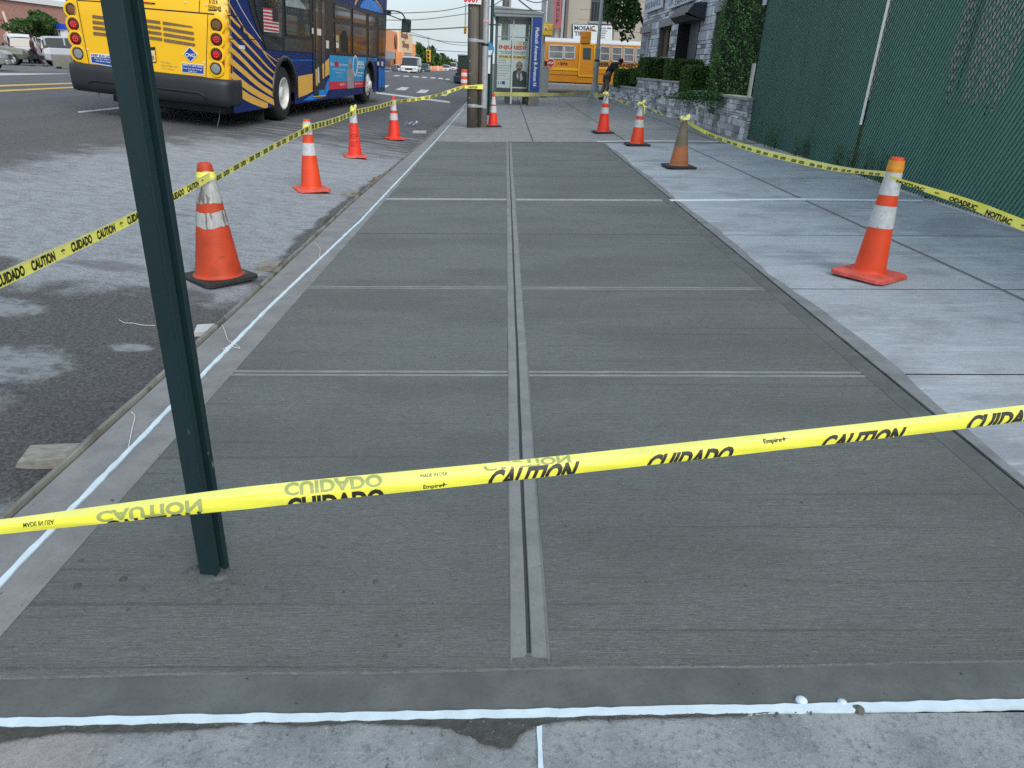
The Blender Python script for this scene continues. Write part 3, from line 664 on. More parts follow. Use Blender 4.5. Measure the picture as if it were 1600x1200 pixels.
# foreground tape: folded band in front of the post
def at_depth(px, py, D): d = ray(px, py); f = V((0, 0, 0)); return EYE + d * D
fg = empty('caution_tape', at_depth(800, 738, 1.35), 'yellow caution tape stretched across the whole foreground in front of the green post', 'caution tape', 'runs of yellow caution tape')
def ch(v): o = fg.location; return v - o
fp = [at_depth(-60, 829, 1.10), at_depth(0, 824, 1.13), at_depth(400, 777, 1.20), at_depth(800, 736, 1.32), at_depth(1200, 692, 1.44), at_depth(1500, 658, 1.53), at_depth(1680, 636, 1.6)]
WID = lambda t: .021 + .0165 * min(1, t / .20) if t < .2 else .0375 - .003 * (t - .2)
facing = 0.62
def fgrun(words, seed): pass
pts = [ch(p) for p in fp]
def fg_frame():
    path = spline(pts, 20); return path
path = fg_frame(); Sx = [0]
for a, b in zip(path, path[1:]): Sx.append(Sx[-1] + (b - a).length)
def fgp(px, q):                                            # point of the tape seen at photo column px; q across, 0 bottom .. 1 top
    best = None
    lo, hi = 0, len(path) - 1
    def colx(i):
        c = path[i] + fg.location - EYE; cc = V((sum(ROWS[k].x * c[k] for k in range(3)), 0, sum(ROWS[k].z * c[k] for k in range(3)))); return 800 + F * cc.x / cc.z
    while hi - lo > 1:
        m_ = (lo + hi) // 2
        if colx(m_) <= px: lo = m_
        else: hi = m_
    x0, x1 = colx(lo), colx(hi); f = (px - x0) / (x1 - x0); return frame_fg(Sx[lo] + (Sx[hi] - Sx[lo]) * f, q)
def frame_fg(s, q, lift=0):
    i = max(0, min(len(Sx) - 2, next((k for k in range(len(Sx) - 1) if Sx[k + 1] >= s), len(Sx) - 2)))
    f = (s - Sx[i]) / (Sx[i + 1] - Sx[i]); p = path[i].lerp(path[i + 1], f); d = (path[min(i + 2, len(path) - 1)] - path[max(i - 2, 0)]).normalized()
    n = (EYE - (p + fg.location)); n = (n - d * n.dot(d)).normalized(); wv = n.cross(d).normalized()
    if wv.z < 0: wv = -wv
    wv = (wv * .94 + V((0, 0, .25))); wv = (wv - d * wv.dot(d)).normalized(); n = d.cross(wv).normalized()
    if n.dot(EYE - (p + fg.location)) < 0: n = -n
    w_ = WID(s / Sx[-1]); return p + wv * (q - .5) * w_ + n * (lift - .010 * ((q - .42) * 1.6) ** 2)
mb = MB(); nS, K = 150, 8; vs = []
for i in range(nS + 1):
    for k in range(K + 1): s = Sx[-1] * i / nS; vs.append(frame_fg(s, k / K, .0005 * math.sin(i * .5 + k * 1.3) + (.0010 * math.sin(i * .13) if k > 5 else 0)))
mb.add(vs, [(i * (K + 1) + k, (i + 1) * (K + 1) + k, (i + 1) * (K + 1) + k + 1, i * (K + 1) + k + 1) for i in range(nS) for k in range(K)], 0, True)
for j in range(len(mb.f)):
    if j % K >= 5: mb.m[j] = 1
mb.build('folded_ribbon', [mat('tape_front', (.80, .785, .07), .3, bump=(22, .5, (1, 1, 5), .003), var=(9, .10), dirt=(28, .72, (.55, .50, .08))), mat('tape_double', (.76, .77, .20), .33, bump=(26, .6, (1, 1, 5), .003), var=(7, .14, (1, 1, 3)), dirt=(20, .66, (.50, .52, .12), (1, 1, 1)))], fg)
def ftx(ghost, s, px0, px1, q0, q1, clip=None, bold=.045, shear=0, mirror=False):
    def fn(a, b):
        if mirror: b = 1 - b
        px = px0 + (px1 - px0) * (a + shear * b * .1)
        p = fgp(px, q0 + (q1 - q0) * b); n = (EYE - (p + fg.location)).normalized(); return p + n * .0010
    mb = MB(); put_text(mb, s, fn, bold, 0, clip, 9)
    if s != '~': mb.build('show_through_lettering' if ghost else 'lettering', TGHOST if ghost else TINK, fg)
ftx(0, 'CUIDADO', 447, 600, -.60, .30, .667); ftx(0, 'CAUTION', 757, 893, -.34, .64, .35, shear=1); ftx(0, 'CUIDADO', 1005, 1138, -.42, .55, .44, shear=1)
ftx(0, 'CAUTION', 1279, 1405, -.40, .54, .43, shear=1); ftx(0, 'CUIDADO', 1506, 1640, -.25, .74, .26, shear=1)
ftx(0, 'Empire', 661, 690, .0, .26, None, .02); ftx(0, 'Empire', 1194, 1222, .40, .74, None, .02); 
ftx(0, 'MADE IN USA', 36, 84, .30, .60, None, .01, mirror=True); ftx(0, 'MADE IN USA', 658, 700, .62, .78, None, .0)
ftx(0, 'CAUTION', 160, 312, -.75, .14, .85)
for px, q in ((693, .17), (1226, .62)):
    tx = MB()                                              # little compass mark after the maker's word
    for a in range(4):
        c = fgp(px, q); n = (EYE - (c + fg.location)).normalized(); e = fgp(px + 7 * (1 if a % 2 == 0 else 0) * (1 if a < 2 else -1), q + (.13 * (1 if a % 2 else 0)) * (1 if a < 2 else -1)); f_ = fgp(px + 1.6, q + .03); f2 = fgp(px - 1.6, q - .03)
        tx.add([f_ + n * .0016, e + n * .0016, f2 + n * .0016], [(0, 1, 2)])
    tx.build('compass_mark', TINK, fg)
ftx(1, 'CAUTION', 150, 315, .08, .72, None, .035, mirror=True); ftx(1, 'CUIDADO', 445, 598, .40, .98, None, .03, mirror=True); ftx(1, 'CAUTION', 757, 893, .62, .99, None, .03, mirror=True)
# left run: past the post, over four cones, to the pole
def tip(k, q=.94): p, h = CONES[k]; return V((p.x, p.y, p.z + h * q))
def mk(label, org): return empty('caution_tape', org, label, 'caution tape', 'runs of yellow caution tape')
W7 = [('CUIDADO', .165, .76, .08), ('CAUTION', .16, .76, .08), ('*', .03, .5, .2)]
ta, tb_, tcn, td = tip('A', .86), tip('B', .90), tip('C', .93), tip('D', .88)
o = ta.copy(); lt = mk('long yellow caution tape on the left tied along the kerbside cones up to the pole', o)
start = onX(-20, 447, ta.x - .03); end = onY(728, 134, 16.75)
def sag(a, b, s): m_ = a.lerp(b, .5); m_.z -= s; return m_
off = V((0, 0, 0))
sL = lambda p, dx: p + V((dx, 0, 0))
tape_run(lt, [q - o for q in (start, sag(start, sL(ta, .045), .0), sL(ta, .045) + V((0, -.05, .03)))], lambda t: .060 - .012 * t, [TY, TP], W7, face=-1, pitch=.045, seed=2, fold=.004)
tape_run(lt, [q - o for q in (sL(ta, .04), sag(ta, tb_, .015), sL(tb_, .05))], lambda t: .042 + .018 * t, [TY, TP], W7, face=-1, pitch=.045, seed=3, fold=.004)
tape_run(lt, [q - o for q in (sL(tb_, .035), sag(tb_, tcn, .03), sL(tcn, .04))], .068, [TY, TP], W7, face=-1, pitch=.04, seed=4, fold=.004)
tape_run(lt, [q - o for q in (sL(tcn, .03), sag(tcn, td, .02), sL(td, .03))], .070, [TY, TP], W7, face=-1, pitch=.04, seed=5, fold=.004)
tape_run(lt, [q - o for q in (sL(td, .02), td.lerp(end, .5) - V((0, 0, .06)), end)], .062, [TY, TP], W7, face=-1, pitch=.05, seed=6, twist=lambda t: .5 * math.sin(t * 14))
for k, q, r in (('A', .9, .058), ('B', .90, .047), ('D', .88, .042)): c = tip(k, q) - o; wrap(lt, c, r, .05)
c = tip('C', .97) - o; wrap(lt, c, .042, .07); knot(lt, c + V((0, 0, .03)), .04, 3, 0)
wrap(lt, tip('C', .9) - o, .044, .05, TP)
# pole wrap + far run to the lamp post
pw = onY(741, 134, 16.85)
# right runs
tf, tg, th_, ti = tip('F', .90), tip('G', .95), tip('H', .93), tip('I', .86)
o = th_.copy(); rt = mk('long yellow caution tape on the right sagging from cone to cone past the fence', o)
pe = at_depth(1600, 352, 4.05); pe2 = at_depth(1690, 385, 3.75)
m1 = onY(1180, 234, 9.3); m0 = onY(1110, 210, 10.9); m2 = onY(1290, 260, 7.0)
tape_run(rt, [q - o for q in (tf, sag(tf, tg, .04), tg)], .05, [TP, TY], W7, face=-1, pitch=.3, twist=lambda t: .9 + .5 * math.sin(t * 9), seed=8)
tape_run(rt, [q - o for q in (tg, sag(tg, th_, .03), th_)], .05, [TP, TY], W7, face=-1, pitch=.3, twist=lambda t: .9 + .6 * math.sin(t * 11), seed=9)
tape_run(rt, [q - o for q in (th_, m0, m1, m2, ti + V((-.03, .03, 0)))], lambda t: .035 + .035 * math.sin(min(1, t * 1.15) * 3.1416), [TY, TP], [('CUIDADO', .17, .5, .08), ('CAUTION', .17, .5, .08), ('*', .03, .4, .1)], face=-1, pitch=.07, twist=lambda t: -.25 + .8 * (1 - min(1, t * 3)) , seed=10, start=.9)
p5 = at_depth(1500, 313, 4.35)
tape_run(rt, [q - o for q in (ti + V((-.045, -.035, -.012)), p5, pe, pe2)], lambda t: .028 + .03 * min(1, t * 2), [TY, TY], [('NOITUAC', .17, .62, .02), ('*', .03, .5, .1), ('ODADIUC', .17, .62, .02)], face=-1, pitch=.06, twist=lambda t: .5 - .9 * t, seed=11)
c = tip('I', .93) - o; wrap(rt, c, .0475, .075, mat('tape_over_orange', (.85, .34, .03), .5, var=(25, .25)))
for k, sd_ in (('F', 1), ('G', 2), ('H', 3)): c = tip(k, .96) - o; wrap(rt, c, .036, .05, TP); knot(rt, c, .05, sd_, 2 if k == 'G' else 0, .16, -.9)
# ---- gutter: form board, wooden blocks, strings, dirt
mb = MB(); path = [P(curbx(y) - .018, y, -.006) for y in lin(.9, 16.5, 130)]
vs = []; n = 7
for p in path:
    j = U(-.004, .004); k = U(-.004, .004)
    prof_ = [(-.038 + j, -.13), (-.036 + j, -.03), (-.028 + j, -.004 + k), (-.010, .009 + k), (.002, .006 + k * .5), (.007, -.006), (.008, -.13)]
    vs += [V((p.x + a, p.y, p.z + b)) for a, b in prof_]
mb.add(vs, [(i * n + k, i * n + k + 1, (i + 1) * n + k + 1, (i + 1) * n + k) for i in range(len(path) - 1) for k in range(n - 1)])
mb.build('form_board', M['board'], label='long cement smeared form board edging the new curb beside the road', cat='form board')
mb = MB(); pts = [(curbx(y) - .04 - .04 - .04 * math.sin(y * 2.1) - U(0, .05), y) for y in lin(1.2, 15, 90)]
for (xa, ya), (xb, yb) in zip(pts, pts[1:]):
    za, zb = road_z(xa) + .004, road_z(xb) + .004
    mb.add([(xa, ya, za), (curbx(ya) - .03, ya, road_z(-1.53) + .012), (curbx(yb) - .03, yb, road_z(-1.53) + .012), (xb, yb, zb)], [(0, 1, 2, 3)])
mb.build('gutter_dirt', M['dirtm'], kind='stuff', label='dark dirt lying in the gutter along the form board', cat='dirt')
for px, py, l, wd, rz, lab in ((78, 722, .20, .11, .05, 'largest grey wooden block butted against the form board at lower left'), (326, 523, .16, .10, .1, 'pale concrete spattered wooden block just right of the green post in the gutter'), (420, 421, .17, .12, .0, 'dark wooden block behind the base of the nearest cone in the gutter'),
                             (547, 306, .20, .14, .1, 'flat tan wooden block in the gutter right of the second cone'), (590, 283, .13, .10, .2, 'small reddish wooden block in the gutter beyond the second cone'), (655, 208, .3, .2, 0, 'farthest pale wooden block in the gutter below the farthest kerbside cone')):
    p = gr(px, py); mb = MB(); z = p.z
    hh = .055 if l < .25 else .05
    vs = [(-l / 2, -wd / 2, 0), (l / 2, -wd / 2, 0), (l / 2, wd / 2, 0), (-l / 2, wd / 2, 0), (-l / 2 + .02, -wd / 2, hh * .6), (l / 2, -wd / 2, hh), (l / 2, wd / 2, hh), (-l / 2 + .01, wd / 2, hh * .8)]
    mb.add(vs, [(0, 3, 2, 1), (4, 5, 6, 7), (0, 1, 5, 4), (1, 2, 6, 5), (2, 3, 7, 6), (3, 0, 4, 7)])
    col = M['block'] if 'reddish' not in lab and 'pale' not in lab else (mat('red_wood', (.28, .12, .09), .9, var=(20, .3)) if 'reddish' in lab else mat('pale_block', (.5, .52, .53), .9, var=(12, .3)))
    ob = mb.build('wooden_block', col, label=lab, cat='wood block', group='wooden stake blocks in the gutter', bevel=.004); ob.location = p; ob.rotation_euler = (0, 0, rz)
for pts, lab in (([(205, 645), (211, 652), (207, 670), (203, 690), (200, 706)], 'short white string end lying on the curb left of the green post'), ([(347, 508), (352, 520), (356, 532), (366, 538), (375, 545), (362, 543), (349, 546), (351, 550)], 'curled white string lying over the curb and foam right of the green post'),
                 ([(186, 501), (196, 506), (207, 506), (222, 509), (243, 510)], 'thin white string lying on the dark asphalt left of the green post'), ([(499, 402), (500, 390), (492, 380)], 'far short white string on the curb beside the nearest cone')):
    ps = [(g(*q) + V((0, 0, .004))) if 'asphalt' not in lab else (gr(*q) + V((0, 0, .005))) for q in pts]
    mb = MB(); mb.tube(spline(ps, 5), .0016, 5); mb.build('string', M['string'], label=lab, cat='string', group='loose white strings')
# grey mortar splash left of the wooden block + plastic litter
p = gr(640, 196); mb = MB()
for i in range(9): q = p + V((U(-.12, .12), U(-.3, .3), U(0, .05))); mb.add([q, q + V((U(.05, .12), U(-.1, .1), U(0, .05))), q + V((U(0, .1), U(.1, .2), U(0, .06)))], [(0, 1, 2)])
mb.build('plastic_wrapper', mat('wrapper', (.35, .45, .6), .3), label='crumpled blue and white plastic wrapper in the gutter near the poles', cat='litter')
# wet cement spilt over the edge of the old slabs
ol = [(-40, 1139), (60, 1134), (200, 1133), (330, 1130), (420, 1126), (560, 1123), (640, 1121), (760, 1118), (900, 1117), (1050, 1115), (1180, 1112), (1262, 1109), (1240, 1113), (1160, 1120), (1080, 1123), (1000, 1124), (905, 1127), (840, 1135), (818, 1147), (806, 1160), (800, 1171), (786, 1171), (750, 1163), (738, 1153), (716, 1148), (704, 1140), (668, 1136), (600, 1134), (560, 1131), (470, 1137), (400, 1133), (300, 1143), (200, 1146), (100, 1147), (40, 1155), (-40, 1170)]
mb = MB(); top = []
for (x0, y0), (x1, y1) in zip(ol, ol[1:] + ol[:1]):
    k = 5
    for i in range(k): top.append(g(x0 + (x1 - x0) * i / k + U(-3, 3), y0 + (y1 - y0) * i / k + U(-1.3, 1.3)) + V((0, 0, .0035)))
mb.poly(top)
mb.build('cement_spill', M['spill'], kind='stuff', label='dark wet cement spilt over the edge of the old slabs along the front foam', cat='cement')
mb = MB()
for i in range(150):
    t = R_(); px = -20 + t * 1290; py = 1134 - t * 24 + abs(random.gauss(0, 4)) + (abs(random.gauss(0, 14)) if 640 < px < 820 else 0); s = U(.0012, .0036)
    mb.lathe(g(px, py) + V((0, 0, .002)), [(s * 1.4, 0), (s, s * .8), (.0001, s)], 6, smooth=False)
mb.build('cement_grit', mat('grit', (.10, .105, .105), .9), kind='stuff', label='grit and small lumps along the wet cement spill', cat='grit')
mb = MB(); c = g(1342, 1110); mb.lathe(c, [(.013, -.001), (.011, .006), (.006, .010), (.0001, .011)], 9, smooth=False); mb.lathe(c + V((-.008, .004, 0)), [(.006, 0), (.005, .007), (.0001, .009)], 7, smooth=False)
mb.build('cement_lump', mat('lump', (.13, .13, .12), .9, var=(80, .4)), label='brown cement lump sitting on the front foam strip at lower right', cat='cement lump')
for px, py in ((121, 916), (193, 905)):
    mb = MB(); c = g(px, py); mb.lathe(c, [(.011, -.001), (.009, .004), (.004, .006), (.0001, .007)], 8, smooth=False); mb.build('cement_lump', mat('lump2', (.06, .062, .06), .9), label={121: 'dark cement lump stuck on the broomed surface at lower left', 193: 'small dark cement lump between the lower left lump and the green post'}[px], cat='cement lump')

# ================================================================ CITY BUS
YEL = mat('bus_yellow', (.92, .53, .006), .32, var=(.9, .08), dirt=(4, .72, (.55, .33, .03)), spec=.5); NAVY = mat('bus_navy', (.004, .024, .165), .4, var=(2, .2), dirt=(3, .70, (.02, .04, .15)), spec=.25)
GOLD = mat('bus_gold', (.92, .52, .09), .4, var=(3, .12)); SKYB = mat('bus_light_blue', (.008, .26, .85), .35)
BGLS = mat('bus_window_glass', (.012, .014, .016), .06, spec=.8); BTRIM = mat('bus_black_trim', (.012, .013, .015), .35); BDARK = mat('bus_grey_plastic', (.022, .025, .032), .5, var=(3, .2), bump=(60, .1))
ALLOY = mat('wheel_alloy', (.78, .79, .78), .4, .1, var=(20, .2)); REDL = mat('red_lens', (.30, .008, .008), .2, col2=(.06, .004, .006), var=(60, .5)); AMBL = mat('amber_lens', (.22, .09, .02), .2, col2=(.10, .05, .02), var=(60, .5)); CLRL = mat('clear_lens', (.35, .37, .37), .2, col2=(.14, .15, .15), var=(70, .4)); INT = mat('bus_interior', (.10, .07, .045), .8, var=(3, .5))
REDM = mat('red_vinyl', (.55, .02, .02), .4); WHT = mat('white_vinyl', (.78, .79, .80), .4); DARKV = mat('dark_vinyl', (.02, .02, .03), .5); SBLU = mat('sticker_blue', (.01, .06, .30), .4); TEXTG = mat('grey_print', (.32, .25, .13), .5); ADB = mat('ad_blue', (.015, .36, .75), .4, var=(2, .1)); ADR = mat('ad_red', (.72, .03, .06), .4)
q = [-4.49, 12.504, 0.091, 0.05, 0.065]
fw = V((math.sin(q[3]), math.cos(q[3]), 0)); l0 = V((-math.cos(q[3]), math.sin(q[3]), 0)); u0 = V((0, 0, 1))
lf = l0 * math.cos(q[4]) + u0 * math.sin(q[4]); up = u0 * math.cos(q[4]) - l0 * math.sin(q[4]); OB = V(q[:3])
# local frame: x = to the right, y = forward, z = up; right side at x = 0, left side at x = -2.59, rear at y = 0
bus = empty('city_bus', OB, '', 'bus')
bus['label'] = 'blue and yellow city bus stopped on the road, its yellow rear toward us'
bus.matrix_world = Matrix(((-lf.x, fw.x, up.x, OB.x), (-lf.y, fw.y, up.y, OB.y), (-lf.z, fw.z, up.z, OB.z), (0, 0, 0, 1)))
def bs(px, py, x=0.0):                                    # point of the right side plane
    d = ray(px, py); n = -lf; t = ((OB + n * x) - EYE).dot(n) / d.dot(n); r = EYE + d * t - OB; return V((x, r.dot(fw), r.dot(up)))
def br(px, py, y=0.0):
    d = ray(px, py); t = ((OB + fw * y) - EYE).dot(fw) / d.dot(fw); r = EYE + d * t - OB; return V((-r.dot(lf), y, r.dot(up)))
c2 = lambda x, y: (330 + x * .1875, y * .1875)            # two magnified views of the photograph
c7 = lambda x, y: (90 + x / 5.714, y / 5.714)
BW, BL, BH = -2.59, 12.2, 3.15; W1, W2, WR = 2.62, 9.87, .5; RA = .62; SK = .28
def bbuild(mb, name, m, parent=None, **k): return mb.build(name, m, parent or bus, **k)
def side_out(x, y0, y1, z0, z1, arches):
    pts = [(x, y0, z0)]
    for c in arches:
        pts.append((x, c - RA, z0)); pts += [(x, c - RA * math.cos(t), max(z0, .5 + RA * math.sin(t))) for t in [math.pi * i / 16 for i in range(0, 17)] if .5 + RA * math.sin(t) > z0]; pts.append((x, c + RA, z0))
    return pts + [(x, y1, z0), (x, y1, z1), (x, y0, z1)]
mb = MB()
sd_ = side_out(0, .10, BL - .02, SK, BH - .25, (W1, W2)); mb.poly(sd_, 0); ls = side_out(BW, .10, BL, .46, BH - .25, (W1, W2)); mb.poly(ls[::-1], 0)
prf = [(0, BH - .25), (-.06, BH - .1), (-.2, BH), (BW + .2, BH), (BW + .06, BH - .1), (BW, BH - .25)]
for (xa, za), (xb, zb) in zip(prf, prf[1:]): mb.poly([(xa, .1, za), (xa, BL, za), (xb, BL, zb), (xb, .1, zb)])
mb.poly([(0, BL, SK), (0, BL, BH - .25), (-.2, BL + .02, BH), (BW + .2, BL + .02, BH), (BW, BL, BH - .25), (BW, BL, SK)])

bbuild(mb, 'body', NAVY)
mb = MB()
for c in (W1, W2):
    for x in (-.72,): mb.box((x, c - .7, .2), (x + .02, c + .7, 1.2)); 
    n = 16; vs = [(xx, c - (RA - .0) * math.cos(math.pi * i / n), .5 + RA * math.sin(math.pi * i / n)) for xx in (-.003, -.72) for i in range(n + 1)]
    mb.add(vs, [(i, i + 1, n + 2 + i, n + 1 + i) for i in range(n)])
mb.box((BW + .3, .6, .2), (-.35, BL - .6, .30)); mb.box((BW + .03, .3, .47), (-.75, BL - .05, .50)); mb.box((BW + .03, W1 + .7, SK + .01), (-.02, W2 - .7, SK + .04)); mb.box((BW + .1, .12, .40), (-.1, .16, .8)); bbuild(mb, 'wheel_housing', M['black'])
for c in (W1, W2):
    mb = MB(); n = 18; vs = [(xx, c - r * math.cos(math.pi * i / n), .5 + r * math.sin(math.pi * i / n)) for xx, r in ((.006, RA - .01), (.05, RA), (.05, RA + .06), (.006, RA + .075)) for i in range(n + 1)]
    mb.add(vs, [(k * (n + 1) + i, k * (n + 1) + i + 1, (k + 1) * (n + 1) + i + 1, (k + 1) * (n + 1) + i) for k in range(3) for i in range(n)], 0, True)
    bbuild(mb, 'wheel_arch_trim', BTRIM)
def bus_wheel(x, y, s, rear):
    w_ = empty('wheel', (x, y, WR), None, None); del_ = w_.pop('label', None); w_.parent = bus
    mb = MB(); wd = .30 if not rear else .56
    mb.lathe((0, 0, 0), [(.27, .01), (.30, .02), (.44, .012), (.485, -.02), (.498, -.06), (.498, -wd + .05), (.47, -wd), (.25, -wd)], 36, axis=(s, 0, 0)); mb.build('tyre', M['rubber'], w_)
    mb = MB()
    if rear: pr = [(.295, .02), (.275, .025), (.265, -.01), (.25, -.10), (.235, -.13), (.13, -.12), (.12, -.03), (.09, .0), (.0001, .0)]
    else: pr = [(.295, .02), (.275, .025), (.26, .0), (.235, .035), (.17, .07), (.12, .08), (.10, .12), (.0001, .125)]
    mb.lathe((0, 0, 0), pr, 36, axis=(s, 0, 0))
    if rear:
        for i in range(10): a = 6.283 * i / 10; mb.cyl((-.10 * s, .165 * math.cos(a), .165 * math.sin(a)), (-.08 * s, .165 * math.cos(a), .165 * math.sin(a)), .014, n=6)
    mb.build('rim', ALLOY, w_)
    if True:
        mb = MB()
        for i in range(10): a = 6.283 * (i + .5) / 10; r = .2; x0 = .057 if not rear else -.118; mb.cyl((x0 * s, r * math.cos(a), r * math.sin(a)), ((x0 + .004) * s, r * math.cos(a), r * math.sin(a)), .022, n=8)
        mb.build('rim_holes', M['black'], w_)
for x, y, s, r in ((-.03, W1, 1, True), (-.03, W2, 1, False), (BW + .03, W1, -1, True), (BW + .03, W2, -1, False)): bus_wheel(x, y, s, r)
for xx in (-.62, BW + .08): mb = MB(); mb.box((xx, W1 - .95, .06), (xx + .54, W1 - .93, .5)); bbuild(mb, 'mud_flap', M['rubber'])
# rear shell: yellow, rounded in plan
BT = .80
mb = MB(); nn = 18; vs = []
zs = [BT - .03, 1.0, 1.5, 2.05, 2.06, 2.6, BH]
def rear_y(x): t = abs((x - BW / 2) / (BW / 2)); return .10 * max(0, (t - .84) / .16) ** 2.0 + .03 * t * t
for z in zs:
    for i in range(nn + 1):
        x = .002 + (BW - .004) * i / nn; vs.append((x, rear_y(x) + (.0 if z < 2.055 else .012) + max(0, z - 1.2) * .02, z))
mb.add(vs, [(r * (nn + 1) + i, r * (nn + 1) + i + 1, (r + 1) * (nn + 1) + i + 1, (r + 1) * (nn + 1) + i) for r in range(len(zs) - 1) for i in range(nn)], 0, True)
bbuild(mb, 'rear_panel', YEL)
# yellow wraps round the corner a little
yc = [bs(*c2(145, 655)), bs(*c2(160, 660)), bs(*c2(122, 100)), bs(*c2(95, -400)), bs(*c2(60, -400))]
mb = MB(); mb.poly([(.004, .02, BT - .03), (.004, yc[1].y, BT - .03), (.004, yc[1].y, 1.5), (.004, yc[1].y, 2.6), (.004, .02, 2.6)]); bbuild(mb, 'corner_panel', YEL)
def ry(x, z): return rear_y(x) + (0 if z < 2.055 else .012) + max(0, z - 1.2) * .02
def rp(px, py, off=.006): p = br(px, py); p.y = ry(p.x, p.z) - off; return p
mb = MB()
def seam(a, b, w_=.010, fn=rp):
    pa, pb_ = fn(*a, .004), fn(*b, .004); d = (pb_ - pa).normalized(); s_ = d.cross(V((0, 1, 0))).normalized() * w_ / 2
    k = 6
    for i in range(k):
        p0 = pa.lerp(pb_, i / k); p1 = pa.lerp(pb_, (i + 1) / k); qd = [p0 - s_, p1 - s_, p1 + s_, p0 + s_]
        for v in qd: v.y = ry(v.x, v.z) - .004
        mb.poly(qd)
seam(c7(160, 0), c7(278, 578)); seam(c7(1335, 125), c7(1322, 690)); seam(c7(745, 72), c7(1505, 135), .018); seam(c7(165, 0), c7(395, 15), .014); seam(c7(1262, 0), c7(1258, 110), .012)
seam(c7(278, 578), c7(1322, 690), .006); seam(c7(48, 560), c7(1540, 712), .012); bbuild(mb, 'panel_seam', BTRIM)
def lamp(px, py, lens):
    c = br(px, py); c.y = ry(c.x, c.z)
    mb = MB(); mb.lathe(c, [(.135, .0), (.128, .012), (.100, .016), (.095, .004), (.09, .002)], 28, axis=(0, -1, 0)); 
    hs = mb.build('light_housing', YEL, bus)
    mb = MB(); mb.lathe(c, [(.091, .004), (.088, .016), (.074, .02), (.074, .012)], 24, axis=(0, -1, 0)); mb.build('bezel', BTRIM, hs)
    mb = MB(); mb.lathe(c, [(.075, .013), (.05, .020), (.0001, .022)], 24, axis=(0, -1, 0)); mb.build('lens', lens, hs)
    if lens is REDL:
        mb = MB()
        for i in range(9):
            a = 6.283 * i / 8; r = .036 if i < 8 else 0; mb.cyl(c + V((r * math.cos(a), -.020, r * math.sin(a))), c + V((r * math.cos(a), -.026, r * math.sin(a))), .0075, n=6)
        mb.build('lit_diodes', mat('lit_diode', (.9, .05, .06), .3, emit=.8), hs)
for (x, y), l in (((108, 85), AMBL), ((131, 215), REDL), ((153, 345), REDL), ((175, 477), CLRL)): lamp(*c7(x, y), l)
for (x, y), l in (((1412, 225), AMBL), ((1414, 353), REDL), ((1415, 487), REDL), ((1410, 613), CLRL)): lamp(*c7(x, y), l)
# lamp surround relief
for col in (((48, 0), (78, 0), (150, 20), (235, 560), (190, 560), (130, 520), (60, 60)),): pass
# louvres
def rquad(name, pts, m, off=.006, th=.006, parent=None):
    ps = [rp(*c7(*p), off) for p in pts]; mb = MB(); mb.slab(ps, (0, -th, 0)); return mb.build(name, m, parent or bus)
GR = mat('louvre_mesh', (.24, .155, .07), .7, var=(40, .5), bump=(90, .5))
for k in range(4):
    for (x0, y0, x1, y1) in ((306, 132, 460, 150), (700, 158, 915, 186), (940, 190, 1205, 232)):
        o_ = k * (50 + (x0 > 900) * 1); sx = k * 3
        if k == 0 and x0 > 900: rquad('louvre', [(x0 + sx, y0 + o_), (x1 - 10, y1 + 2), (x1, y1 + 14), (x0 + sx, y0 + 27)], GR); continue
        rquad('louvre', [(x0 + sx + 3, y0 + o_), (x1 + sx * 2 - 3, y1 + o_ + 2), (x1 + sx * 2 + 3, y1 + o_ + 10), (x1 + sx * 2, y1 + o_ + 27), (x0 + sx + 3, y0 + o_ + 27), (x0 + sx, y0 + o_ + 12)], GR)
rquad('brake_light_bar', [(600, -5), (868, 25), (868, 38), (600, 8)], BTRIM); rquad('third_brake_light', [(610, 2), (845, 26), (845, 34), (610, 10)], mat('bar_red', (.6, .03, .02), .3), .013)
rquad('licence_plate', [(760, 425), (872, 418), (886, 560), (770, 548)], BTRIM, .006)
pl = rquad('plate_face', [(764, 446), (872, 450), (882, 552), (772, 545)], mat('plate', (.75, .55, .22), .4, dirt=(14, .6, (.6, .3, .1))), .013)
def rtext(s, a, b, c, m, parent=None, off=.022, bold=.02, name='lettering'):   # a lower left, b lower right, c upper left in the magnified view
    A, B, C_ = rp(*c7(*a), off), rp(*c7(*b), off), rp(*c7(*c), off); mb = MB()
    put_text(mb, s, lambda u, v: A + (B - A) * u + (C_ - A) * v, bold); return mb.build(name, m, parent or bus)
rtext('4203', (783, 530), (865, 536), (781, 492), DARKV, pl, .022); rtext('NEW YORK', (785, 470), (868, 476), (783, 456), WHT, pl, .022)
dm = rquad('fuel_sign', [(1180, 416), (1252, 490), (1188, 556), (1122, 484)], WHT, .006); rquad('blue_diamond', [(1180, 424), (1244, 490), (1188, 547), (1130, 484)], SBLU, .013, .002, dm)
rtext('CNG', (1141, 504), (1226, 512), (1142, 472), WHT, dm, .019, .015)
st = rquad('notice_sticker', [(1110, 558), (1306, 580), (1306, 668), (1110, 646)], WHT, .006, .003); rquad('blue_field', [(1115, 592), (1302, 612), (1302, 660), (1115, 640)], SBLU, .011, .002, st); rquad('blue_field', [(1115, 564), (1302, 585), (1302, 611), (1115, 591)], SBLU, .011, .002, st)
rtext("SAFETY'S OUR GOAL", (1120, 584), (1296, 606), (1120, 566), WHT, st, .016, .02); rtext('How Are We Doing?', (1120, 614), (1290, 634), (1120, 598), WHT, st, .016, .01); rtext('Call 511', (1170, 640), (1240, 650), (1170, 624), WHT, st, .016, .01)
st = rquad('notice_sticker', [(288, 473), (520, 492), (522, 602), (296, 562)], WHT, .006, .003); rquad('blue_field', [(298, 505), (515, 522), (515, 592), (303, 556)], SBLU, .011, .002, st)
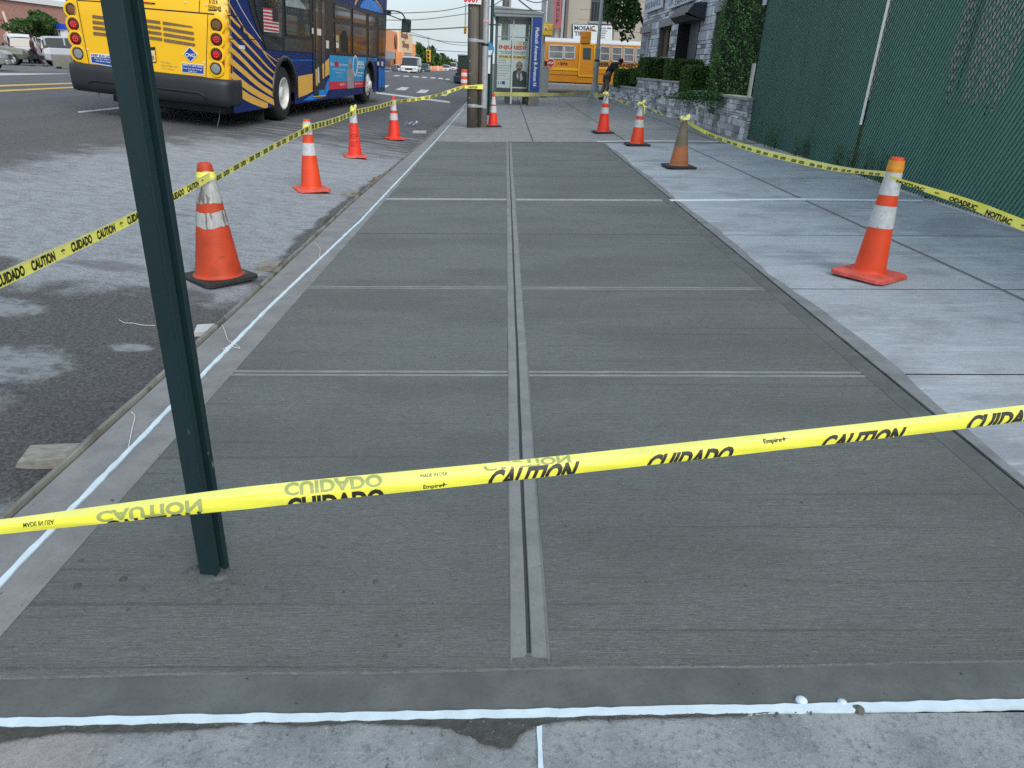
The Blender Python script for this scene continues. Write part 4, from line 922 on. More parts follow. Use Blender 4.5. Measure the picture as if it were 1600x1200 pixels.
rtext('KEEP BUS LANES', (299, 500), (515, 519), (296, 479), SBLU, st, .013, .03); rtext('Do your part, keep', (330, 528), (515, 548), (329, 512), WHT, st, .016, .01); rtext('the lane clear', (340, 546), (480, 562), (339, 533), WHT, st, .016, .01)
rtext('This Bus', (922, 560), (1008, 570), (922, 544), TEXTG, None, .008, .0); rtext('Uses Clean Air', (924, 588), (1075, 604), (924, 572), TEXTG, None, .008, .0); rtext('Technology', (926, 614), (1040, 630), (926, 600), TEXTG, None, .008, .0)
wd_ = rquad('width_sign', [(1338, 45), (1444, 55), (1446, 103), (1340, 93)], DARKV, .006, .002); rquad('yellow_field', [(1343, 50), (1440, 59), (1441, 90), (1344, 82)], YEL, .011, .002, wd_); rtext('WIDE', (1347, 80), (1438, 90), (1346, 52), DARKV, wd_, .016, .02)
rtext('8 1/2 ft', (1347, 30), (1420, 36), (1346, -8), DARKV, None, .008, .02); rquad('marker_lamp', [(1460, 538), (1480, 540), (1480, 600), (1460, 598)], mat('dkred', (.3, .02, .01), .3), .006, .008); rquad('marker_lamp', [(88, 372), (98, 372), (108, 437), (98, 432)], REDL, .003, .01)
for x, y in ((263, 440), (1303, 560), (1140, 20), (1320, 42)):
    mb = MB(); c = rp(*c7(x, y), .0); mb.cyl(c, c + V((0, -.012, 0)), .014, n=8); mb.build('latch', ALLOY, bus)
# bumper: dark grey, wraps both corners
mb = MB(); nn = 22; vs = []; sec = [(.44, .05), (.40, -.02), (.42, -.10), (.50, -.135), (.70, -.15), (.77, -.13), (.79, -.06), (.79, .1)]
outp = []
for i in range(nn + 1):
    t = i / nn; x = BW / 2 + (-(BW / 2) + .045) * math.cos(math.pi * (t)) if False else None
pp = [(.03, .42), (.035, .12), (.03, .0), (-.02, -.08), (-.12, -.12), (-.4, -.135), (BW / 2, -.15), (BW + .4, -.135), (BW + .12, -.12), (BW + .02, -.08), (BW - .03, .0), (BW - .035, .12), (BW - .03, .42)]
for x, y in pp:
    for z, dpt in sec:
        k = (dpt + .15) / .25; cx = BW / 2 + (x - BW / 2) * (1 - .035 * k); vs.append((cx, y + k * .16 if y < .1 else y, z - (.03 if y < -.05 and z < .45 else 0)))
m_ = len(sec); mb.add(vs, [(i * m_ + j, (i + 1) * m_ + j, (i + 1) * m_ + j + 1, i * m_ + j + 1) for i in range(len(pp) - 1) for j in range(m_ - 1)], 0, True); bbuild(mb, 'rear_bumper', BDARK)
mb = MB(); mb.tube([(BW + .35, -.15, .52), (BW + .42, -.155, .56), (-.45, -.155, .56), (-.36, -.15, .52), (-.34, -.14, .46)], .012, 6); bbuild(mb, 'bumper_ridge', BDARK)
mb = MB(); mb.tube([(-.35, .4, .35), (-.34, .3, .15), (-.36, .25, .02)], .006, 5); mb.tube([(BW + .35, .1, .4), (BW + .38, .05, .3)], .01, 5); bbuild(mb, 'hanging_strap', mat('strap', (.3, .3, .3), .8))
# side livery, traced on the side plane
def sp(x, y, off=.005): p = bs(*c2(x, y)); p.x = off; return p
def squad(name, pts, m, off=.005, parent=None, th=.003):
    ps = [sp(*p, off) for p in pts]; mb = MB(); mb.slab(ps, (th, 0, 0)); return mb.build(name, m, parent or bus)
def stripe(pts, w0, w1, m, name='gold_stripe'):
    path = spline([sp(*p) for p in pts], 6); mb = MB(); n = len(path); a = []; b = []
    for i, p in enumerate(path):
        d = path[min(i + 1, n - 1)] - path[max(i - 1, 0)]; s_ = V((0, d.z, -d.y)).normalized(); w_ = (w0 + (w1 - w0) * i / n) / 2
        hi, lo = p + s_ * w_, p - s_ * w_
        for q_ in (hi, lo):
            q_.z = max(q_.z, SK + .01); q_.y = min(q_.y, W1 - math.sqrt(max(0, (RA + .02) ** 2 - (q_.z - .5) ** 2)) - .0) if q_.z < .5 + RA else q_.y
        a.append(hi); b.append(lo)
    mb.add(a + b, [(i, i + 1, n + i + 1, n + i) for i in range(n - 1)]); mb.build(name, m, bus)
stripe([(150, -140), (210, 0), (300, 160), (420, 340)], .018, .014, WHT, 'white_stripe')
stripe([(60, -140), (130, 0), (250, 200), (330, 325), (440, 430), (575, 530)], .03, .014, GOLD)
stripe([(115, 80), (180, 165), (240, 225)], .05, .04, GOLD); stripe([(268, 250), (370, 345), (470, 480), (575, 600)], .045, .02, GOLD)
stripe([(125, 190), (190, 262), (262, 335), (380, 460), (470, 560), (575, 655)], .055, .03, GOLD)
stripe([(140, 300), (230, 390), (320, 480), (440, 600), (560, 700)], .07, .045, GOLD); stripe([(142, 392), (260, 500), (400, 640), (560, 757)], .085, .06, GOLD)
stripe([(150, 495), (270, 600), (400, 712), (560, 815)], .10, .08, GOLD); stripe([(157, 610), (300, 725), (420, 800), (560, 872)], .12, .10, GOLD); stripe([(172, 722), (290, 805), (390, 855), (470, 885)], .15, .10, GOLD)
squad('gold_swoosh', [(722, 636), (842, 614), (842, 762), (790, 790), (726, 812)], GOLD); squad('light_blue_swoosh', [(762, 838), (850, 780), (940, 742), (978, 650), (978, 745), (945, 810), (840, 832)], SKYB)
squad('gold_swoosh', [(943, 520), (978, 482), (978, 618), (945, 642)], GOLD, .012)
for k in range(4): stripe([(985, 790 - k * 4 + k * 9), (1120, 775 - k * 22 + 20), (1300, 700 - k * 30 + 30)], .02, .05, SKYB, 'light_blue_stripe')
for k in range(5): stripe([(1300, 640 - k * 40), (1340, 560 - k * 18), (1382, 500 - k * 4)], .03, .02, SKYB, 'light_blue_stripe')
# window band
zt = 2.45
def wz(x, y): return sp(x, y)
squad('window_band', [(288, -60), (340, 130), (402, 300), (452, 412), (842, 442), (842, -60)], BTRIM, .006)
squad('window_band', [(945, -60), (945, 465), (985, 452), (1375, 475), (1440, 485), (1445, 128), (1190, 58), (1010, -2), (950, -25)], BTRIM, .006)
def window(pts, name='window', m=BGLS, frame=True):
    f_ = squad(name, pts, m, .012)
    if frame:
        mb = MB(); ps = [sp(*p, .014) for p in pts]
        for a, b in zip(ps, ps[1:] + ps[:1]): mb.obox((a + b) / 2, (.006, 0, 0), (b - a) / 2, V((0, 0, .018)) if abs((b - a).y) > abs((b - a).z) else V((0, .018, 0)))
        mb.build('window_frame', BTRIM, f_)
    return f_
w1 = window([(345, -60), (590, -60), (588, 385), (428, 280), (380, 130)]); 
fl = squad('flag_decal', [(422, 62), (550, 82), (556, 272), (432, 262)], WHT, .02, w1)
for k in range(7):
    y = 62 + k * 28.5; squad('red_stripe', [(420 + k * 1.6, y), (550, y + 18), (551, y + 31), (421 + k * 1.6, y + 14)], REDM, .026, fl)
squad('dark_canton', [(496, 72), (545, 80), (548, 182), (500, 174)], DARKV, .03, fl)
squad('lower_panel', [(418, 290), (588, 312), (588, 420), (452, 408)], mat('panel_dark', (.02, .022, .025), .15), .012); squad('lower_panel', [(606, 318), (838, 338), (838, 436), (604, 420)], mat('panel_dark2', (.02, .022, .025), .15), .012)
w2 = window([(606, -60), (812, -60), (828, 318), (620, 288)]); squad('seat_back', [(770, 200), (812, 205), (812, 300), (776, 296)], mat('seat', (.10, .11, .12), .7, var=(8, .3)), .017, w2); squad('transom', [(606, 52), (812, 84), (812, 92), (606, 60)], BTRIM, .02, w2)
squad('painted_sky_reflection', [(612, -50), (700, -50), (785, 78), (612, 48)], mat('sky_reflection_tint', (.30, .34, .37), .05, spec=1), .017, w2)  # sky's reflection in the window, painted as a pale patch
d_ = squad('rear_door', [(842, -60), (945, -60), (945, 806), (848, 812)], mat('door_black', (.014, .015, .018), .25), .012)
squad('door_glass', [(862, -50), (882, -50), (886, 560), (866, 560)], mat('doorglass', (.05, .055, .06), .06), .018, d_); squad('door_glass', [(912, -50), (936, -50), (938, 560), (914, 560)], mat('doorglass2', (.05, .055, .06), .06), .018, d_)
squad('gold_edge', [(862, 575), (875, 575), (880, 710), (866, 712)], GOLD, .02, d_); squad('gold_edge', [(918, 530), (932, 528), (934, 650), (922, 655)], GOLD, .02, d_); squad('door_leaf_foot', [(888, 750), (940, 745), (940, 800), (892, 806)], SKYB, .02, d_); squad('door_handle', [(878, 560), (890, 560), (894, 690), (882, 690)], ALLOY, .022, d_)
squad('threshold', [(842, 800), (945, 792), (945, 800), (842, 808)], GOLD, .024, d_)
squad('sticker', [(874, 236), (908, 242), (908, 298), (876, 290)], WHT, .02, d_); squad('sticker', [(952, 335), (975, 340), (975, 405), (954, 402)], WHT, .014); squad('sticker', [(833, 232), (846, 232), (846, 282), (834, 280)], WHT, .016)
GL2 = mat('bus_window_clear', (.10, .075, .05), .07, col2=(.018, .02, .022), var=(1.1, .6, (1, 1, 1)), spec=.8)
for ptsu, ptsl in (([(1022, 30), (1158, 78), (1158, 165), (1022, 150)], [(1026, 188), (1158, 205), (1160, 445), (1032, 432)]), ([(1176, 75), (1288, 112), (1288, 210), (1176, 195)], [(1176, 215), (1290, 232), (1292, 462), (1178, 448)]), ([(1306, 118), (1370, 140), (1370, 228), (1306, 218)], [(1306, 240), (1370, 252), (1374, 472), (1308, 465)])):
    u_ = window(ptsu); 
    l_ = window(ptsl, m=GL2)
squad('seated_silhouette', [(1070, 300), (1090, 255), (1120, 255), (1135, 330), (1135, 440), (1075, 436)], mat('silh', (.02, .018, .016), .8), .0165, l_.parent); squad('route_notice', [(1032, 292), (1056, 294), (1056, 345), (1034, 342)], mat('notice', (.45, .42, .22), .5), .018); squad('route_notice', [(1034, 352), (1056, 355), (1056, 402), (1036, 398)], WHT, .018)
fd = squad('front_door', [(1385, 135), (1446, 150), (1444, 762), (1385, 770)], mat('front_door_blk', (.016, .02, .03), .25), .012)
squad('door_glass', [(1391, 170), (1412, 174), (1412, 470), (1391, 466)], GL2, .018, fd); squad('door_glass', [(1420, 176), (1440, 180), (1440, 480), (1420, 476)], GL2, .018, fd)
squad('door_panel', [(1388, 490), (1444, 495), (1442, 740), (1388, 735)], NAVY, .018, fd); squad('sticker', [(1376, 512), (1392, 514), (1392, 545), (1376, 543)], WHT, .022, fd); squad('sticker', [(1412, 512), (1427, 514), (1427, 548), (1412, 546)], WHT, .022, fd)
for k in range(4): squad('blue_streak', [(1392 + k * 13, 560 + k * 12), (1400 + k * 13, 565), (1396 + k * 13, 730), (1390 + k * 13, 728)], SKYB, .022, fd)
# roof band with light blue disc and gold ring
squad('roof_disc', [(1235, 60), (1262, 10), (1310, -10), (1370, 15), (1405, 60), (1425, 112), (1330, 88)], SKYB, .006); 
stripe([(1195, 38), (1230, -25), (1300, -70)], .09, .08, GOLD, 'gold_ring'); stripe([(1360, -10), (1405, 45), (1432, 105)], .03, .03, GOLD, 'gold_ring')
# poster on the side
ad = squad('advert_panel', [(982, 458), (1290, 478), (1290, 672), (980, 678)], ADB, .012); squad('red_band', [(980, 678), (1290, 672), (1286, 722), (976, 748)], ADR, .012, ad)
def stext(s, a, b, c, m, parent, bold=.02):
    A, B, C_ = sp(*a, .019), sp(*b, .019), sp(*c, .019); mb = MB(); put_text(mb, s, lambda u, v: A + (B - A) * u + (C_ - A) * v, bold); mb.build('lettering', m, parent)
squad('red_box', [(1022, 512), (1056, 514), (1056, 556), (1022, 554)], REDM, .0165, ad)
stext('Get a', (988, 545), (1018, 547), (988, 518), WHT, ad); stext('$1,500', (1024, 549), (1055, 551), (1024, 520), WHT, ad, .03); stext('sign on bonus', (1060, 553), (1130, 556), (1060, 525), WHT, ad); stext('NY Bus Hiring', (1005, 590), (1112, 592), (1005, 572), WHT, ad, .0); stext('Operators', (1030, 612), (1098, 614), (1030, 598), WHT, ad, .0); stext('Apply now', (1042, 638), (1090, 640), (1042, 630), WHT, ad, .0)
stext('Call 511', (1066, 712), (1110, 710), (1066, 690), WHT, ad); stext('jobs online now', (1192, 708), (1254, 704), (1192, 688), WHT, ad)
# figure printed on the poster and its round emblem
squad('printed_figure', [(1126, 600), (1142, 572), (1140, 500), (1150, 486), (1160, 492), (1164, 545), (1178, 600), (1184, 735), (1130, 738)], mat('print_grey', (.42, .42, .43), .5, var=(8, .3)), .016, ad); squad('printed_face', [(1145, 530), (1160, 528), (1166, 560), (1158, 578), (1148, 572)], mat('print_skin', (.32, .18, .12), .5), .020, ad)
squad('emblem_block', [(1210, 508), (1266, 514), (1266, 545), (1210, 540)], WHT, .016, ad); stext('TRANSIT', (1214, 530), (1262, 534), (1214, 516), ADB, ad); stext('careers', (1212, 570), (1275, 574), (1212, 550), WHT, ad); squad('emblem_line', [(1205, 600), (1262, 603), (1262, 612), (1205, 609)], WHT, .016, ad); squad('emblem_line', [(1212, 625), (1250, 627), (1250, 636), (1212, 634)], WHT, .016, ad)
mb = MB(); c = sp(1195, 548, .017); mb.lathe(c, [(.26, .0), (.26, .004), (.21, .004), (.21, .0)], 24, axis=(1, 0, 0)); mb.build('emblem_ring', WHT, ad)
# small side fittings
squad('side_marker', [(156, 548), (172, 555), (172, 615), (158, 600)], REDL, .008); squad('data_plate', [(226, 374), (274, 380), (276, 412), (230, 408)], WHT, .008); squad('fuel_flap', [(248, 205), (265, 222), (262, 262), (246, 240)], BTRIM, .008)
for k in range(3): mb = MB(); c = sp(556 + k * 14, 494, .005); mb.lathe(c, [(.03, 0), (.025, .015), (.0001, .02)], 10, axis=(1, 0, 0)); mb.build('amber_marker', AMBL, bus)
mb = MB(); a, b = sp(145, 325, .005), sp(545, 332, .005); mb.obox((a + b) / 2, (.001, 0, 0), (b - a) / 2, V((0, 0, .006))); bbuild(mb, 'side_seam', BTRIM)
mb = MB(); a, b = sp(136, 128, .005), sp(215, 134, .005); mb.obox((a + b) / 2, (.001, 0, 0), (b - a) / 2, V((0, 0, .008))); bbuild(mb, 'side_seam', BTRIM)
# mirror
mb = MB(); mb.tube(spline([sp(1430, 95, -.1), sp(1470, 85, .15), sp(1500, 95, .3), sp(1520, 130, .35), sp(1525, 160, .35)], 4), .022, 6); mb.tube(spline([sp(1440, 110, -.1), sp(1475, 130, .1), sp(1505, 155, .3), sp(1520, 160, .35)], 4), .016, 5)
c = sp(1455, 100, .1); mb.obox(c, (.05, 0, 0), (0, .1, 0), (0, 0, .06)); bbuild(mb, 'mirror_arm', BTRIM)
c = sp(1524, 202, .40); mb = MB(); mb.obox(c, (.155, 0, 0), (0, .05, 0), (0, 0, .20)); bbuild(mb, 'mirror_head', BTRIM, bevel=.05)
mb = MB(); mb.obox(c + V((0, -.052, 0)), (.13, 0, 0), (0, .002, 0), (0, 0, .175)); bbuild(mb, 'mirror_glass', mat('mirror_glass', (.12, .17, .17), .05, .9))

# ================================================================ GREEN SLATTED FENCE
FA, FB = V((4.66, 14.4, .16)), V((4.47, 1.2, .155)); FH = 3.3
fd_ = (FB - FA).normalized(); FL = (FB - FA).length; fn = V((-1, 0, 0))
fence = empty('slatted_fence', FA, 'tall dark green chain-link fence with privacy slats along the right side', 'fence')
SLG = mat('slat_green', (.13, .32, .26), .55, island=.25, var=(1.0, .5, (1, 1, .6)), col2=(.09, .235, .198)); WIREG = mat('wire_green_black', (.006, .022, .022), .55)
mb = MB(); pitch = .0475; k = 0; rs = random.Random(5); s = .03; white = []
missing = [.62]
def fpt(s, z, o=0): p = FA + fd_ * s - FA; return V((p.x - o, p.y, p.z + z))
sg = (FA - onX(1369, 97, 4.6)).length
y_gap = onX(1369, 97, 4.58).y
while s < FL:
    y = FA.y + fd_.y * s; wl = pitch * .93; t = rs.uniform(-.001, .001); narrow = 0
    if abs(y - y_gap) < .10 and not white: white.append(s); s += .10; continue
    u = s / FL
    if u > .42 and math.sin(s * 2.9) + math.sin(s * 1.13 + 1) > .55: narrow = rs.uniform(.35, .72)
    if rs.random() < .05: narrow = .75
    a, b = fpt(s, .03 + rs.uniform(-.01, .01), t), fpt(s + wl, .03, -t * .5)
    if narrow:
        zk = .85 + .5 * rs.random(); mb.slab([a, b, b + V((0, 0, zk)), a + V((0, 0, zk))], (.002, 0, 0)); b2 = fpt(s + pitch * narrow, .03); zz_ = V((0, 0, zk)); mb.slab([a + zz_, b2 + zz_, b2 + V((0, 0, FH - .05)), a + V((0, 0, FH - .05))], (.002, 0, 0))
    else: mb.slab([a, b, b + V((0, 0, FH - .05)), a + V((0, 0, FH - .05))], (.002, 0, 0))
    s += pitch
mb.build('slats', SLG, fence)
mb = MB(); 
for sw in white:
    a, b = fpt(sw + .012, .62, .022), fpt(sw + .075, .62, .022); mb.slab([a, b, b + V((0, 0, 2.6)), a + V((0, 0, 2.6))], (.006, 0, 0))
mb.build('bright_gap_strip', mat('bright_gap_strip', (.88, .89, .84), .5, var=(3, .15, (1, 1, .4)), dirt=(3, .68, (.30, .33, .2), (1, 1, 1))), fence)  # white strip put in for the bright gap of a missing slat
mb = MB(); a, b = fpt(white[0] + .012, .03), fpt(white[0] + .082, .03); mb.slab([a, b, b + V((0, 0, .58)), a + V((0, 0, .58))], (.006, 0, 0)); mb.build('gap_filler', mat('gap_filler_green', (.14, .17, .05), .8, var=(20, .6)), fence)  # added green-yellow filler so the lower end of the gap isn't black
mb = MB(); pw_ = .060; r = .0048; n = int((FL + FH) / pw_)
for layer, sgn in ((-.010, 1), (.012, -1)):
    for i in range(n + 1):
        s0 = i * pw_ - (FH if sgn > 0 else 0); z0 = 0.02; ds = 1 if sgn > 0 else -1
        s0 = i * pw_ - FH * .55 if sgn > 0 else i * pw_
        a_s, b_s = s0, s0 + FH * .55 * sgn; az_, bz = z0, FH
        lo, hi = min(a_s, b_s), max(a_s, b_s)
        if hi < 0 or lo > FL: continue
        def cl(ss): 
            ss_ = max(0, min(FL, ss)); return ss_, az_ + (bz - az_) * (ss_ - a_s) / (b_s - a_s)
        (sa, za), (sb, zb) = cl(a_s), cl(b_s); A, B = fpt(sa, za, -layer), fpt(sb, zb, -layer)
        d = (B - A).normalized(); q_ = d.cross(V((1, 0, 0))).normalized() * r; o_ = V((r * 1.0, 0, 0))
        A.x = A.x; mb.add([A - q_, A + o_ * -1, A + q_, A + o_, B - q_, B - o_, B + q_, B + o_], [(0, 1, 5, 4), (1, 2, 6, 5), (2, 3, 7, 6), (3, 0, 4, 7)])
mb.build('wire_mesh', WIREG, fence)
for s in (0.0, 3.3, 6.6, 9.9, 12.9):
    mb = MB(); a = fpt(s, -.16, .0) + V((.05, 0, 0)); mb.cyl(a, a + V((0, 0, FH + .25)), .03, n=12); mb.build('fence_post', WIREG if s else mat('post_green', (.02, .06, .052), .6), fence)
mb = MB(); a = fpt(0, FH) + V((.05, 0, 0)); mb.cyl(a, fpt(FL, FH) + V((.05, 0, 0)), .022, n=10); mb.build('top_rail', WIREG, fence)
mb = MB(); A = onX(1196, 2, 4.64) - FA; A.x = -.03; mb.slab([A + V((0, .11, -.06)), A + V((0, -.11, -.06)), A + V((0, -.11, .10)), A + V((0, .11, .10))], (.004, 0, 0)); mb.build('small_sign', mat('pale_sign', (.36, .44, .55), .5), fence)
mb = MB(); mb.box((4.9, -3, -.1), (60, 33, .18)); mb.build('lot_behind_fence', mat('lot_ground', (.30, .30, .29), .9, var=(.6, .3)), kind='structure')
mb = MB(); mb.box((9.5, -2, .18), (10.2, 12.5, 1.75)); mb.build('stucco_wall', mat('stucco', (.80, .80, .78), .9, var=(1, .1)), label='pale stucco wall glimpsed only through gaps between the fence slats', cat='wall')

# ================================================================ PLANTS
def leafmat(name, a, b, rough=.6):
    m = mat(name, a, rough, col2=b, island=.65, var=(2.2, .5), spec=.25); return m
LG = leafmat('hedge_leaf', (.11, .22, .036), (.010, .034, .014)); LT = leafmat('tree_leaf', (.065, .145, .028), (.014, .044, .015)); LD = leafmat('conifer_leaf', (.095, .24, .055), (.018, .070, .026)); LF = leafmat('far_leaf', (.10, .18, .045), (.03, .07, .025)); LY = leafmat('weed_leaf', (.10, .14, .035), (.03, .06, .02))
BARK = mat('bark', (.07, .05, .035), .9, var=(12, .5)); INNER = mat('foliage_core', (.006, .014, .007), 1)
def leaf(mb, p, s, rnd, up=0):
    a = V((rnd.gauss(0, 1), rnd.gauss(0, 1), rnd.gauss(0, 1) + up)).normalized(); b = a.orthogonal().normalized(); b.rotate(Matrix.Rotation(rnd.uniform(0, 6.28), 3, a)); c = a.cross(b)
    mb.add([p - b * s, p + c * s * .5, p + b * s, p - c * s * .5], [(0, 1, 2, 3)])
def crown(mb, c, rx, ry_, rz_, n, s, rnd, clumps=26, cr=.34):
    cs = []
    for i in range(clumps):
        while True:
            q_ = V((rnd.uniform(-1, 1), rnd.uniform(-1, 1), rnd.uniform(-1, 1)))
            if .25 < q_.length < 1: break
        cs.append((V((c[0] + q_.x * rx * .8, c[1] + q_.y * ry_ * .8, c[2] + q_.z * rz_ * .8)), rnd.uniform(.6, 1.25) * cr))
    for i in range(n):
        cc, k = cs[rnd.randrange(clumps)]; q_ = V((rnd.gauss(0, 1), rnd.gauss(0, 1), rnd.gauss(0, 1))).normalized() * rnd.uniform(.55, 1) ** .5
        leaf(mb, cc + V((q_.x * rx * k, q_.y * ry_ * k, q_.z * rz_ * k)), s * rnd.uniform(.6, 1.3), rnd)
    return cs
def tree(base, h, c, rx, ry_, rz_, n, s, label, m=None, cat='tree', group=None, clumps=26, seed=1, name='tree', tr=.12, cr=.34):
    rnd = random.Random(seed); t = empty(name, base, label, cat, group); cl = V(c) - V(base)
    mb = MB(); cs = crown(mb, cl, rx, ry_, rz_, n, s, rnd, clumps, cr); mb.build('crown', m or LT, t)
    mb = MB(); mb.tube(spline([(0, 0, 0), (tr * .5, 0, cl.z * .4), (cl.x, cl.y, cl.z)], 4), [tr * (1 - .06 * i) for i in range(9)], 8)
    for cc, k in cs[:9]: a = V((0, 0, cl.z * rnd.uniform(.5, .85))); a.x = cl.x * a.z / cl.z; mb.tube([a, a.lerp(cc, .5) + V((0, 0, .05)), cc], [tr * .4, tr * .25, tr * .1], 5)
    mb.build('trunk', BARK, t); return t
def hedge(px0, px1, pt, pbm, Y, dep, n, label, s=.035, seed=1, group='clipped hedges before the stone building', rnd_=.1, name='clipped_hedge', m=None):
    a, b = onY(px0, pbm, Y), onY(px1, pbm, Y); top = onY((px0 + px1) / 2, pt, Y).z; z0 = a.z; rnd = random.Random(seed)
    t = empty(name, V(((a.x + b.x) / 2, Y + dep / 2, z0)), label, 'hedge', group); w2 = abs(b.x - a.x) / 2; hh = top - z0; d2 = dep / 2
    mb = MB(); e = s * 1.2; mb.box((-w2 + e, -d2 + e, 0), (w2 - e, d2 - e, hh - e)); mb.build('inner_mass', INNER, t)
    mb = MB()
    for i in range(n):
        f = rnd.random(); x, y, z = rnd.uniform(-w2, w2), rnd.uniform(-d2, d2), rnd.uniform(0, hh); k = rnd.random()
        if k < .38: y = -d2
        elif k < .68: x = -w2
        elif k < .78: x = w2
        else: z = hh
        if abs(x) > w2 * .86 and abs(y) > d2 * .7: x *= .96; y *= .93
        if z > hh * .9: x *= .97; y *= .97
        p = V((x, y, z)) + V((rnd.gauss(0, s * .45), rnd.gauss(0, s * .45), rnd.gauss(0, s * .45))); leaf(mb, p, s * rnd.uniform(.6, 1.4), rnd, .3)
    mb.build('foliage', m or LG, t); return t
rnd = random.Random(9); bh = empty('shrub_row', V((5.35, 6.5, .18)), 'dark shrubs behind the green fence, seen only through its lower gaps', 'shrubs'); mb = MB()
for i in range(3000): leaf(mb, V((rnd.gauss(0, .12), rnd.uniform(-7, 7), rnd.uniform(0, .95) + .15 * math.sin(i))), rnd.uniform(.03, .07), rnd)
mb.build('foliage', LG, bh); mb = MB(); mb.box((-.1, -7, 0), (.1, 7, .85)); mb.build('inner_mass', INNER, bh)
hedge(1073, 1116, 104, 146, 18.6, 1.0, 3600, 'clipped hedge block nearest the tall conifer, lowest of the square hedges', .028, 1)
hedge(1046, 1097, 94, 133, 21.3, 1.1, 3600, 'square clipped hedge in the middle, below the doorway awning', .028, 2)
hedge(1005, 1053, 91, 130, 25.0, 1.4, 3600, 'large square clipped hedge below the second ground floor window', .03, 3)
hedge(990, 1008, 108, 132, 27.0, 1.4, 1600, 'narrow low hedge at the building corner, left of the large square one', .032, 4)
hedge(965, 994, 109, 136, 28.3, 1.3, 2400, 'loose dark hedge with bare twigs beside the bending person', .035, 5)
# tall clipped conifer
rnd = random.Random(11); base = onY(1152, 160, 16.6); base.z = .5; ct = empty('conifer', base, 'very tall rounded dark green conifer standing behind the fence end', 'conifer')
mb = MB(); mb2 = MB()
def cr_(z): t = z / 4.6; return .66 * (math.sin(math.pi * min(1, (.16 + t * .9)) ** .8) ** .45) if t < .98 else .1
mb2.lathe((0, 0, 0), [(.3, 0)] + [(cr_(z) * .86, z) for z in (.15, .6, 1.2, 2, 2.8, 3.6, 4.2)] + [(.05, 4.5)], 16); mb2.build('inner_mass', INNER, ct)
for i in range(26000):
    z = rnd.uniform(0, 4.6); a = rnd.uniform(0, 6.283)
    if math.sin(a) > .55: continue
    r = cr_(z) * (1 + .11 * math.sin(a * 5 + z * 3.1) * math.sin(z * 4.3 + a) + .07 * math.sin(a * 13 + z * 9) + rnd.gauss(0, .04)); p = V((math.cos(a) * r, math.sin(a) * r, z))
    leaf(mb, p, rnd.uniform(.013, .028), rnd, .4)
mb.build('foliage', LD, ct); mb = MB(); mb.cyl((0, 0, -.1), (0, 0, .5), .07, n=8); mb.build('trunk', BARK, ct)
# low spreading juniper over the wall
rnd = random.Random(12); jb = onY(1095, 154, 16.2); jp = empty('juniper', jb, 'low spreading juniper spilling over the top of the stone planter wall', 'shrub'); mb = MB()
for i in range(2600):
    a = rnd.gauss(0, .28); b = rnd.gauss(0, .25); h = .16 * math.exp(-(a * a + b * b) * 3); p = V((a * 1.25, b - .1, rnd.uniform(-.03, h) - max(0, -b - .25) * .4)); leaf(mb, p, rnd.uniform(.018, .04), rnd, .8)
mb.build('foliage', leafmat('juniper_leaf', (.045, .12, .035), (.012, .045, .02)), jp); mb = MB(); mb.tube([(-.3, 0, 0), (0, .05, .03), (.3, -.1, 0)], .012, 5); mb.build('stem', BARK, jp)
# weeds at the fence foot
for j, (px, py, hgt, lab) in enumerate(((1205, 232, .45, 'thin green weeds growing at the foot of the far end of the fence'), (1250, 245, .38, 'weed clump at the fence foot behind the sagging tape, left of the others'), (1322, 262, .45, 'yellowish weeds climbing the fence below the bright gap strip'), (1372, 275, .42, 'weeds poking through the fence just behind the nearest cone tip'))):
    rnd = random.Random(20 + j); p = onX(px, py, FA.x + (0 - .06)); p = V((4.56, p.y, .165)); wdt = empty('weed_clump', p, lab, 'weeds', 'weeds along the fence foot'); mb = MB(); st = MB()
    for i in range(16):
        a = rnd.uniform(-.35, .35); h = hgt * rnd.uniform(.4, 1); lean = rnd.uniform(-.1, .1); bx = rnd.uniform(-.03, .03); st.tube([(bx, a, 0), (bx, a + lean * .5, h * .5), (bx - .02, a + lean, h)], .0025, 4)
        for k in range(9): t = rnd.uniform(.15, 1); leaf(mb, V((bx + rnd.gauss(0, .015), a + lean * t + rnd.gauss(0, .02), h * t)), rnd.uniform(.008, .02), rnd)
    mb.build('leaves', LY if j > 1 else LG, wdt); st.build('stems', LY, wdt)
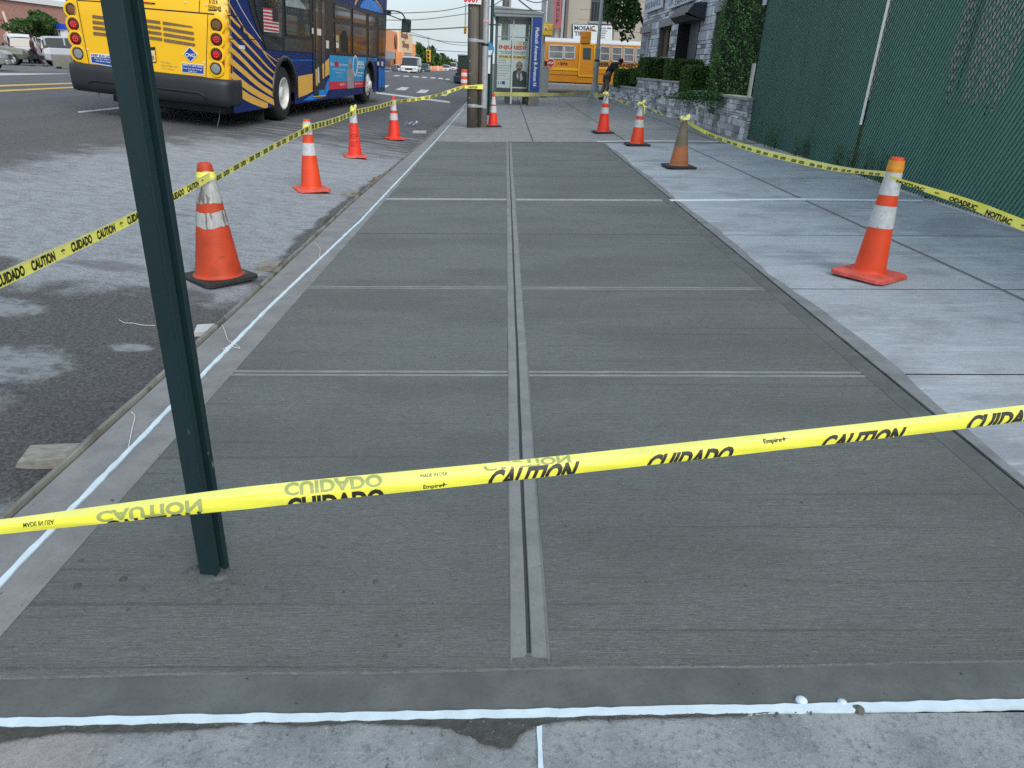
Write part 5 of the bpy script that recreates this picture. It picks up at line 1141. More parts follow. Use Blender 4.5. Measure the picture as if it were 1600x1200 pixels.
# ================================================================ STONE
STN = mat('ashlar', (.80, .82, .86), .85, col2=(.06, .065, .08), island=.7, var=(9, .5), bump=(25, .6)); MORT = mat('mortar', (.13, .135, .15), .95)
STN2 = mat('facade_ashlar', (.82, .85, .92), .85, col2=(.12, .135, .17), island=.8, var=(6, .5), bump=(14, .5))
def ashlar(mb, o, u, wd, z0, z1, nrm, rnd, ch=(.045, .135), cw=(.10, .48), holes=(), gap=.008, dep=.03, topf=None):
    z = z0; o, u, nrm = V(o), V(u), V(nrm)
    while z < z1 - .02:
        h = min(rnd.uniform(*ch), z1 - z); s = 0
        if z1 - z - h < .03: h = z1 - z
        while s < wd - .01:
            l = min(rnd.uniform(*cw), wd - s)
            if wd - s - l < .06: l = wd - s
            s0, s1, a0, a1 = s + gap / 2, s + l - gap / 2, z + gap / 2, z + h - gap / 2; segs = [(s0, s1)]
            for (h0, h1, g0, g1) in holes:
                if a1 > g0 and a0 < g1: segs = [x for (p0, p1) in segs for x in ((p0, min(p1, h0)), (max(p0, h1), p1)) if x[1] - x[0] > .03]
            hh = [(a0, a1)]
            for p0, p1 in segs:
                q_ = rnd.uniform(.3, 1) * dep; A = o + u * p0 + V((0, 0, a0)); B = o + u * p1 + V((0, 0, a0)); C_, D = B + V((0, 0, a1 - a0)), A + V((0, 0, a1 - a0)); n_ = nrm * q_; j = lambda: nrm * rnd.uniform(-.004, .004)
                mb.add([A, B, C_, D, A + n_ + j(), B + n_ + j(), C_ + n_ + j(), D + n_ + j()], [(4, 5, 6, 7), (0, 1, 5, 4), (1, 2, 6, 5), (2, 3, 7, 6), (3, 0, 4, 7)])
            s += l
        z += h
def stonewall(a, b, top, label, capw=.34, seed=1, pier=False):
    a, b = V(a), V(b); a.z = b.z = 0; rnd = random.Random(seed); d = (b - a).normalized(); nr = V((-1, 0, 0)) - d * V((-1, 0, 0)).dot(d); nr.normalize(); L_ = (b - a).length; z0 = .1
    o = empty('planter_wall', a + V((0, 0, z0)), label, 'stone wall', 'stone planter walls'); mb = MB(); bk = -nr * .3
    mb.slab([V((0, 0, 0)), (b - a), (b - a) + V((0, 0, top - z0)), V((0, 0, top - z0))], bk); mb.build('core', MORT, o)
    mb = MB(); ashlar(mb, (0, 0, 0), d, L_, 0, top - z0, nr, rnd); fr = V((0, 0, 0)) if a.y < b.y else (b - a)
    ashlar(mb, (fr.x, fr.y, 0), -nr, .3, 0, top - z0, V((0, -1, 0)), rnd); mb.build('stones', STN, o)
    mb = MB(); x = d * .03; mb.slab([nr * .05 - x + V((0, 0, top - z0)), (b - a) + nr * .05 + x + V((0, 0, top - z0)), (b - a) - nr * .33 + x + V((0, 0, top - z0)), -nr * .33 - x + V((0, 0, top - z0))], (0, 0, .05)); mb.build('coping', mat('coping', (.36, .37, .38), .85, var=(6, .3)), o, bevel=.008)
w0, w1_, w2_, w3 = g(1161, 219), g(1062, 187), g(1026, 178), g(992, 169); w4, w5 = g(990, 168), g(951, 157)
stonewall(w0, w1_, .86, 'nearest grey stone planter wall running up to the end of the green fence', seed=31)
stonewall(w1_ + V((.0, .05, 0)), w2_, 1.02, 'raised middle section of the grey stone planter wall', seed=32)
stonewall(w2_ + V((-.06, .05, 0)), w3, 1.02, 'taller stone pier section of the planter wall left of the middle one', seed=33)
stonewall(w4 + V((.15, .1, 0)), w5, .70, 'low farthest stone planter wall beside the bending person', seed=34)
mb = MB(); mb.poly([w0 + V((.3, 0, 0)), w0 + V((8, 0, 0)), w5 + V((8, 0, 0)), w5 + V((.3, 0, 0))]); mb.v = [(x, y, .68 if y < 24 else .62) for x, y, z in mb.v]; mb.build('planting_bed', mat('soil', (.05, .035, .025), 1, var=(8, .5)), kind='structure')
# fence end return board
mb = MB(); a = V((4.63, 14.55, .1)); mb.box(a, a + V((.06, .05, 1.4))); mb.build('edge_board', mat('pale_board', (.38, .40, .37), .8, var=(9, .3)), label='thin pale vertical board between the stone wall and the green fence', cat='board')
# stone building
FX_ = onY(998, 110, 33.5).x; Y0, Y1 = 14.9, 33.5; BH_ = 7.6
bd = empty('stone_building', V((FX_, Y1, .1)), 'grey and white ashlar stone building with black awning over its door', 'building')
def fpx(x, y): p = onX(1000 + x / 8, y / 8, FX_); return (Y1 - p.y, p.z - .1)      # magnified view -> facade coordinates (distance from the far corner, height)
hol = {}
def hole(a, b): (s0, z1), (s1, z0) = fpx(*a), fpx(*b); return (s0, s1, z0, z1)
W_a = hole((20, 425), (105, 720)); W_b = hole((255, 350), (355, 712)); D_ = hole((498, 310), (690, 750)); W_c = hole((965, 160), (1040, 330)); W_c = (W_c[0], W_c[0] + 1.0, W_c[2] - 1.4, W_c[3])
D_ = (D_[0], D_[1], .55, fpx(560, 270)[1])
mb = MB(); hs = [W_a, W_b, D_, W_c]
cuts = sorted(set([0, Y1 - Y0] + [x for h in hs for x in h[:2]]))
for s0, s1 in zip(cuts, cuts[1:]):
    zz = [(0, BH_)]
    for h in hs:
        if h[0] <= s0 and h[1] >= s1: zz = [q_ for a, b in zz for q_ in ((a, h[2]), (h[3], b)) if q_[1] > q_[0]]
    for a, b in zz: mb.box((0, -s1, a), (.35, -s0, b))
mb.box((.351, -(Y1 - Y0) + .01, 0), (9, -.01, BH_ - .02)); mb.build('wall', MORT, bd)
mb = MB(); rnd = random.Random(77); ashlar(mb, (0, 0, 0), (0, -1, 0), Y1 - Y0, 0, BH_, (-1, 0, 0), rnd, (.08, .26), (.18, .95), [(h[0] - .02, h[1] + .02, h[2] - .0, h[3] + .0) for h in hs], .016, .04)
ashlar(mb, (-.03, 0, 0), (1, 0, 0), 8, 0, BH_, (0, 1, 0), rnd, (.14, .3), (.3, .9)); mb.build('stones', STN2, bd)
BG = mat('dark_window', (.03, .032, .036), .08, spec=.8); WF = mat('window_frame_white', (.55, .56, .56), .5); BRN = mat('brown_curtain', (.16, .11, .08), .9, var=(3, .4, (1, 6, 1)))
for i, h in enumerate((W_a, W_b, W_c)):
    mb = MB(); mb.box((.20, -h[1], h[2]), (.215, -h[0], h[3])); wn = mb.build('window', BG, bd)
    mb = MB(); 
    for s0, s1, z0, z1 in ((h[0], h[0] + .06, h[2], h[3]), (h[1] - .06, h[1], h[2], h[3]), (h[0] + .06, h[1] - .06, h[3] - .06, h[3]), (h[0] + .06, h[1] - .06, h[2], h[2] + .06), ((h[0] + h[1]) / 2 - .03, (h[0] + h[1]) / 2 + .03, h[2] + .06, h[3] - .06)): mb.box((.10, -s1, z0), (.195, -s0, z1))
    mb.build('window_frame', WF if i == 0 else BRN, wn)
    mb = MB(); mb.box((-.09, -h[1] - .08, h[2] - .12), (.099, -h[0] + .08, h[2] - .003)); mb.build('sill', mat('sill', (.5, .51, .52), .8), wn); mb = MB(); mb.box((-.06, -h[1] - .12, h[3] + .003), (.099, -h[0] + .12, h[3] + .26)); mb.build('lintel', mat('lintel', (.30, .30, .31), .8, var=(5, .2)), wn)
    mb = MB(); mb.box((.18, -h[0] - (h[1] - h[0]) * .45, h[2] + .06), (.196, -h[0] - .08, h[3] - .06)); mb.build('curtain', mat('curtain', (.40, .43, .48), .8) if i == 0 else BRN, wn)
mb = MB(); mb.box((1.1, -D_[1], D_[2]), (1.15, -D_[0], D_[3])); dr = mb.build('door', mat('door', (.02, .02, .022), .4), bd)
mb = MB(); mb.cyl((1.06, -D_[1] + .2, 1.5), (1.06, -D_[1] + .2, 2.0), .02, n=8); mb.build('handle', M['steel'], dr)
JB = mat('jamb', (.012, .012, .014), .5)
for y0_, y1_ in ((-D_[0] - .06, -D_[0]), (-D_[1] - .12, -D_[1] + .10)): mb = MB(); mb.box((-.05, y0_, D_[2]), (.9, y1_, D_[3])); mb.build('door_jamb', JB, bd)
# awning
XA = FX_ - .62; q0, q1 = onX(1045, 30, XA), onX(1071, 22, XA); s0, s1 = Y1 - q0.y, Y1 - q1.y; zu, zd = onX(1070, 8, XA).z - .1, onX(1048, 38, XA + .15).z - .1; zm_ = (zu + zd) / 2
pr = [(0, zu + .1), (-.4, zu + .05), (-.62, zu - .25), (-.62, zm_), (-.42, zd), (0, zd)]
mb = MB(); mb.slab([(x, -s0, z) for x, z in pr], (0, -(s1 - s0), 0)); mb.m = [0] * len(mb.m); mb.build('awning', [mat('awning_black', (.03, .034, .045), .45)], bd)
# signs on the facade
def fsign(pts, name, words, col=(.6, .62, .64)):
    ps = []
    for p in pts: s_, z_ = fpx(*p); ps.append(V((-.10, -s_, z_)))
    mb = MB(); mb.slab(ps, (-.06, 0, 0)); sg_ = mb.build(name, mat('sign_white', col, .5, var=(3, .1)), bd)
    A, B, D2 = ps[0], ps[1], ps[3]
    for w_, (u0_, u1_, v0_, v1_), c_ in words:
        mb = MB(); put_text(mb, w_, lambda a, b: A + (B - A) * (u0_ + (u1_ - u0_) * a) + (D2 - A) * (v0_ + (v1_ - v0_) * b) + V((-.066, 0, 0)), .03); mb.build('lettering', c_, sg_)
LB = mat('letter_blue', (.10, .25, .42), .5); LK = mat('letter_dark', (.06, .08, .10), .5)
fsign([(105, 172), (325, 95), (328, -60), (108, 20)], 'wall_sign', [('INSURANCE', (.06, .94, .25, .75), LB)])
fsign([(400, 122), (712, 8), (712, -160), (402, -40)], 'wall_sign', [('DR', (.06, .28, .2, .8), LB), ('DENTAL', (.34, .95, .1, .45), LK), ('OFFICE', (.34, .95, .55, .9), LK)])
mb = MB(); mb.box((-.25, -(Y1 - Y0) - .1, BH_), (9.1, .2, BH_ + .35)); mb.build('parapet', mat('parapet', (.4, .4, .4), .8), bd)
tree(V((7.0, 37.5, .2)), 6, onY(976, -30, 36.5), 1.15, 1.1, 2.3, 4600, .10, 'leafy tree hanging over the street from beyond the stone building corner', LT, seed=41, clumps=30, cr=.3)
# ================================================================ SCHOOL BUS on the cross street
YS = 43.5
SB0 = onY(838, 120, YS); SB1 = onY(1056, 141, YS); z_s = .12
sb = empty('school_bus', V((SB0.x, YS, z_s)), 'orange yellow school bus crossing the side street behind the grey lamp pole', 'school bus')
SY = mat('school_bus_yellow', (.70, .265, .014), .4, var=(1.5, .12)); SYD = mat('school_bus_rail', (.85, .48, .02), .4); SW = mat('school_bus_roof', (.66, .70, .74), .5, var=(1, .12))
def sx(px, py, o=-.012): p = onY(px, py, YS + o); return V((p.x - SB0.x, o, p.z - z_s))
c4 = lambda x, y: (820 + x / 6, y / 6)
zb, zr = sx(*c4(500, 775)).z, sx(*c4(600, 365)).z; z_w = sx(*c4(600, 410)).z; LN = 11.0
mb = MB(); mb.box((0, 0, zb), (LN, 2.4, z_w)); mb.build('body', SY, sb)
mb = MB(); pr = [(0, z_w + .002), (.03, z_w + .12), (.2, zr - .07), (.6, zr), (1.8, zr), (2.2, zr - .07), (2.37, z_w + .12), (2.4, z_w + .002)]; mb.slab([(.0, y, z) for y, z in pr], (LN, 0, 0)); mb.build('roof', SW, sb, bevel=.02)
mb = MB(); mb.slab([(0, .25, zb + .1), (-1.3, .3, zb + .1), (-1.35, .3, zb + .9), (-1.1, .35, 1.55), (0, .3, 1.7)], (0, 1.8, 0)); mb.build('bonnet', SY, sb, bevel=.05)
for x in (-.55, 8.2):
    for y in (.16, 2.24): mb = MB(); mb.lathe((x, y + (.12 if y < 1 else -.12), .48), [(.0001, .14), (.2, .14), (.28, .11), (.30, .13), (.48, .12), (.48, -.12), (.0001, -.12)], 24, axis=(0, -1 if y < 1 else 1, 0), mis=[1, 1, 1, 0, 0, 0]); mb.build('wheel', [M['rubber'], ALLOY], sb)
def sq(name, pts, m, o=-.012, par=None, th=.01, raw=False):
    ps = [sx(*(p if raw else c4(*p)), o) for p in pts]; mb = MB(); mb.slab(ps, (0, th, 0)); return mb.build(name, m, par or sb)
for y0, y1, m_ in ((625, 648, SYD), (685, 690, mat('rail_shadow', (.40, .17, .02), .6))):  # rail above; the thin lower strip is its shadow put into darker colour
    for xa, xb in ((120, 500), (655, 1380)): sq('rail_and_shade_strip', [(xa, y1), (xb, y1 + (xb - xa) * .045), (xb, y0 + (xb - xa) * .045), (xa, y0)], m_, -.03, th=.028)
SG = mat('school_bus_glass', (.10, .11, .12), .1, var=(1.4, .7), col2=(.30, .31, .31), spec=.6)
wins = [[(225, 545), (358, 550), (360, 428), (228, 422)], [(372, 550), (466, 553), (468, 434), (374, 428)], [(130, 540), (182, 543), (184, 424), (132, 420)], [(704, 568), (795, 574), (798, 440), (706, 434)], [(816, 572), (908, 578), (912, 448), (818, 440)], [(928, 576), (1020, 582), (1024, 452), (930, 446)], [(1040, 582), (1130, 588), (1134, 458), (1042, 452)], [(1150, 588), (1240, 594), (1244, 464), (1152, 458)]]
for wq in wins:
    f_ = sq('window', wq, SG, -.02); mx_ = [((wq[0][0] + wq[3][0]) / 2, (wq[0][1] + wq[3][1]) / 2), ((wq[1][0] + wq[2][0]) / 2, (wq[1][1] + wq[2][1]) / 2)]
    mb = MB(); ps = [sx(*c4(*p), -.03) for p in wq]
    for a, b in zip(ps, ps[1:] + ps[:1]): mb.obox((a + b) / 2, (b - a) / 2, (0, .012, 0), V((0, 0, .03)) if abs((b - a).x) > .3 else V((.03, 0, 0)))
    a, b = sx(*c4(*mx_[0]), -.03), sx(*c4(*mx_[1]), -.03); mb.obox((a + b) / 2, (b - a) / 2, (0, .01, 0), (0, 0, .022)); mb.build('window_frame', WF, f_)
dd = sq('side_door', [(503, 710), (640, 716), (648, 420), (520, 405)], SY, -.03, th=.028)
mb = MB(); ps = [sx(*c4(*p), -.045) for p in [(503, 710), (650, 716), (655, 420), (520, 405)]]
for a, b in zip(ps, ps[1:] + ps[:1]): mb.obox((a + b) / 2, (b - a) / 2, (0, .012, 0), V((0, 0, .03)) if abs((b - a).x) > .5 else V((.03, 0, 0)))
mb.build('door_frame', SYD, dd); sq('door_window', [(546, 556), (618, 560), (622, 450), (548, 446)], mat('dglass', (.06, .09, .085), .1), -.045, dd, th=.01); sq('door_handle', [(600, 585), (612, 585), (612, 600), (600, 600)], M['steel'], -.05, dd)
def stx(s, a, b, c, m=DARKV, par=None, o=-.024, bold=.03):
    A, B, C_ = sx(*c4(*a), o), sx(*c4(*b), o), sx(*c4(*c), o); mb = MB(); put_text(mb, s, lambda u, v: A + (B - A) * u + (C_ - A) * v, bold); return mb.build('lettering', m, par or sb)
stx('273', (330, 608), (400, 612), (330, 584)); stx('*', (306, 602), (322, 603), (306, 590)); stx('HEIR TRANSPORTATION', (668, 622), (1330, 650), (669, 584), bold=.03)
c = sx(*c4(241, 590), -.10); mb = MB(); oc = [c + V((.24 * math.cos(math.pi / 8 + k * math.pi / 4), 0, .24 * math.sin(math.pi / 8 + k * math.pi / 4))) for k in range(8)]; mb.slab(oc, (0, .02, 0)); stp = mb.build('stop_arm', WHT, sb)
mb = MB(); mb.slab([c + (p - c) * .9 - V((0, .006, 0)) for p in oc], (0, .004, 0)); mb.build('red_octagon', mat('stop_red', (.50, .012, .03), .4), stp); mb = MB(); text_on(mb, 'STOP', c + V((-.17, -.012, -.055)), (1, 0, 0), (0, 0, 1), .11, .34, .03); mb.build('lettering', WHT, stp)
c = sx(*c4(195, 590), -.06); mb = MB(); mb.obox(c, (.09, 0, 0), (0, .05, 0), (0, 0, .1)); mb.build('stop_arm_hinge', M['black'], stp)
mb = MB(); mb.box((.3, .3, .32), (LN - .3, 2.1, zb)); mb.build('chassis', M['black'], sb)
# ================================================================ POLES
tp = g(738, 199); H0 = 9
pole = empty('utility_pole', tp, 'brown weathered wooden utility pole with white number plate, left of the grey metal pole', 'utility pole')
WD = mat('pole_wood', (.19, .165, .14), .9, var=(7, .5, (1, 1, .15)), bump=(30, .8, (1, 1, .1)), dirt=(6, .62, (.34, .33, .31), (2, 2, .3)))
lean = lambda p, k=.012: p
mb = MB(); mb.tube([(0, 0, -.1), (-.01, 0, 2), (-.02, 0, 5), (-.02, 0, H0)], [.125, .122, .118, .11], 20); mb.build('pole', WD, pole)
mb = MB(); mb.tube([(.15, -.02, -.1), (.14, -.02, 3), (.12, -.02, H0)], .045, 12); mb.build('conduit', mat('conduit', (.10, .085, .07), .8, var=(5, .4, (1, 1, .3))), pole)
for z, in ((1.72,), (.42,)): mb = MB(); mb.lathe((-.005, 0, z), [(.125, 0), (.130, .01), (.130, .06), (.125, .07)], 20); mb.obox((.14, -.08, z + .03), (.08, 0, 0), (0, .02, 0), (0, 0, .025)); mb.build('bracket', M['steel'], pole)
a = onY(722, 5, tp.y - .17) - tp; b = onY(752, 7, tp.y - .17) - tp; mb = MB(); mb.slab([a, b, b + V((0, 0, .25)), a + V((0, 0, .25))], (0, .01, 0)); npl = mb.build('number_plate', WHT, pole)
mb = MB(); text_on(mb, '6007', a + V((.035, -.006, .022)), (1, 0, 0), (0, 0, 1), .17, (b - a).x - .07, .03); mb.build('lettering', mat('plate_red', (.6, .02, .05), .5), npl)
for z in (2.35, 1.35, 1.1, .62): mb = MB(); mb.cyl((-.07, -.10, z), (-.07, -.13, z), .012, n=8); mb.build('bolt', M['steel'], pole)
gp = g(755, 199); gpo = empty('metal_pole', gp, 'grey galvanised metal pole standing beside the wooden utility pole', 'pole'); mb = MB(); mb.cyl((0, 0, -.1), (0, 0, H0), .075, .07, 18); mb.build('pole', M['steel'], gpo)
mb = MB(); mb.cyl((0, 0, -.1), (0, 0, .40), .082, .082, 18); mb.build('brown_sleeve', mat('sleeve', (.13, .11, .10), .8, var=(9, .4)), gpo)
for z, px in ((1.65, 0), (2.1, 0)): mb = MB(); mb.lathe((0, 0, z), [(.076, 0), (.081, .005), (.081, .045), (.076, .05)], 16); mb.build('band', M['black'] if z < 2 else mat('sticker_pink', (.6, .35, .35), .6), gpo)
bsp = g(765, 180); bs_ = empty('bus_stop_pole', bsp, 'slim dark green bus stop pole with round blue and white sign behind the grey pole', 'bus stop sign')
mb = MB(); mb.cyl((0, 0, -.05), (0, 0, 3.4), .045, n=10); mb.build('pole', mat('bs_green', (.01, .05, .045), .5), bs_)
c = onY(761, 77, bsp.y - .06) - bsp; mb = MB(); mb.lathe(c, [(.0001, .01), (.19, .01), (.19, -.01), (.0001, -.01)], 22, axis=(0, -1, 0)); sg_ = mb.build('round_sign', mat('bs_blue', (.05, .25, .5), .4), bs_)
mb = MB(); mb.slab([c + V((x, -.013, z)) for x, z in ((-.15, -.02), (.15, -.02), (.1, -.14), (-.1, -.14))], (0, -.004, 0)); mb.build('white_field', WHT, sg_)
a = onY(759, 88, bsp.y - .05) - bsp; mb = MB(); mb.slab([a + V((-.1, 0, 0)), a + V((.13, 0, 0)), a + V((.13, 0, -.42)), a + V((-.1, 0, -.42))], (0, .02, 0)); mb.build('timetable', WHT, bs_)
mb = MB(); a = onY(762, 104, bsp.y) - bsp; mb.obox(a + V((.05, .1, -.75)), (.045, 0, 0), (0, .05, 0), (0, 0, .78)); mb.build('side_channel', mat('bs_green2', (.01, .045, .042), .5), bs_)
# tape wrapped round the poles and strung to the lamp pole
wr = mk('yellow caution tape wrapped round the two poles, its end sticking out to the right', onY(740, 134, 16.7))
o = wr.location.copy(); a, b = onY(726, 136, 16.66), onY(755, 136, 16.76); mb = MB()
vs = [a, a + V((0, 0, .0)), b, b + V((0, 0, .09)), a + V((0, 0, .055))]; mb.slab([p - o for p in (a - V((0, 0, .03)), b - V((0, 0, .045)), b + V((0, 0, .055)), a + V((0, 0, .03)))], (0, .004, 0)); mb.build('ribbon', TY, wr)
mb = MB(); text_on(mb, 'CAUTION', a - o + V((.08, -.008, -.018)), (b - a).normalized(), (0, 0, 1), .045, .2, .03); mb.build('lettering', TINK, wr)
lp = g(928, 153); ltop = lp + V((0, 0, .75)); te = tip('E', .98)
bt = mk('thin yellow caution tape stretched level between the pole side cone and the lamp pole', te); lp2 = onY(922, 143, lp.y)
tape_run(bt, [V((0, 0, 0)), sag(te, lp2, .06) - te, lp2 - te], .10, [TP, TY], [], twist=lambda t: .25 + .2 * math.sin(t * 25))
t3 = mk('short yellow caution tape from lamp pole to farthest right cone with a dangling tail', lp2); e3 = tip('F', .95)
tape_run(t3, [V((.0, 0, .0)), (sag(lp2, e3, .10)) - lp2, e3 - lp2], .10, [TP, TY], [], twist=lambda t: .7 + .5 * math.sin(t * 9))
x_ = onY(931, 148, lp.y - .3) - lp2; mb = MB(); mb.slab([x_ + V((-.06, 0, .1)), x_ + V((.08, 0, .1)), x_ + V((.10, 0, -.30)), x_ + V((-.02, 0, -.26))], (0, .004, 0)); mb.build('tail', TP, t3)
# grey tapered lamp pole with pedestrian signal
lamp_ = empty('lamp_pole', lp, 'grey tapered street pole with flared base carrying an orange pedestrian signal', 'street pole')
mb = MB(); mb.cyl((0, 0, 0), (.0, 0, .62), .27, .12, 8, smooth=False); mb.cyl((0, 0, .62), (0, 0, 1.9), .11, .10, 14); mb.build('flared_base', mat('lamp_grey', (.30, .34, .36), .6, .2, var=(3, .2)), lamp_)
mb = MB(); mb.cyl((0, 0, 1.9), (0, 0, 8), .075, .06, 14); mb.build('shaft', M['steel'], lamp_); mb = MB(); mb.lathe((0, 0, 1.42), [(.105, 0), (.115, .01), (.115, .06), (.105, .07)], 14); mb.build('band', M['black'], lamp_)
SO = mat('signal_orange', (.85, .32, .01), .45, var=(6, .15)); SYW = mat('signal_yellow', (.80, .50, .03), .45, var=(6, .2))
def pedsig(root, c, m, arm_to, nm='pedestrian_signal'):
    mb = MB(); mb.obox(c, (.21, 0, 0), (0, .15, 0), (0, 0, .24)); o_ = mb.build(nm, m, root, bevel=.03); mb = MB(); mb.obox(c + V((0, -.152, .0)), (.17, 0, 0), (0, .004, 0), (0, 0, .012)); mb.obox(c + V((0, -.155, -.20)), (.17, 0, 0), (0, .01, 0), (0, 0, .012)); mb.build('seam', mat('sigs', (.35, .15, .02), .6), o_)
    mb = MB(); mb.tube([c + V((0, 0, .24)), c + V((0, 0, .30)), arm_to], .022, 6); mb.build('arm', m, o_)
pedsig(lamp_, onY(915, 59, lp.y) - lp, SO, onY(932, 49, lp.y) - lp)
# ================================================================ BUS SHELTER
YS_ = 26.4; sh0 = g(833, 165); shl = empty('bus_shelter', V((sh0.x, YS_, sh0.z)), 'glass and steel bus shelter with lawyer poster and blue vertical name panel', 'bus shelter'); so_ = shl.location.copy()
def hx(px, py, Y=YS_): return onY(px, py, Y) - so_
c3 = lambda x, y: (720 + x / 10.907, y / 10.907)
ALU = mat('shelter_steel', (.33, .36, .37), .4, .5, var=(3, .2)); GLS = mat('shelter_glass', (.75, .85, .82), .05, trans=.92, spec=.5)
rz0 = hx(*c3(700, 310)).z; a, b = hx(*c3(550, 155)), hx(*c3(1420, 240)); a2, b2 = hx(*c3(575, 300)), hx(*c3(1385, 320))
mb = MB(); zt0, zb0 = (a.z + b.z) / 2 + .02, (a2.z + b2.z) / 2; prf = [(a.x, zt0 + .12), (b.x, zt0 - .02), (b2.x, zb0 + .02), (a2.x + .05, zb0 + .0), (a.x, zt0 - .1)]
mb.slab([(x, -.35, z) for x, z in prf], (0, 4.6, 0)); mb.build('roof', ALU, shl, bevel=.02)
for zz in (.10, .22): mb = MB(); mb.box((a2.x, -.37, zb0 + zz), (b2.x, -.352, zb0 + zz + .025)); mb.build('roof_fascia_line', mat('fascia_dark', (.14, .16, .16), .5), shl)
L0, R0 = hx(778, 140), hx(826, 140); zf = hx(800, 154).z
Lx, Rx = hx(776, 100).x, hx(828, 100).x; ztop = hx(*c3(740, 440)).z; zbt = hx(800, 151).z
for x, w_ in ((Lx - .03, .09), (Rx - .02, .09)): mb = MB(); mb.box((x - w_ / 2, -.05, 0), (x + w_ / 2, .05, zb0 + .02)); mb.build('post', mat('shelter_post', (.10, .115, .12), .5), shl, bevel=.01)
mb = MB(); mb.box((Lx + .02, -.04, zbt), (Rx - .066, .04, zbt + .26)); mb.build('lower_rail', mat('shelter_dark', (.05, .065, .075), .5), shl)
mb = MB(); mb.box((Lx + .02, -.005, zbt + .262), (Rx - .066, .005, zb0 - .02)); mb.build('glass', GLS, shl)
mb = MB(); z_ = hx(*c3(740, 635)).z; mb.box((Lx + .02, -.03, z_), (Rx - .066, -.006, z_ + .03)); mb.build('cross_rail', ALU, shl)
mx0 = hx(801, 80).x; mb = MB(); mb.box((mx0 - .025, -.09, .02), (mx0 + .025, -.045, zb0)); mb.build('mullion', mat('mull', (.55, .62, .60), .4), shl)
p0, p1 = hx(*c3(625, 1500)), hx(*c3(1145, 705)); pzb = hx(800, 137.5).z; po = MB(); po.box((Lx + .03, -.028, pzb), (Rx - .075, -.012, p1.z)); pst = po.build('poster', mat('poster_paper', (.52, .62, .59), .5, var=(2, .1)), shl)
pw0, pw1, ph0, ph1 = Lx + .03, Rx - .075, pzb, p1.z
def pt(u, v, o=0): return V((pw0 + (pw1 - pw0) * u, -.030 - o, ph0 + (ph1 - ph0) * v))
def ptext(s, u0_, u1_, v0_, v1_, m, bold=.02): mb = MB(); put_text(mb, s, lambda a, b: pt(u0_ + (u1_ - u0_) * a, v0_ + (v1_ - v0_) * b, .002), bold); mb.build('lettering', m, pst)
def prect(nm, u0_, u1_, v0_, v1_, m, o=0): mb = MB(); mb.slab([pt(u0_, v0_, o), pt(u1_, v0_, o), pt(u1_, v1_, o), pt(u0_, v1_, o)], (0, -.0015, 0)); mb.build(nm, m, pst)
TXB = mat('print_black', (.03, .03, .03), .6); TXR = mat('print_red', (.50, .06, .04), .6); GLD = mat('print_gold', (.55, .45, .14), .6)
ptext('HURT? CALL', .03, .30, .93, .955, TXB) if False else None
ptext('INJURED?', .03, .94, .80, .90, TXR, .045); ptext('CALL ATTORNEY FOR HELP TODAY', .04, .90, .755, .775, TXB); ptext('ACCIDENTS - INJURIES', .10, .84, .72, .74, TXB); prect('gold_band', .02, .94, .625, .69, GLD); ptext('(718) 333-0812', .05, .90, .635, .68, TXB, .04)
for i, s in enumerate(('Car accidents', 'Slip and fall', 'Construction accidents', 'Medical malpractice', 'Workers compensation', 'Police misconduct', 'Wrongful death')): ptext(s, .03, .26 + .02 * (len(s) - 12), .575 - i * .055, .595 - i * .055, TXB, .005)
prect('red_rule', .0, .42, .185, .19, TXR); ptext('LI', .03, .12, .08, .13, SBLU); prect('blue_block', .16, .27, .07, .14, SBLU, .001); ptext('INJURY LAW', .3, .8, .02, .05, TXB) if False else None
mb = MB(); mb.lathe(pt(.72, .95, .001), [(.0001, .001), (.06, .001)], 14, axis=(0, -1, 0)); mb.build('gold_seal', GLD, pst); mb = MB(); mb.lathe(pt(.88, .95, .001), [(.035, .001), (.055, .001)], 14, axis=(0, -1, 0)); mb.build('ring_seal', TXB, pst)
# printed portrait of a man in a dark suit
def pshape(nm, pts, m, o): mb = MB(); mb.poly([pt(u, v, o) for u, v in pts]); mb.build(nm, m, pst)
ell = lambda cx, cy, rx, ry_, n=18: [(cx + rx * math.cos(6.283 * i / n), cy + ry_ * math.sin(6.283 * i / n)) for i in range(n)]
pshape('printed_suit', [(.47, .03), (.48, .26), (.52, .35), (.64, .40), (.74, .36), (.86, .385), (.98, .345), (.99, .03)], mat('suit', (.045, .055, .055), .6), .001)
pshape('printed_neck', [(.66, .40), (.66, .33), (.73, .30), (.80, .34), (.80, .40)], mat('skin_p2', (.20, .145, .115), .6), .0015); pshape('printed_shirt', [(.655, .345), (.73, .26), (.80, .345), (.86, .20), (.74, .14), (.64, .25)], mat('shirt_p', (.40, .42, .42), .6), .002); pshape('printed_tie', [(.715, .30), (.745, .30), (.77, .14), (.72, .10), (.70, .16)], mat('tie_p', (.04, .045, .05), .6), .0025)
pshape('printed_head', ell(.725, .475, .115, .105), mat('skin_p', (.27, .20, .155), .6), .003); pshape('printed_brow', [(.64, .49), (.70, .495), (.70, .478), (.64, .475)], TXB, .0036); pshape('printed_brow', [(.75, .495), (.81, .49), (.81, .475), (.75, .478)], TXB, .0036); pshape('printed_nose', [(.72, .475), (.735, .475), (.745, .44), (.71, .44)], mat('nose_p', (.18, .13, .10), .6), .0036); pshape('printed_beard', [(.65, .43), (.69, .425), (.725, .43), (.77, .425), (.80, .43), (.78, .39), (.73, .372), (.67, .39)], mat('beard_p', (.07, .055, .05), .6), .0036)
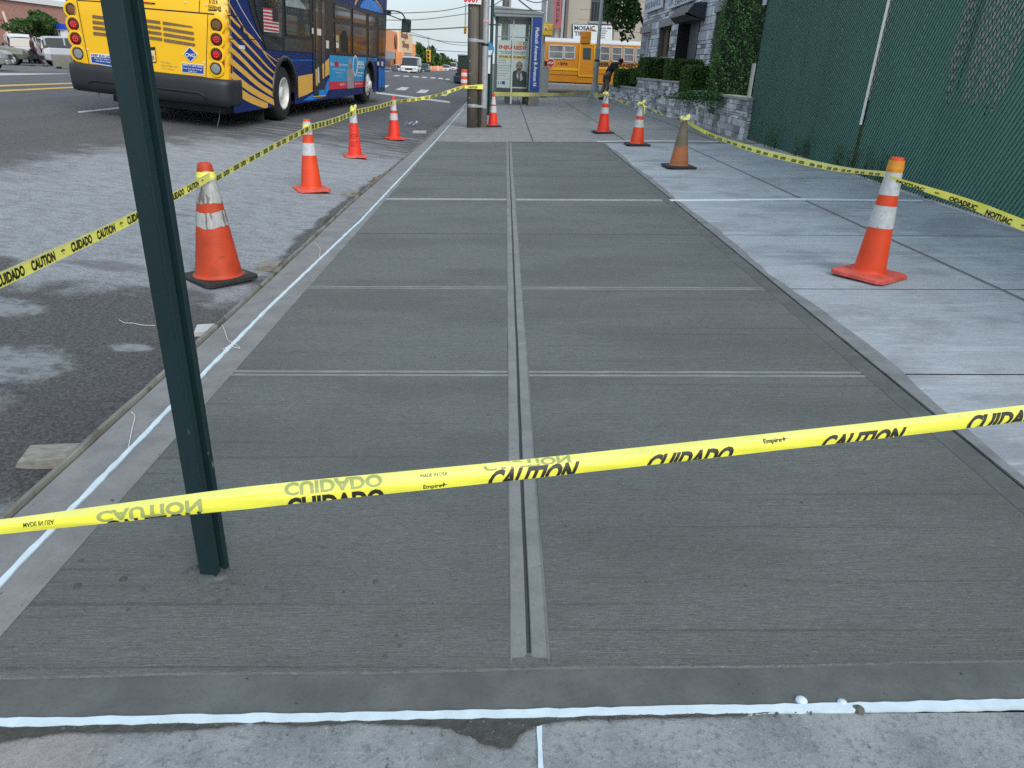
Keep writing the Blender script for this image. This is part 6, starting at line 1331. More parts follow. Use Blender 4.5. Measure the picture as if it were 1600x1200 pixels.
# blue name panel
bx0, bx1 = hx(829, 160).x, hx(845.5, 160).x; bz0, bz1 = hx(836, 143).z, hx(*c3(1300, 322)).z; BYp = -.4
def nx(px, py): return onY(px, py, YS_ + BYp - .08) - so_
bx0, bx1 = nx(826.5, 160).x, nx(841, 160).x; bz0, bz1 = nx(834, 143).z, nx(836, 28).z
mb = MB(); mb.box((bx0, BYp - .08, bz0), (bx1, BYp + .25, bz1)); npn = mb.build('name_panel', mat('panel_blue', (.015, .07, .33), .4, var=(1.2, .3, (1, 1, .6))), shl)
mb = MB(); mb.box((bx0 - .02, BYp - .07, 0), (bx1 + .02, BYp + .24, bz0)); mb.build('panel_foot', mat('foot', (.20, .19, .18), .6, var=(4, .2)), shl); mb = MB(); mb.box((bx0 - .035, BYp - .10, bz0), (bx0 - .002, BYp + .2, bz1)); mb.build('panel_edge', ALU, shl)
A = V((bx0 + (bx1 - bx0) * .33, BYp - .086, bz1 - .28)); mb = MB(); th_ = .10; Lg = (bz1 - bz0) - .45
put_text(mb, 'Flatbush Avenue & Avenue N', lambda a, b: A + V((b * .12, 0, -a * Lg)), .02); mb.build('lettering', WHT, npn)
# bench and back glass
mb = MB(); mb.box((Lx + .2, 1.0, .42), (Lx + .6, 3.4, .46)); mb.box((Lx + .3, 1.1, 0), (Lx + .5, 1.16, .42)); mb.box((Lx + .3, 3.2, 0), (Lx + .5, 3.26, .42)); mb.build('bench', ALU, shl)
mb = MB(); mb.box((Rx - .06, .1, .2), (Rx - .05, 4.0, zb0)); mb.build('glass', GLS, shl)
for y in (2.0, 4.0): mb = MB(); mb.box((Rx - .1, y, 0), (Rx - .02, y + .08, zb0)); mb.build('post', ALU, shl)
# newspaper box / litter bins near the shelter
for px, py, w_, h_, lab, m_ in ((822, 162, .30, .62, 'grey litter bin standing at the right end of the shelter poster', mat('bin_grey', (.13, .12, .12), .6)), (849, 152, .34, 1.15, 'pale grey utility box right of the blue shelter panel', mat('box_pale', (.33, .35, .34), .7, var=(5, .2))), (766, 151, .42, 1.15, 'pale box behind the dark green pole left of the shelter', mat('box_pale2', (.38, .43, .42), .7))):
    p = g(px, py); r = empty('litter_bin' if 'bin' in lab else 'utility_box', p, lab, 'bin' if 'bin' in lab else 'utility box')
    mb = MB(); mb.box((-w_ / 2, -w_ / 2, .03), (w_ / 2, w_ / 2, h_)); mb.build('body', m_, r, bevel=.03); mb = MB(); mb.box((-w_ / 2 - .01, -w_ / 2 - .01, h_), (w_ / 2 + .01, w_ / 2 + .01, h_ + .05)); mb.build('lid', m_, r, bevel=.01); mb = MB(); mb.box((-w_ / 2 + .02, -w_ / 2 + .02, 0), (w_ / 2 - .02, w_ / 2 - .02, .03)); mb.build('foot', M['black'], r)
    if 'bin' in lab: mb = MB(); mb.cyl((0, 0, h_ + .05), (0, 0, h_ + .34), .10, .11, 12); mb.build('cup', mat('cup', (.5, .5, .5), .5), r)
# yellow pedestrian signal on its own pole right of the shelter
p = g(857, 150); yp = empty('signal_pole', p, 'slim pole with yellow pedestrian signal box just right of the shelter', 'signal pole'); mb = MB(); mb.cyl((-.30, .3, 0), (-.42, .3, 9), .06, n=10); mb.build('pole', M['steel'], yp)
pedsig(yp, onY(855.5, 47, p.y) - p, SYW, onY(846, 38, p.y + .3) - p); mb = MB(); c = onY(855, 47, p.y - .17) - p; text_on(mb, 'M', c + V((-.13, 0, .02)), (1, 0, 0), (0, 0, 1), .12, .14, .03); mb.build('pale_mark', WHT, yp)
# ================================================================ PERSON bending by the wall
def skin_body(name, verts, edges, m, parent=None, sub=1):
    me = bpy.data.meshes.new(name); me.from_pydata([v[:3] for v in verts], edges, []); me.materials.append(m); o = bpy.data.objects.new(name, me); COL.objects.link(o)
    if parent: o.parent = parent
    sk = o.modifiers.new('skin', 'SKIN'); 
    if not me.skin_vertices: me.attributes.new('skin', 'FLOAT', 'POINT')
    sv = me.skin_vertices[0].data
    for i, v in enumerate(verts): r = v[3]; sv[i].radius = (r, r) if not isinstance(r, tuple) else r; sv[i].use_root = (i == 0)
    sk.use_smooth_shade = True; ss = o.modifiers.new('sub', 'SUBSURF'); ss.levels = sub; ss.render_levels = sub
    return o
NV = mat('navy_cloth', (.008, .016, .042), .8, var=(9, .4)); KH = mat('khaki_cloth', (.20, .18, .15), .85, var=(9, .3)); SK_ = mat('skin', (.20, .11, .07), .6); HR = mat('hair', (.012, .010, .009), .7)
pp_ = g(946, 156); per = empty('person', pp_, 'person in navy top and grey trousers bending forward over a navy bag by the hedge', 'person', rz=0)
# facing +x, bent forward
skin_body('body', [(0, 0, .92, .13), (.08, 0, 1.08, .13), (.20, 0, 1.24, .14), (.30, 0, 1.34, .13), (.38, 0, 1.38, .055), (.44, 0, 1.38, .07), (.50, 0, 1.40, .085), (.52, 0, 1.44, .07),
                   (-.02, -.09, .86, .10), (.03, -.10, .50, .065), (-.04, -.10, .10, .045), (.08, -.10, .04, .04), (-.02, .09, .86, .10), (-.10, .10, .50, .065), (-.20, .10, .12, .045), (-.08, .10, .04, .04),
                   (.28, -.17, 1.30, .065), (.38, -.22, 1.08, .045), (.52, -.20, .96, .035), (.60, -.19, .94, .03), (.28, .17, 1.30, .065), (.36, .22, 1.08, .045), (.50, .18, .98, .035), (.58, .17, .96, .03)],
          [(0, 1), (1, 2), (2, 3), (3, 4), (4, 5), (5, 6), (6, 7), (0, 8), (8, 9), (9, 10), (10, 11), (0, 12), (12, 13), (13, 14), (14, 15), (3, 16), (16, 17), (17, 18), (18, 19), (3, 20), (20, 21), (21, 22), (22, 23)], SK_, per)
skin_body('jacket', [(-.03, 0, .90, .16), (.07, 0, 1.08, .155), (.20, 0, 1.25, .165), (.31, 0, 1.35, .13), (.35, 0, 1.37, .08), (.28, -.18, 1.30, .085), (.38, -.23, 1.08, .062), (.49, -.21, .98, .052), (.28, .18, 1.30, .085), (.36, .23, 1.08, .062), (.47, .19, 1.0, .05)],
          [(0, 1), (1, 2), (2, 3), (3, 4), (3, 5), (5, 6), (6, 7), (3, 8), (8, 9), (9, 10)], NV, per)
skin_body('trousers', [(-.02, 0, .88, .15), (-.02, -.09, .82, .115), (.03, -.10, .50, .085), (-.04, -.10, .10, .065), (-.02, .09, .82, .115), (-.10, .10, .50, .085), (-.20, .10, .12, .065)], [(0, 1), (1, 2), (2, 3), (0, 4), (4, 5), (5, 6)], KH, per)
mb = MB(); mb.lathe((.49, 0, 1.40), [(.0001, -.02), (.08, 0), (.105, .05), (.10, .10), (.06, .14), (.0001, .15)], 14, axis=(-.2, 0, 1)); mb.build('hair', HR, per)
for dx, dy in ((.02, -.10), (-.14, .10)): mb = MB(); mb.obox((dx, dy, .04), (.13, 0, 0), (0, .045, 0), (0, 0, .04)); mb.build('shoe', M['black'], per, bevel=.02)
bgp = g(964, 156) + V((0, 0, 0)); bgp = pp_ + V((.42, -.05, 0)); bag = empty('bag', bgp, 'dark navy bag with white stripe and small badge that the person bends over', 'bag')
mb = MB(); mb.lathe((0, 0, .5), [(.0001, 0), (.15, .0), (.19, .1), (.18, .35), (.13, .5), (.0001, .53)], 14); mb.build('body', NV, bag); mb = MB(); mb.tube([(-.08, 0, 1.0), (0, 0, 1.12), (.08, 0, 1.0)], .015, 6); mb.build('handle', NV, bag)
mb = MB(); mb.box((-.12, -.15, 0), (.12, .15, .5)); mb.build('lower_case', NV, bag, bevel=.03); mb = MB(); mb.slab([(-.08, -.195, .58), (.09, -.195, .66), (.09, -.195, .72), (-.08, -.195, .64)], (0, .01, 0)); mb.build('white_stripe', WHT, bag); mb = MB(); mb.slab([(-.10, -.195, .82), (-.03, -.195, .82), (-.03, -.195, .9), (-.10, -.195, .9)], (0, .01, 0)); mb.build('badge', mat('badge', (.3, .25, .25), .5), bag)
# ================================================================ BUILDING ACROSS THE SIDE STREET
YB = 54.0; b0 = onY(866, 60, YB); tb = empty('tile_shop', V((b0.x, YB, .25)), 'beige clad shop building with dark upper window and white sign behind the school bus', 'building'); to = tb.location.copy()
def tx_(px, py, o=0): p = onY(px, py, YB - o) - to; return p
c4_ = lambda x, y: (820 + x / 6, y / 6)
wl_ = tx_(1100, 60).x + 6; mb = MB(); mb.box((0, 0, 0), (wl_, 12, 8.6)); mb.build('wall', mat('beige_cladding', (.44, .40, .34), .85, var=(.5, .15)), tb)
for k in range(12): mb = MB(); z = .9 + k * .62; mb.box((1.6, -.012, z), (wl_, -.002, z + .022)); mb.build('cladding_seam', mat('seam_%d' % k, (.25, .22, .19), .9), tb)
for a, b, m_ in ((350, 372, M['steel']), (384, 410, mat('pillar', (.14, .13, .13), .8))): p, q_ = tx_(*c4_(a, 60)), tx_(*c4_(b, 60)); mb = MB(); mb.box((p.x, -.25, 0), (q_.x, -.0, 8.6)); mb.build('pilaster', m_, tb)
for a in (848,): p = tx_(*c4_(a, 100)); mb = MB(); mb.box((p.x, -.02, 0), (p.x + .05, -.0, 8.6)); mb.build('corner_joint', mat('cj', (.2, .18, .16), .9), tb)
a, b = tx_(*c4_(614, 198)), tx_(*c4_(836, 200)); mb = MB(); mb.box((a.x, -.03, a.z), (b.x, -.004, a.z + 3.2)); wn = mb.build('window', mat('shop_glass', (.03, .035, .045), .1), tb)
mb = MB()
for k in range(9): x = a.x + (b.x - a.x) * k / 8; mb.box((x - .02, -.06, a.z), (x + .02, -.032, a.z + 3.2))
mb.box((a.x, -.075, a.z + 1.15), (b.x, -.062, a.z + 1.25)); mb.build('window_bars', mat('bars', (.07, .075, .085), .5), wn); mb = MB(); mb.box((a.x - .1, -.12, a.z - .14), (b.x + .1, -.004, a.z - .004)); mb.build('sill', mat('sill2', (.33, .30, .26), .8), wn)
def tsign(nm, pts, col, edge, texts, o=.10, vert=False):
    a, b, c_, d = [tx_(*c4_(*p), o) for p in pts]; mb = MB(); mb.slab([a, b, c_, d], (0, .06, 0)); s_ = mb.build(nm, col, tb)
    for t, (u0_, u1_, v0_, v1_), m_ in texts:
        mb = MB()
        if vert: put_text(mb, t, lambda u, v: a + (b - a) * (u0_ + (u1_ - u0_) * u) + (d - a) * (v0_ + (v1_ - v0_) * v) + V((0, -.008, 0)), .03)
        else: put_text(mb, t, lambda u, v: a + (b - a) * (u0_ + (u1_ - u0_) * u) + (d - a) * (v0_ + (v1_ - v0_) * v) + V((0, -.008, 0)), .03)
        mb.build('lettering', m_, s_)
    return s_
sw_ = mat('sign_face', (.66, .70, .72), .5); LN_ = mat('letters_navy', (.012, .02, .07), .5)
tsign('shop_sign_border', [(446, 372), (826, 384), (826, 234), (446, 224)], mat('sign_border', (.02, .04, .10), .5), 0, [], .08)
tsign('shop_sign', [(452, 366), (686, 372), (684, 236), (452, 230)], sw_, 0, [('MOSAIC', (.05, .88, .62, .93), LN_), ('TILE', (.05, .50, .24, .54), LN_)], .16)
tsign('shop_sign', [(704, 374), (820, 378), (820, 240), (702, 238)], sw_, 0, [('GLASS', (.06, .5, .76, .86), LN_), ('PORCELAIN', (.06, .6, .60, .68), LN_), ('MARBLE', (.06, .5, .44, .52), LN_), ('SLATE', (.06, .4, .28, .36), LN_), ('STONE', (.06, .42, .12, .20), LN_), ('808', (.6, .9, .76, .88), LN_)], .16)
rs_ = tsign('vertical_sign', [(268, 262), (338, 264), (352, -90), (282, -90)], mat('sign_red', (.36, .10, .12), .5), 0, [(ch_, (.30, .72, 1 - .155 * (k + 1) + .03 - .13, 1 - .155 * (k + 1) + .11 + .03 - .13 + .01), TXB) for k, ch_ in enumerate('ESHOP')], .5, True)
mb = MB(); mb.box((-3.2, .5, 0), (-.02, 6, 3.6)); mb.build('side_annex', mat('annex', (.5, .52, .55), .8), tb)

# ================================================================ VEHICLES
CGL = mat('car_glass', (.025, .03, .035), .05, spec=.9); CHR = mat('chrome', (.6, .6, .6), .2, .9)
def paint(n, c, metal=0): return mat(n, c, .28, metal, spec=.6)
def car(kind, loc, rz, pm, label, group=None, L_=4.6, W_=1.85, H_=1.7, name='parked_car', cat='car', front='sedan'):
    """x forward from rear (0) to nose (L), body lofted from cross-sections"""
    r = empty(name, loc, label, cat, group, rz)
    if kind == 'suv': st = [(0, .55, .98, .98, 0), (.03, .35, 1.02, 1.50, .70), (.10, .30, 1.04, 1.66, .80), (.45, .28, 1.03, 1.70, .82), (.62, .28, 1.00, 1.62, .78), (.74, .28, .98, .99, .0), (.95, .30, .88, .89, 0), (1.0, .40, .78, .79, 0)]
    elif kind == 'van': st = [(0, .45, 1.3, 2.45, .85), (.02, .35, 1.3, 2.60, .88), (.6, .33, 1.3, 2.65, .88), (.78, .33, 1.3, 2.50, .84), (.90, .33, 1.28, 1.30, .6), (.985, .35, .98, 1.0, 0), (1.0, .45, .8, .82, 0)]
    else: st = [(0, .45, .92, .93, 0), (.04, .30, .98, .99, 0), (.14, .28, .98, 1.02, .4), (.28, .28, .96, 1.40, .72), (.50, .28, .94, 1.44, .74), (.70, .28, .92, .95, .5), (.94, .30, .78, .80, 0), (1.0, .42, .66, .67, 0)]
    k = H_ / {'suv': 1.7, 'van': 2.65}.get(kind, 1.44); w2 = W_ / 2; mb = MB(); vs = []
    for (f, zb_, zl, zt2, tw) in st:
        e = .80 if f in (0, 1.0) else (.93 if f < .06 or f > .93 else 1); x = f * L_
        for y, z in ((-1, zb_), (-1.0, (zb_ + zl) / 2), (-.96, zl), (.96, zl), (1.0, (zb_ + zl) / 2), (1, zb_)): vs.append((x, y * w2 * e * (.94 if z == zb_ else 1), z * k))
    n = 6; mb.add(vs, [(i * n + j, (i + 1) * n + j, (i + 1) * n + (j + 1) % n, i * n + (j + 1) % n) for i in range(len(st) - 1) for j in range(n)] + [tuple(range(n)), tuple(range(len(vs) - n, len(vs)))[::-1]], 0)
    mb.build('body', pm, r, bevel=.05)
    cab = [s for s in st if s[3] - s[2] > .03] ; mb = MB(); vs = []
    i0 = st.index(cab[0]); i1 = st.index(cab[-1]); seq = st[max(0, i0 - (kind != 'van')):min(len(st), i1 + 2)]
    for (f, zb_, zl, zt2, tw) in seq:
        tw = tw or .80; x = f * L_
        for y, z in ((-.94, zl - .02), (-tw, max(zt2 - .05, zl - .01)), (tw, max(zt2 - .05, zl - .01)), (.94, zl - .02)): vs.append((x, y * w2, z * k))
    n = 4; mb.add(vs, [(i * n + j, (i + 1) * n + j, (i + 1) * n + j + 1, i * n + j + 1) for i in range(len(seq) - 1) for j in range(3)] + [(0, 1, 2, 3), tuple(range(len(vs) - 4, len(vs)))[::-1]]); mb.build('glasshouse', CGL, r)
    mb = MB(); rf = [s for s in cab if s[3] > .86 * max(q_[3] for q_ in cab)]; vs = []
    for (f, zb_, zl, zt2, tw) in rf:
        for y, z in ((-tw - .03, zt2 - .09), (-tw + .03, zt2 - .01), (0, zt2 + .01), (tw - .03, zt2 - .01), (tw + .03, zt2 - .09)): vs.append((f * L_, y * w2, z * k))
    n = 5; mb.add(vs, [(i * n + j, (i + 1) * n + j, (i + 1) * n + j + 1, i * n + j + 1) for i in range(len(rf) - 1) for j in range(4)]); mb.build('roof', pm, r)
    if kind == 'van':
        mb = MB()
        for s_ in (-1, 1): mb.box((.02 * L_, s_ * w2 * .955 - .01, 1.28 * k), (.66 * L_, s_ * w2 * .955 + .01, 2.5 * k))
        mb.box((-.012, -w2 * .85, 1.28 * k), (.0, w2 * .85, 2.5 * k)); mb.build('cargo_side', pm, r)
    else:
        for s_ in (-1, 1):
            for f in ((.06, .30, .50) if kind == 'suv' else (.27, .47)):
                mb = MB(); mb.obox((f * L_, s_ * w2 * .89, (cab[1][2] + cab[1][3]) / 2 * k * 1.0), (.045, 0, 0), (0, .015, 0), (0, -s_ * .0, .24 * k)); mb.build('pillar', pm, r)
    wr_ = .34 if kind != 'van' else .36
    for x in (.175 * L_, .80 * L_):
        for s_ in (-1, 1):
            wh = empty('wheel', (x, s_ * (w2 - .09), wr_), None, None); wh.parent = r
            mb = MB(); mb.lathe((0, 0, 0), [(.2, .10), (.31, .11), (wr_, .08), (wr_, -.10), (.2, -.10)], 20, axis=(0, s_, 0)); mb.build('tyre', M['rubber'], wh)
            mb = MB(); mb.lathe((0, 0, 0), [(.215, .10), (.20, .07), (.05, .085), (.0001, .09)], 20, axis=(0, s_, 0)); mb.build('rim', ALLOY, wh)
            mb = MB()
            for i in range(5): a = 6.283 * i / 5; mb.cyl((.13 * math.cos(a), s_ * .075, .13 * math.sin(a)), (.13 * math.cos(a), s_ * .098, .13 * math.sin(a)), .04, n=7)
            mb.build('rim_gap', M['black'], wh)
            mb = MB(); mb.lathe((x, s_ * (w2 - .0), wr_), [(wr_ + .05, -.2), (wr_ + .05, .012), (.0001, .012)], 20, axis=(0, s_, 0)); mb.build('wheel_arch', M['black'], r) if False else None
    zl = .70 if kind != 'van' else .92
    for s_ in (-1, 1):
        mb = MB(); mb.obox((L_ * .985, s_ * w2 * .66, zl * k), (.06, 0, 0), (0, .17, 0), (0, 0, .085)); mb.build('headlight', CLRL, r, bevel=.02)
        mb = MB(); mb.obox((L_ * .01, s_ * w2 * .72, .86 * k), (.05, 0, 0), (0, .12, 0), (0, 0, .12)); mb.build('tail_light', REDL, r, bevel=.02)
        mb = MB(); mb.obox((L_ * .68, s_ * (w2 + .09), 1.02 * k if kind != 'van' else 1.3), (.05, 0, 0), (0, .09, 0), (0, 0, .07 if kind != 'van' else .14)); mb.build('wing_mirror', M['black'], r, bevel=.02)
    mb = MB(); mb.obox((L_ * .995, 0, (.62 if kind != 'van' else .82) * k), (.03, 0, 0), (0, w2 * .44, 0), (0, 0, .11 if kind != 'van' else .15)); mb.build('grille', M['black'], r); mb = MB(); mb.obox((L_ * .99, 0, .40 * k), (.06, 0, 0), (0, w2 * .84, 0), (0, 0, .10)); mb.build('front_bumper', pm if kind == 'suv' else BDARK, r, bevel=.03)
    mb = MB(); mb.obox((L_ * .02, 0, .48 * k), (.10, 0, 0), (0, w2 * .88, 0), (0, 0, .12)); mb.build('rear_bumper', BDARK, r, bevel=.03)
    mb = MB(); mb.obox((L_ * 1.015, 0, .45 * k), (.01, 0, 0), (0, .15, 0), (0, 0, .07)); mb.build('number_plate', WHT, r)
    if kind == 'suv': mb = MB(); mb.box((.1 * L_, -w2 * .9, .27), (.9 * L_, w2 * .9, .34)); mb.build('underbody', M['black'], r)
    return r
def at_r(px, py, z): p = gz(px, py, z); return V((p.x, p.y, z))
PI = math.pi; LOTZ = -.02
# left background: parked cars in front of a brick wall (nose to the left or right)
pa = at_r(8, 111.5, LOTZ); car('suv', at_r(21, 111.5, LOTZ) - V((math.cos(.38), math.sin(.38), 0)) * 4.6, .38, paint('dark_silver', (.30, .31, .31), .3), 'silver car cut off by the left edge of the view, nearest of the parked cars', 'cars parked before the brick wall', H_=1.75)
pb_ = at_r(42, 102.5, LOTZ); car('sedan', at_r(51, 102.5, LOTZ) - V((math.cos(.42), math.sin(.42), 0)) * 4.6, .42, paint('olive_grey', (.155, .155, .135), .3), 'olive grey car parked nose right between the silver car and the walking person', 'cars parked before the brick wall', H_=1.68)
pc_ = at_r(58, 98.0, LOTZ); car('suv', at_r(42, 99.5, LOTZ), 2.2, paint('white_car', (.62, .63, .64)), 'white car parked behind the olive grey one, dark rear window toward us', 'cars parked before the brick wall', H_=1.85)
pd_ = at_r(84, 103.5, LOTZ); car('suv', at_r(65, 102.5, LOTZ), .72, paint('silver_blue', (.46, .50, .55), .2), 'silver blue sport utility car with red tail lights right of the walking person', 'cars parked before the brick wall', H_=1.78)
# person walking
wp = at_r(57, 103.5, LOTZ); wk = empty('person', wp, 'person in dark clothes and cap walking past the parked cars at far left', 'person', rz=.3)
DKC = mat('dark_clothes', (.022, .018, .02), .85, var=(8, .4)); BRC = mat('brown_jacket', (.06, .035, .03), .85, var=(6, .5))
skin_body('body', [(0, 0, .95, .12), (0, 0, 1.15, .13), (0, 0, 1.38, .14), (.02, 0, 1.50, .05), (.04, 0, 1.60, .085), (.05, 0, 1.68, .09), (-.02, -.09, .88, .09), (-.14, -.09, .50, .06), (-.24, -.09, .10, .045), (-.12, -.09, .04, .04), (.02, .09, .88, .09), (.22, .09, .50, .06), (.42, .09, .10, .045), (.55, .09, .05, .04), (0, -.2, 1.36, .055), (.05, -.26, 1.10, .045), (.16, -.22, .90, .035), (0, .2, 1.36, .055), (-.04, .26, 1.10, .045), (.02, .24, .88, .035)],
          [(0, 1), (1, 2), (2, 3), (3, 4), (4, 5), (0, 6), (6, 7), (7, 8), (8, 9), (0, 10), (10, 11), (11, 12), (12, 13), (2, 14), (14, 15), (15, 16), (2, 17), (17, 18), (18, 19)], SK_, wk)
skin_body('jacket', [(0, 0, .92, .16), (0, 0, 1.15, .155), (0, 0, 1.38, .16), (.01, 0, 1.47, .08), (0, -.2, 1.36, .08), (.05, -.27, 1.10, .065), (.15, -.23, .93, .05), (0, .2, 1.36, .08), (-.04, .27, 1.10, .065), (.01, .25, .93, .05)], [(0, 1), (1, 2), (2, 3), (2, 4), (4, 5), (5, 6), (2, 7), (7, 8), (8, 9)], BRC, wk)
skin_body('trousers', [(0, 0, .92, .14), (-.02, -.09, .86, .11), (-.14, -.09, .50, .08), (-.24, -.09, .10, .06), (.02, .09, .86, .11), (.22, .09, .50, .08), (.42, .09, .10, .06)], [(0, 1), (1, 2), (2, 3), (0, 4), (4, 5), (5, 6)], DKC, wk)
mb = MB(); mb.lathe((.05, 0, 1.66), [(.0001, -.05), (.105, -.02), (.11, .05), (.07, .11), (.0001, .13)], 12); mb.build('cap', DKC, wk)
for x, y in ((-.18, -.09), (.48, .09)): mb = MB(); mb.obox((x, y, .04), (.13, 0, 0), (0, .045, 0), (0, 0, .04)); mb.build('shoe', M['black'], wk, bevel=.02)
# brick wall building
XBR = -52.0; a, b, c_ = onX(-60, 6, XBR), onX(12, 1, XBR), onX(118, 13, XBR)
zt_b = (b.z + c_.z) / 2
BRK = bpy.data.materials.new('brick'); BRK.use_nodes = True; t_ = BRK.node_tree; bk = N(t_, 'ShaderNodeTexBrick'); tcc = N(t_, 'ShaderNodeTexCoord'); mpp = N(t_, 'ShaderNodeMapping'); mpp.inputs['Rotation'].default_value = (0, PI / 2, PI / 2)
mpp.inputs['Rotation'].default_value = (PI / 2, 0, 0); sp_ = N(t_, 'ShaderNodeSeparateXYZ'); cb_ = N(t_, 'ShaderNodeCombineXYZ'); t_.links.new(tcc.outputs['Object'], sp_.inputs[0]); t_.links.new(sp_.outputs['Y'], cb_.inputs['X']); t_.links.new(sp_.outputs['Z'], cb_.inputs['Y']); t_.links.new(cb_.outputs[0], bk.inputs['Vector'])
bk.inputs['Scale'].default_value = 2.2; bk.inputs['Color1'].default_value = (.40, .17, .13, 1); bk.inputs['Color2'].default_value = (.50, .24, .18, 1); bk.inputs['Mortar'].default_value = (.36, .26, .22, 1); bk.inputs['Mortar Size'].default_value = .03
t_.links.new(bk.outputs['Color'], t_.nodes['Principled BSDF'].inputs['Base Color']); t_.nodes['Principled BSDF'].inputs['Roughness'].default_value = .9
bb = empty('brick_building', V((XBR, 30, 0)), 'low red brick building with white roof edge behind the parked cars at far left', 'building')
mb = MB(); mb.box((-25, -18, -.1), (0, 76, zt_b)); mb.build('wall', BRK, bb); mb = MB(); mb.box((-25, -18.1, zt_b), (.25, 76.1, zt_b + .55)); mb.build('roof_edge', WHT, bb)
for i, (p0_, p1_) in enumerate((((4, 18), (20, 62)), ((10, 50), (16, 66)))):
    A, B = onX(*p0_, XBR + .1) - bb.location, onX(*p1_, XBR + .1) - bb.location; mb = MB(); mb.tube([A, B], .14, 6); mb.build('pale_pipe', mat('pipe', (.62, .48, .44), .7), bb)
mb = MB()
for z in (zt_b * .62,): mb.box((0.0, -18, z), (.04, 62, z + .10))
mb.build('brick_course', mat('course', (.28, .12, .10), .9), bb)
tp_ = at_r(60, 99, LOTZ) + V((-1.5, 1.5, 0)); ttop = onY(54, 40, tp_.y)
tree(tp_, 5, ttop, 2.35, 2.2, 1.0, 2600, .15, 'small spreading ornamental tree before the brick wall at far left', LT, seed=51, clumps=30, tr=.07, cr=.26)
# blue topped white kiosk and concrete planter left of the bus
kp = at_r(100, 100, LOTZ); kk = empty('kiosk', kp, 'white post with bright blue box on top left of the bus', 'kiosk'); s_ = (kp - EYE).length / F * 1.10
hz = lambda px, py: onY(px, py, kp.y) - kp
A, B = hz(89, 37), hz(104, 46); mb = MB(); mb.box((A.x, -.3, B.z), (B.x, .3, A.z)); mb.build('blue_box', mat('kiosk_blue', (.01, .06, .50), .4), kk)
mb = MB(); A, B = hz(95, 47), hz(108, 84); mb.slab([(A.x, -.1, A.z), (A.x + .35, -.1, A.z), (B.x + .3, -.1, 0), (B.x - .5, -.1, 0)], (0, .3, 0)); mb.build('post', WHT, kk); mb = MB(); A, B = hz(91, 47), hz(97, 80); mb.tube([(A.x, 0, A.z), (B.x, 0, 0)], .07, 6); mb.build('strut', M['steel'], kk)
bp_ = at_r(100, 107.5, LOTZ); cb2 = empty('concrete_barrier', bp_, 'grey concrete block barrier just left of the bus bumper', 'barrier'); mb = MB(); A = onY(89.5, 107, bp_.y) - bp_; B = onY(115, 86, bp_.y) - bp_; mb.box((A.x, -.4, 0), (B.x, .4, B.z)); mb.build('block', mat('barrier', (.24, .23, .21), .9, var=(2, .3)), cb2, bevel=.04); mb = MB(); mb.box((A.x + .2, -.41, .0), (A.x + .5, .41, .12)); mb.build('lift_slot', M['black'], cb2)
# ================================================================ DOWN THE STREET
def far_at(px, py, z=.1): p = gz(px, py, z); return V((p.x, p.y, z))
vp_ = far_at(636, 116.5, .15); D = (vp_ - EYE).length
vanw = onY(651, 110, vp_.y).x - onY(622, 110, vp_.y).x; vanh = onY(636, 87, vp_.y).z - vp_.z
v_ = car('van', V((onY(637, 100, vp_.y).x, vp_.y, vp_.z)), -PI / 2 + .02, paint('van_white', (.70, .73, .75)), 'white high roofed van facing us with ladder rack on top, waiting at the crossing', None, L_=5.8, W_=2.05, H_=2.65, name='van', cat='van'); k_ = vanw / 2.2
v_.scale = (k_, k_, vanh / 2.75 if vanh > 0 else 1); f0 = v_.location.copy(); v_.location = f0 + V((0, 5.8 * k_, 0))
mb = MB()
for y in (-.8, -.3, .3, .8): mb.tube([(.6, y, 2.70), (.6, y, 2.95)], .03, 5); mb.tube([(.6, y, 2.95), (3.8, y, 2.95)], .03, 5)
for x in (.7, 1.9, 3.1): mb.tube([(x, -.9, 2.95), (x, .9, 2.95)], .03, 5)
mb.build('ladder_rack', M['steel'], v_)
def facing(px0, px1, py, kind, pm, lab, z=.15, rz=-PI / 2, name='car', L_=4.6, H_=1.65, away=False, gp_='cars waiting down the street', W_=1.9, cat='car'):
    c = (px0 + px1) / 2; p = far_at(c, py, z); w_ = abs(onY(px1, py, p.y).x - onY(px0, py, p.y).x); k = w_ / (W_ * 1.08); x = onY(c, py, p.y).x
    r = car(kind, V((x, p.y + L_ * k, z)), rz, pm, lab, gp_, L_=L_, W_=W_, H_=H_, name=name, cat=cat); r.scale = (k, k, k); return r
facing(653, 670, 114.5, 'suv', paint('navy_grey', (.10, .12, .16), .2), 'dark grey blue sport utility car right beside the white van')
facing(612, 625, 113, 'suv', paint('white2', (.62, .63, .65)), 'white car half hidden behind the left side of the white van', H_=1.7)
facing(606, 619, 114.5, 'sedan', paint('dark_red', (.09, .015, .025), .2), 'dark red car with number plate left of the white van')
facing(599, 609, 115.5, 'suv', paint('grey3', (.40, .41, .43), .2), 'pale grey car partly hidden behind the bus front')
facing(690, 702, 112, 'suv', paint('white4', (.72, .73, .74)), 'white car far down the street beyond the orange barriers')
facing(703, 713, 111, 'van', paint('white5', (.72, .73, .74)), 'farthest white delivery van before the dark trailer', L_=5.5, H_=2.5)
# buildings
def bld(px0, px1, pyt, Y, dep, m, lab, z0=0.0, name='shop_building'):
    a, b = onY(px0, pyt, Y), onY(px1, pyt, Y); r = empty(name, V((a.x, Y, z0)), lab, 'building', None); return r, b.x - a.x, (a.z + b.z) / 2 - z0
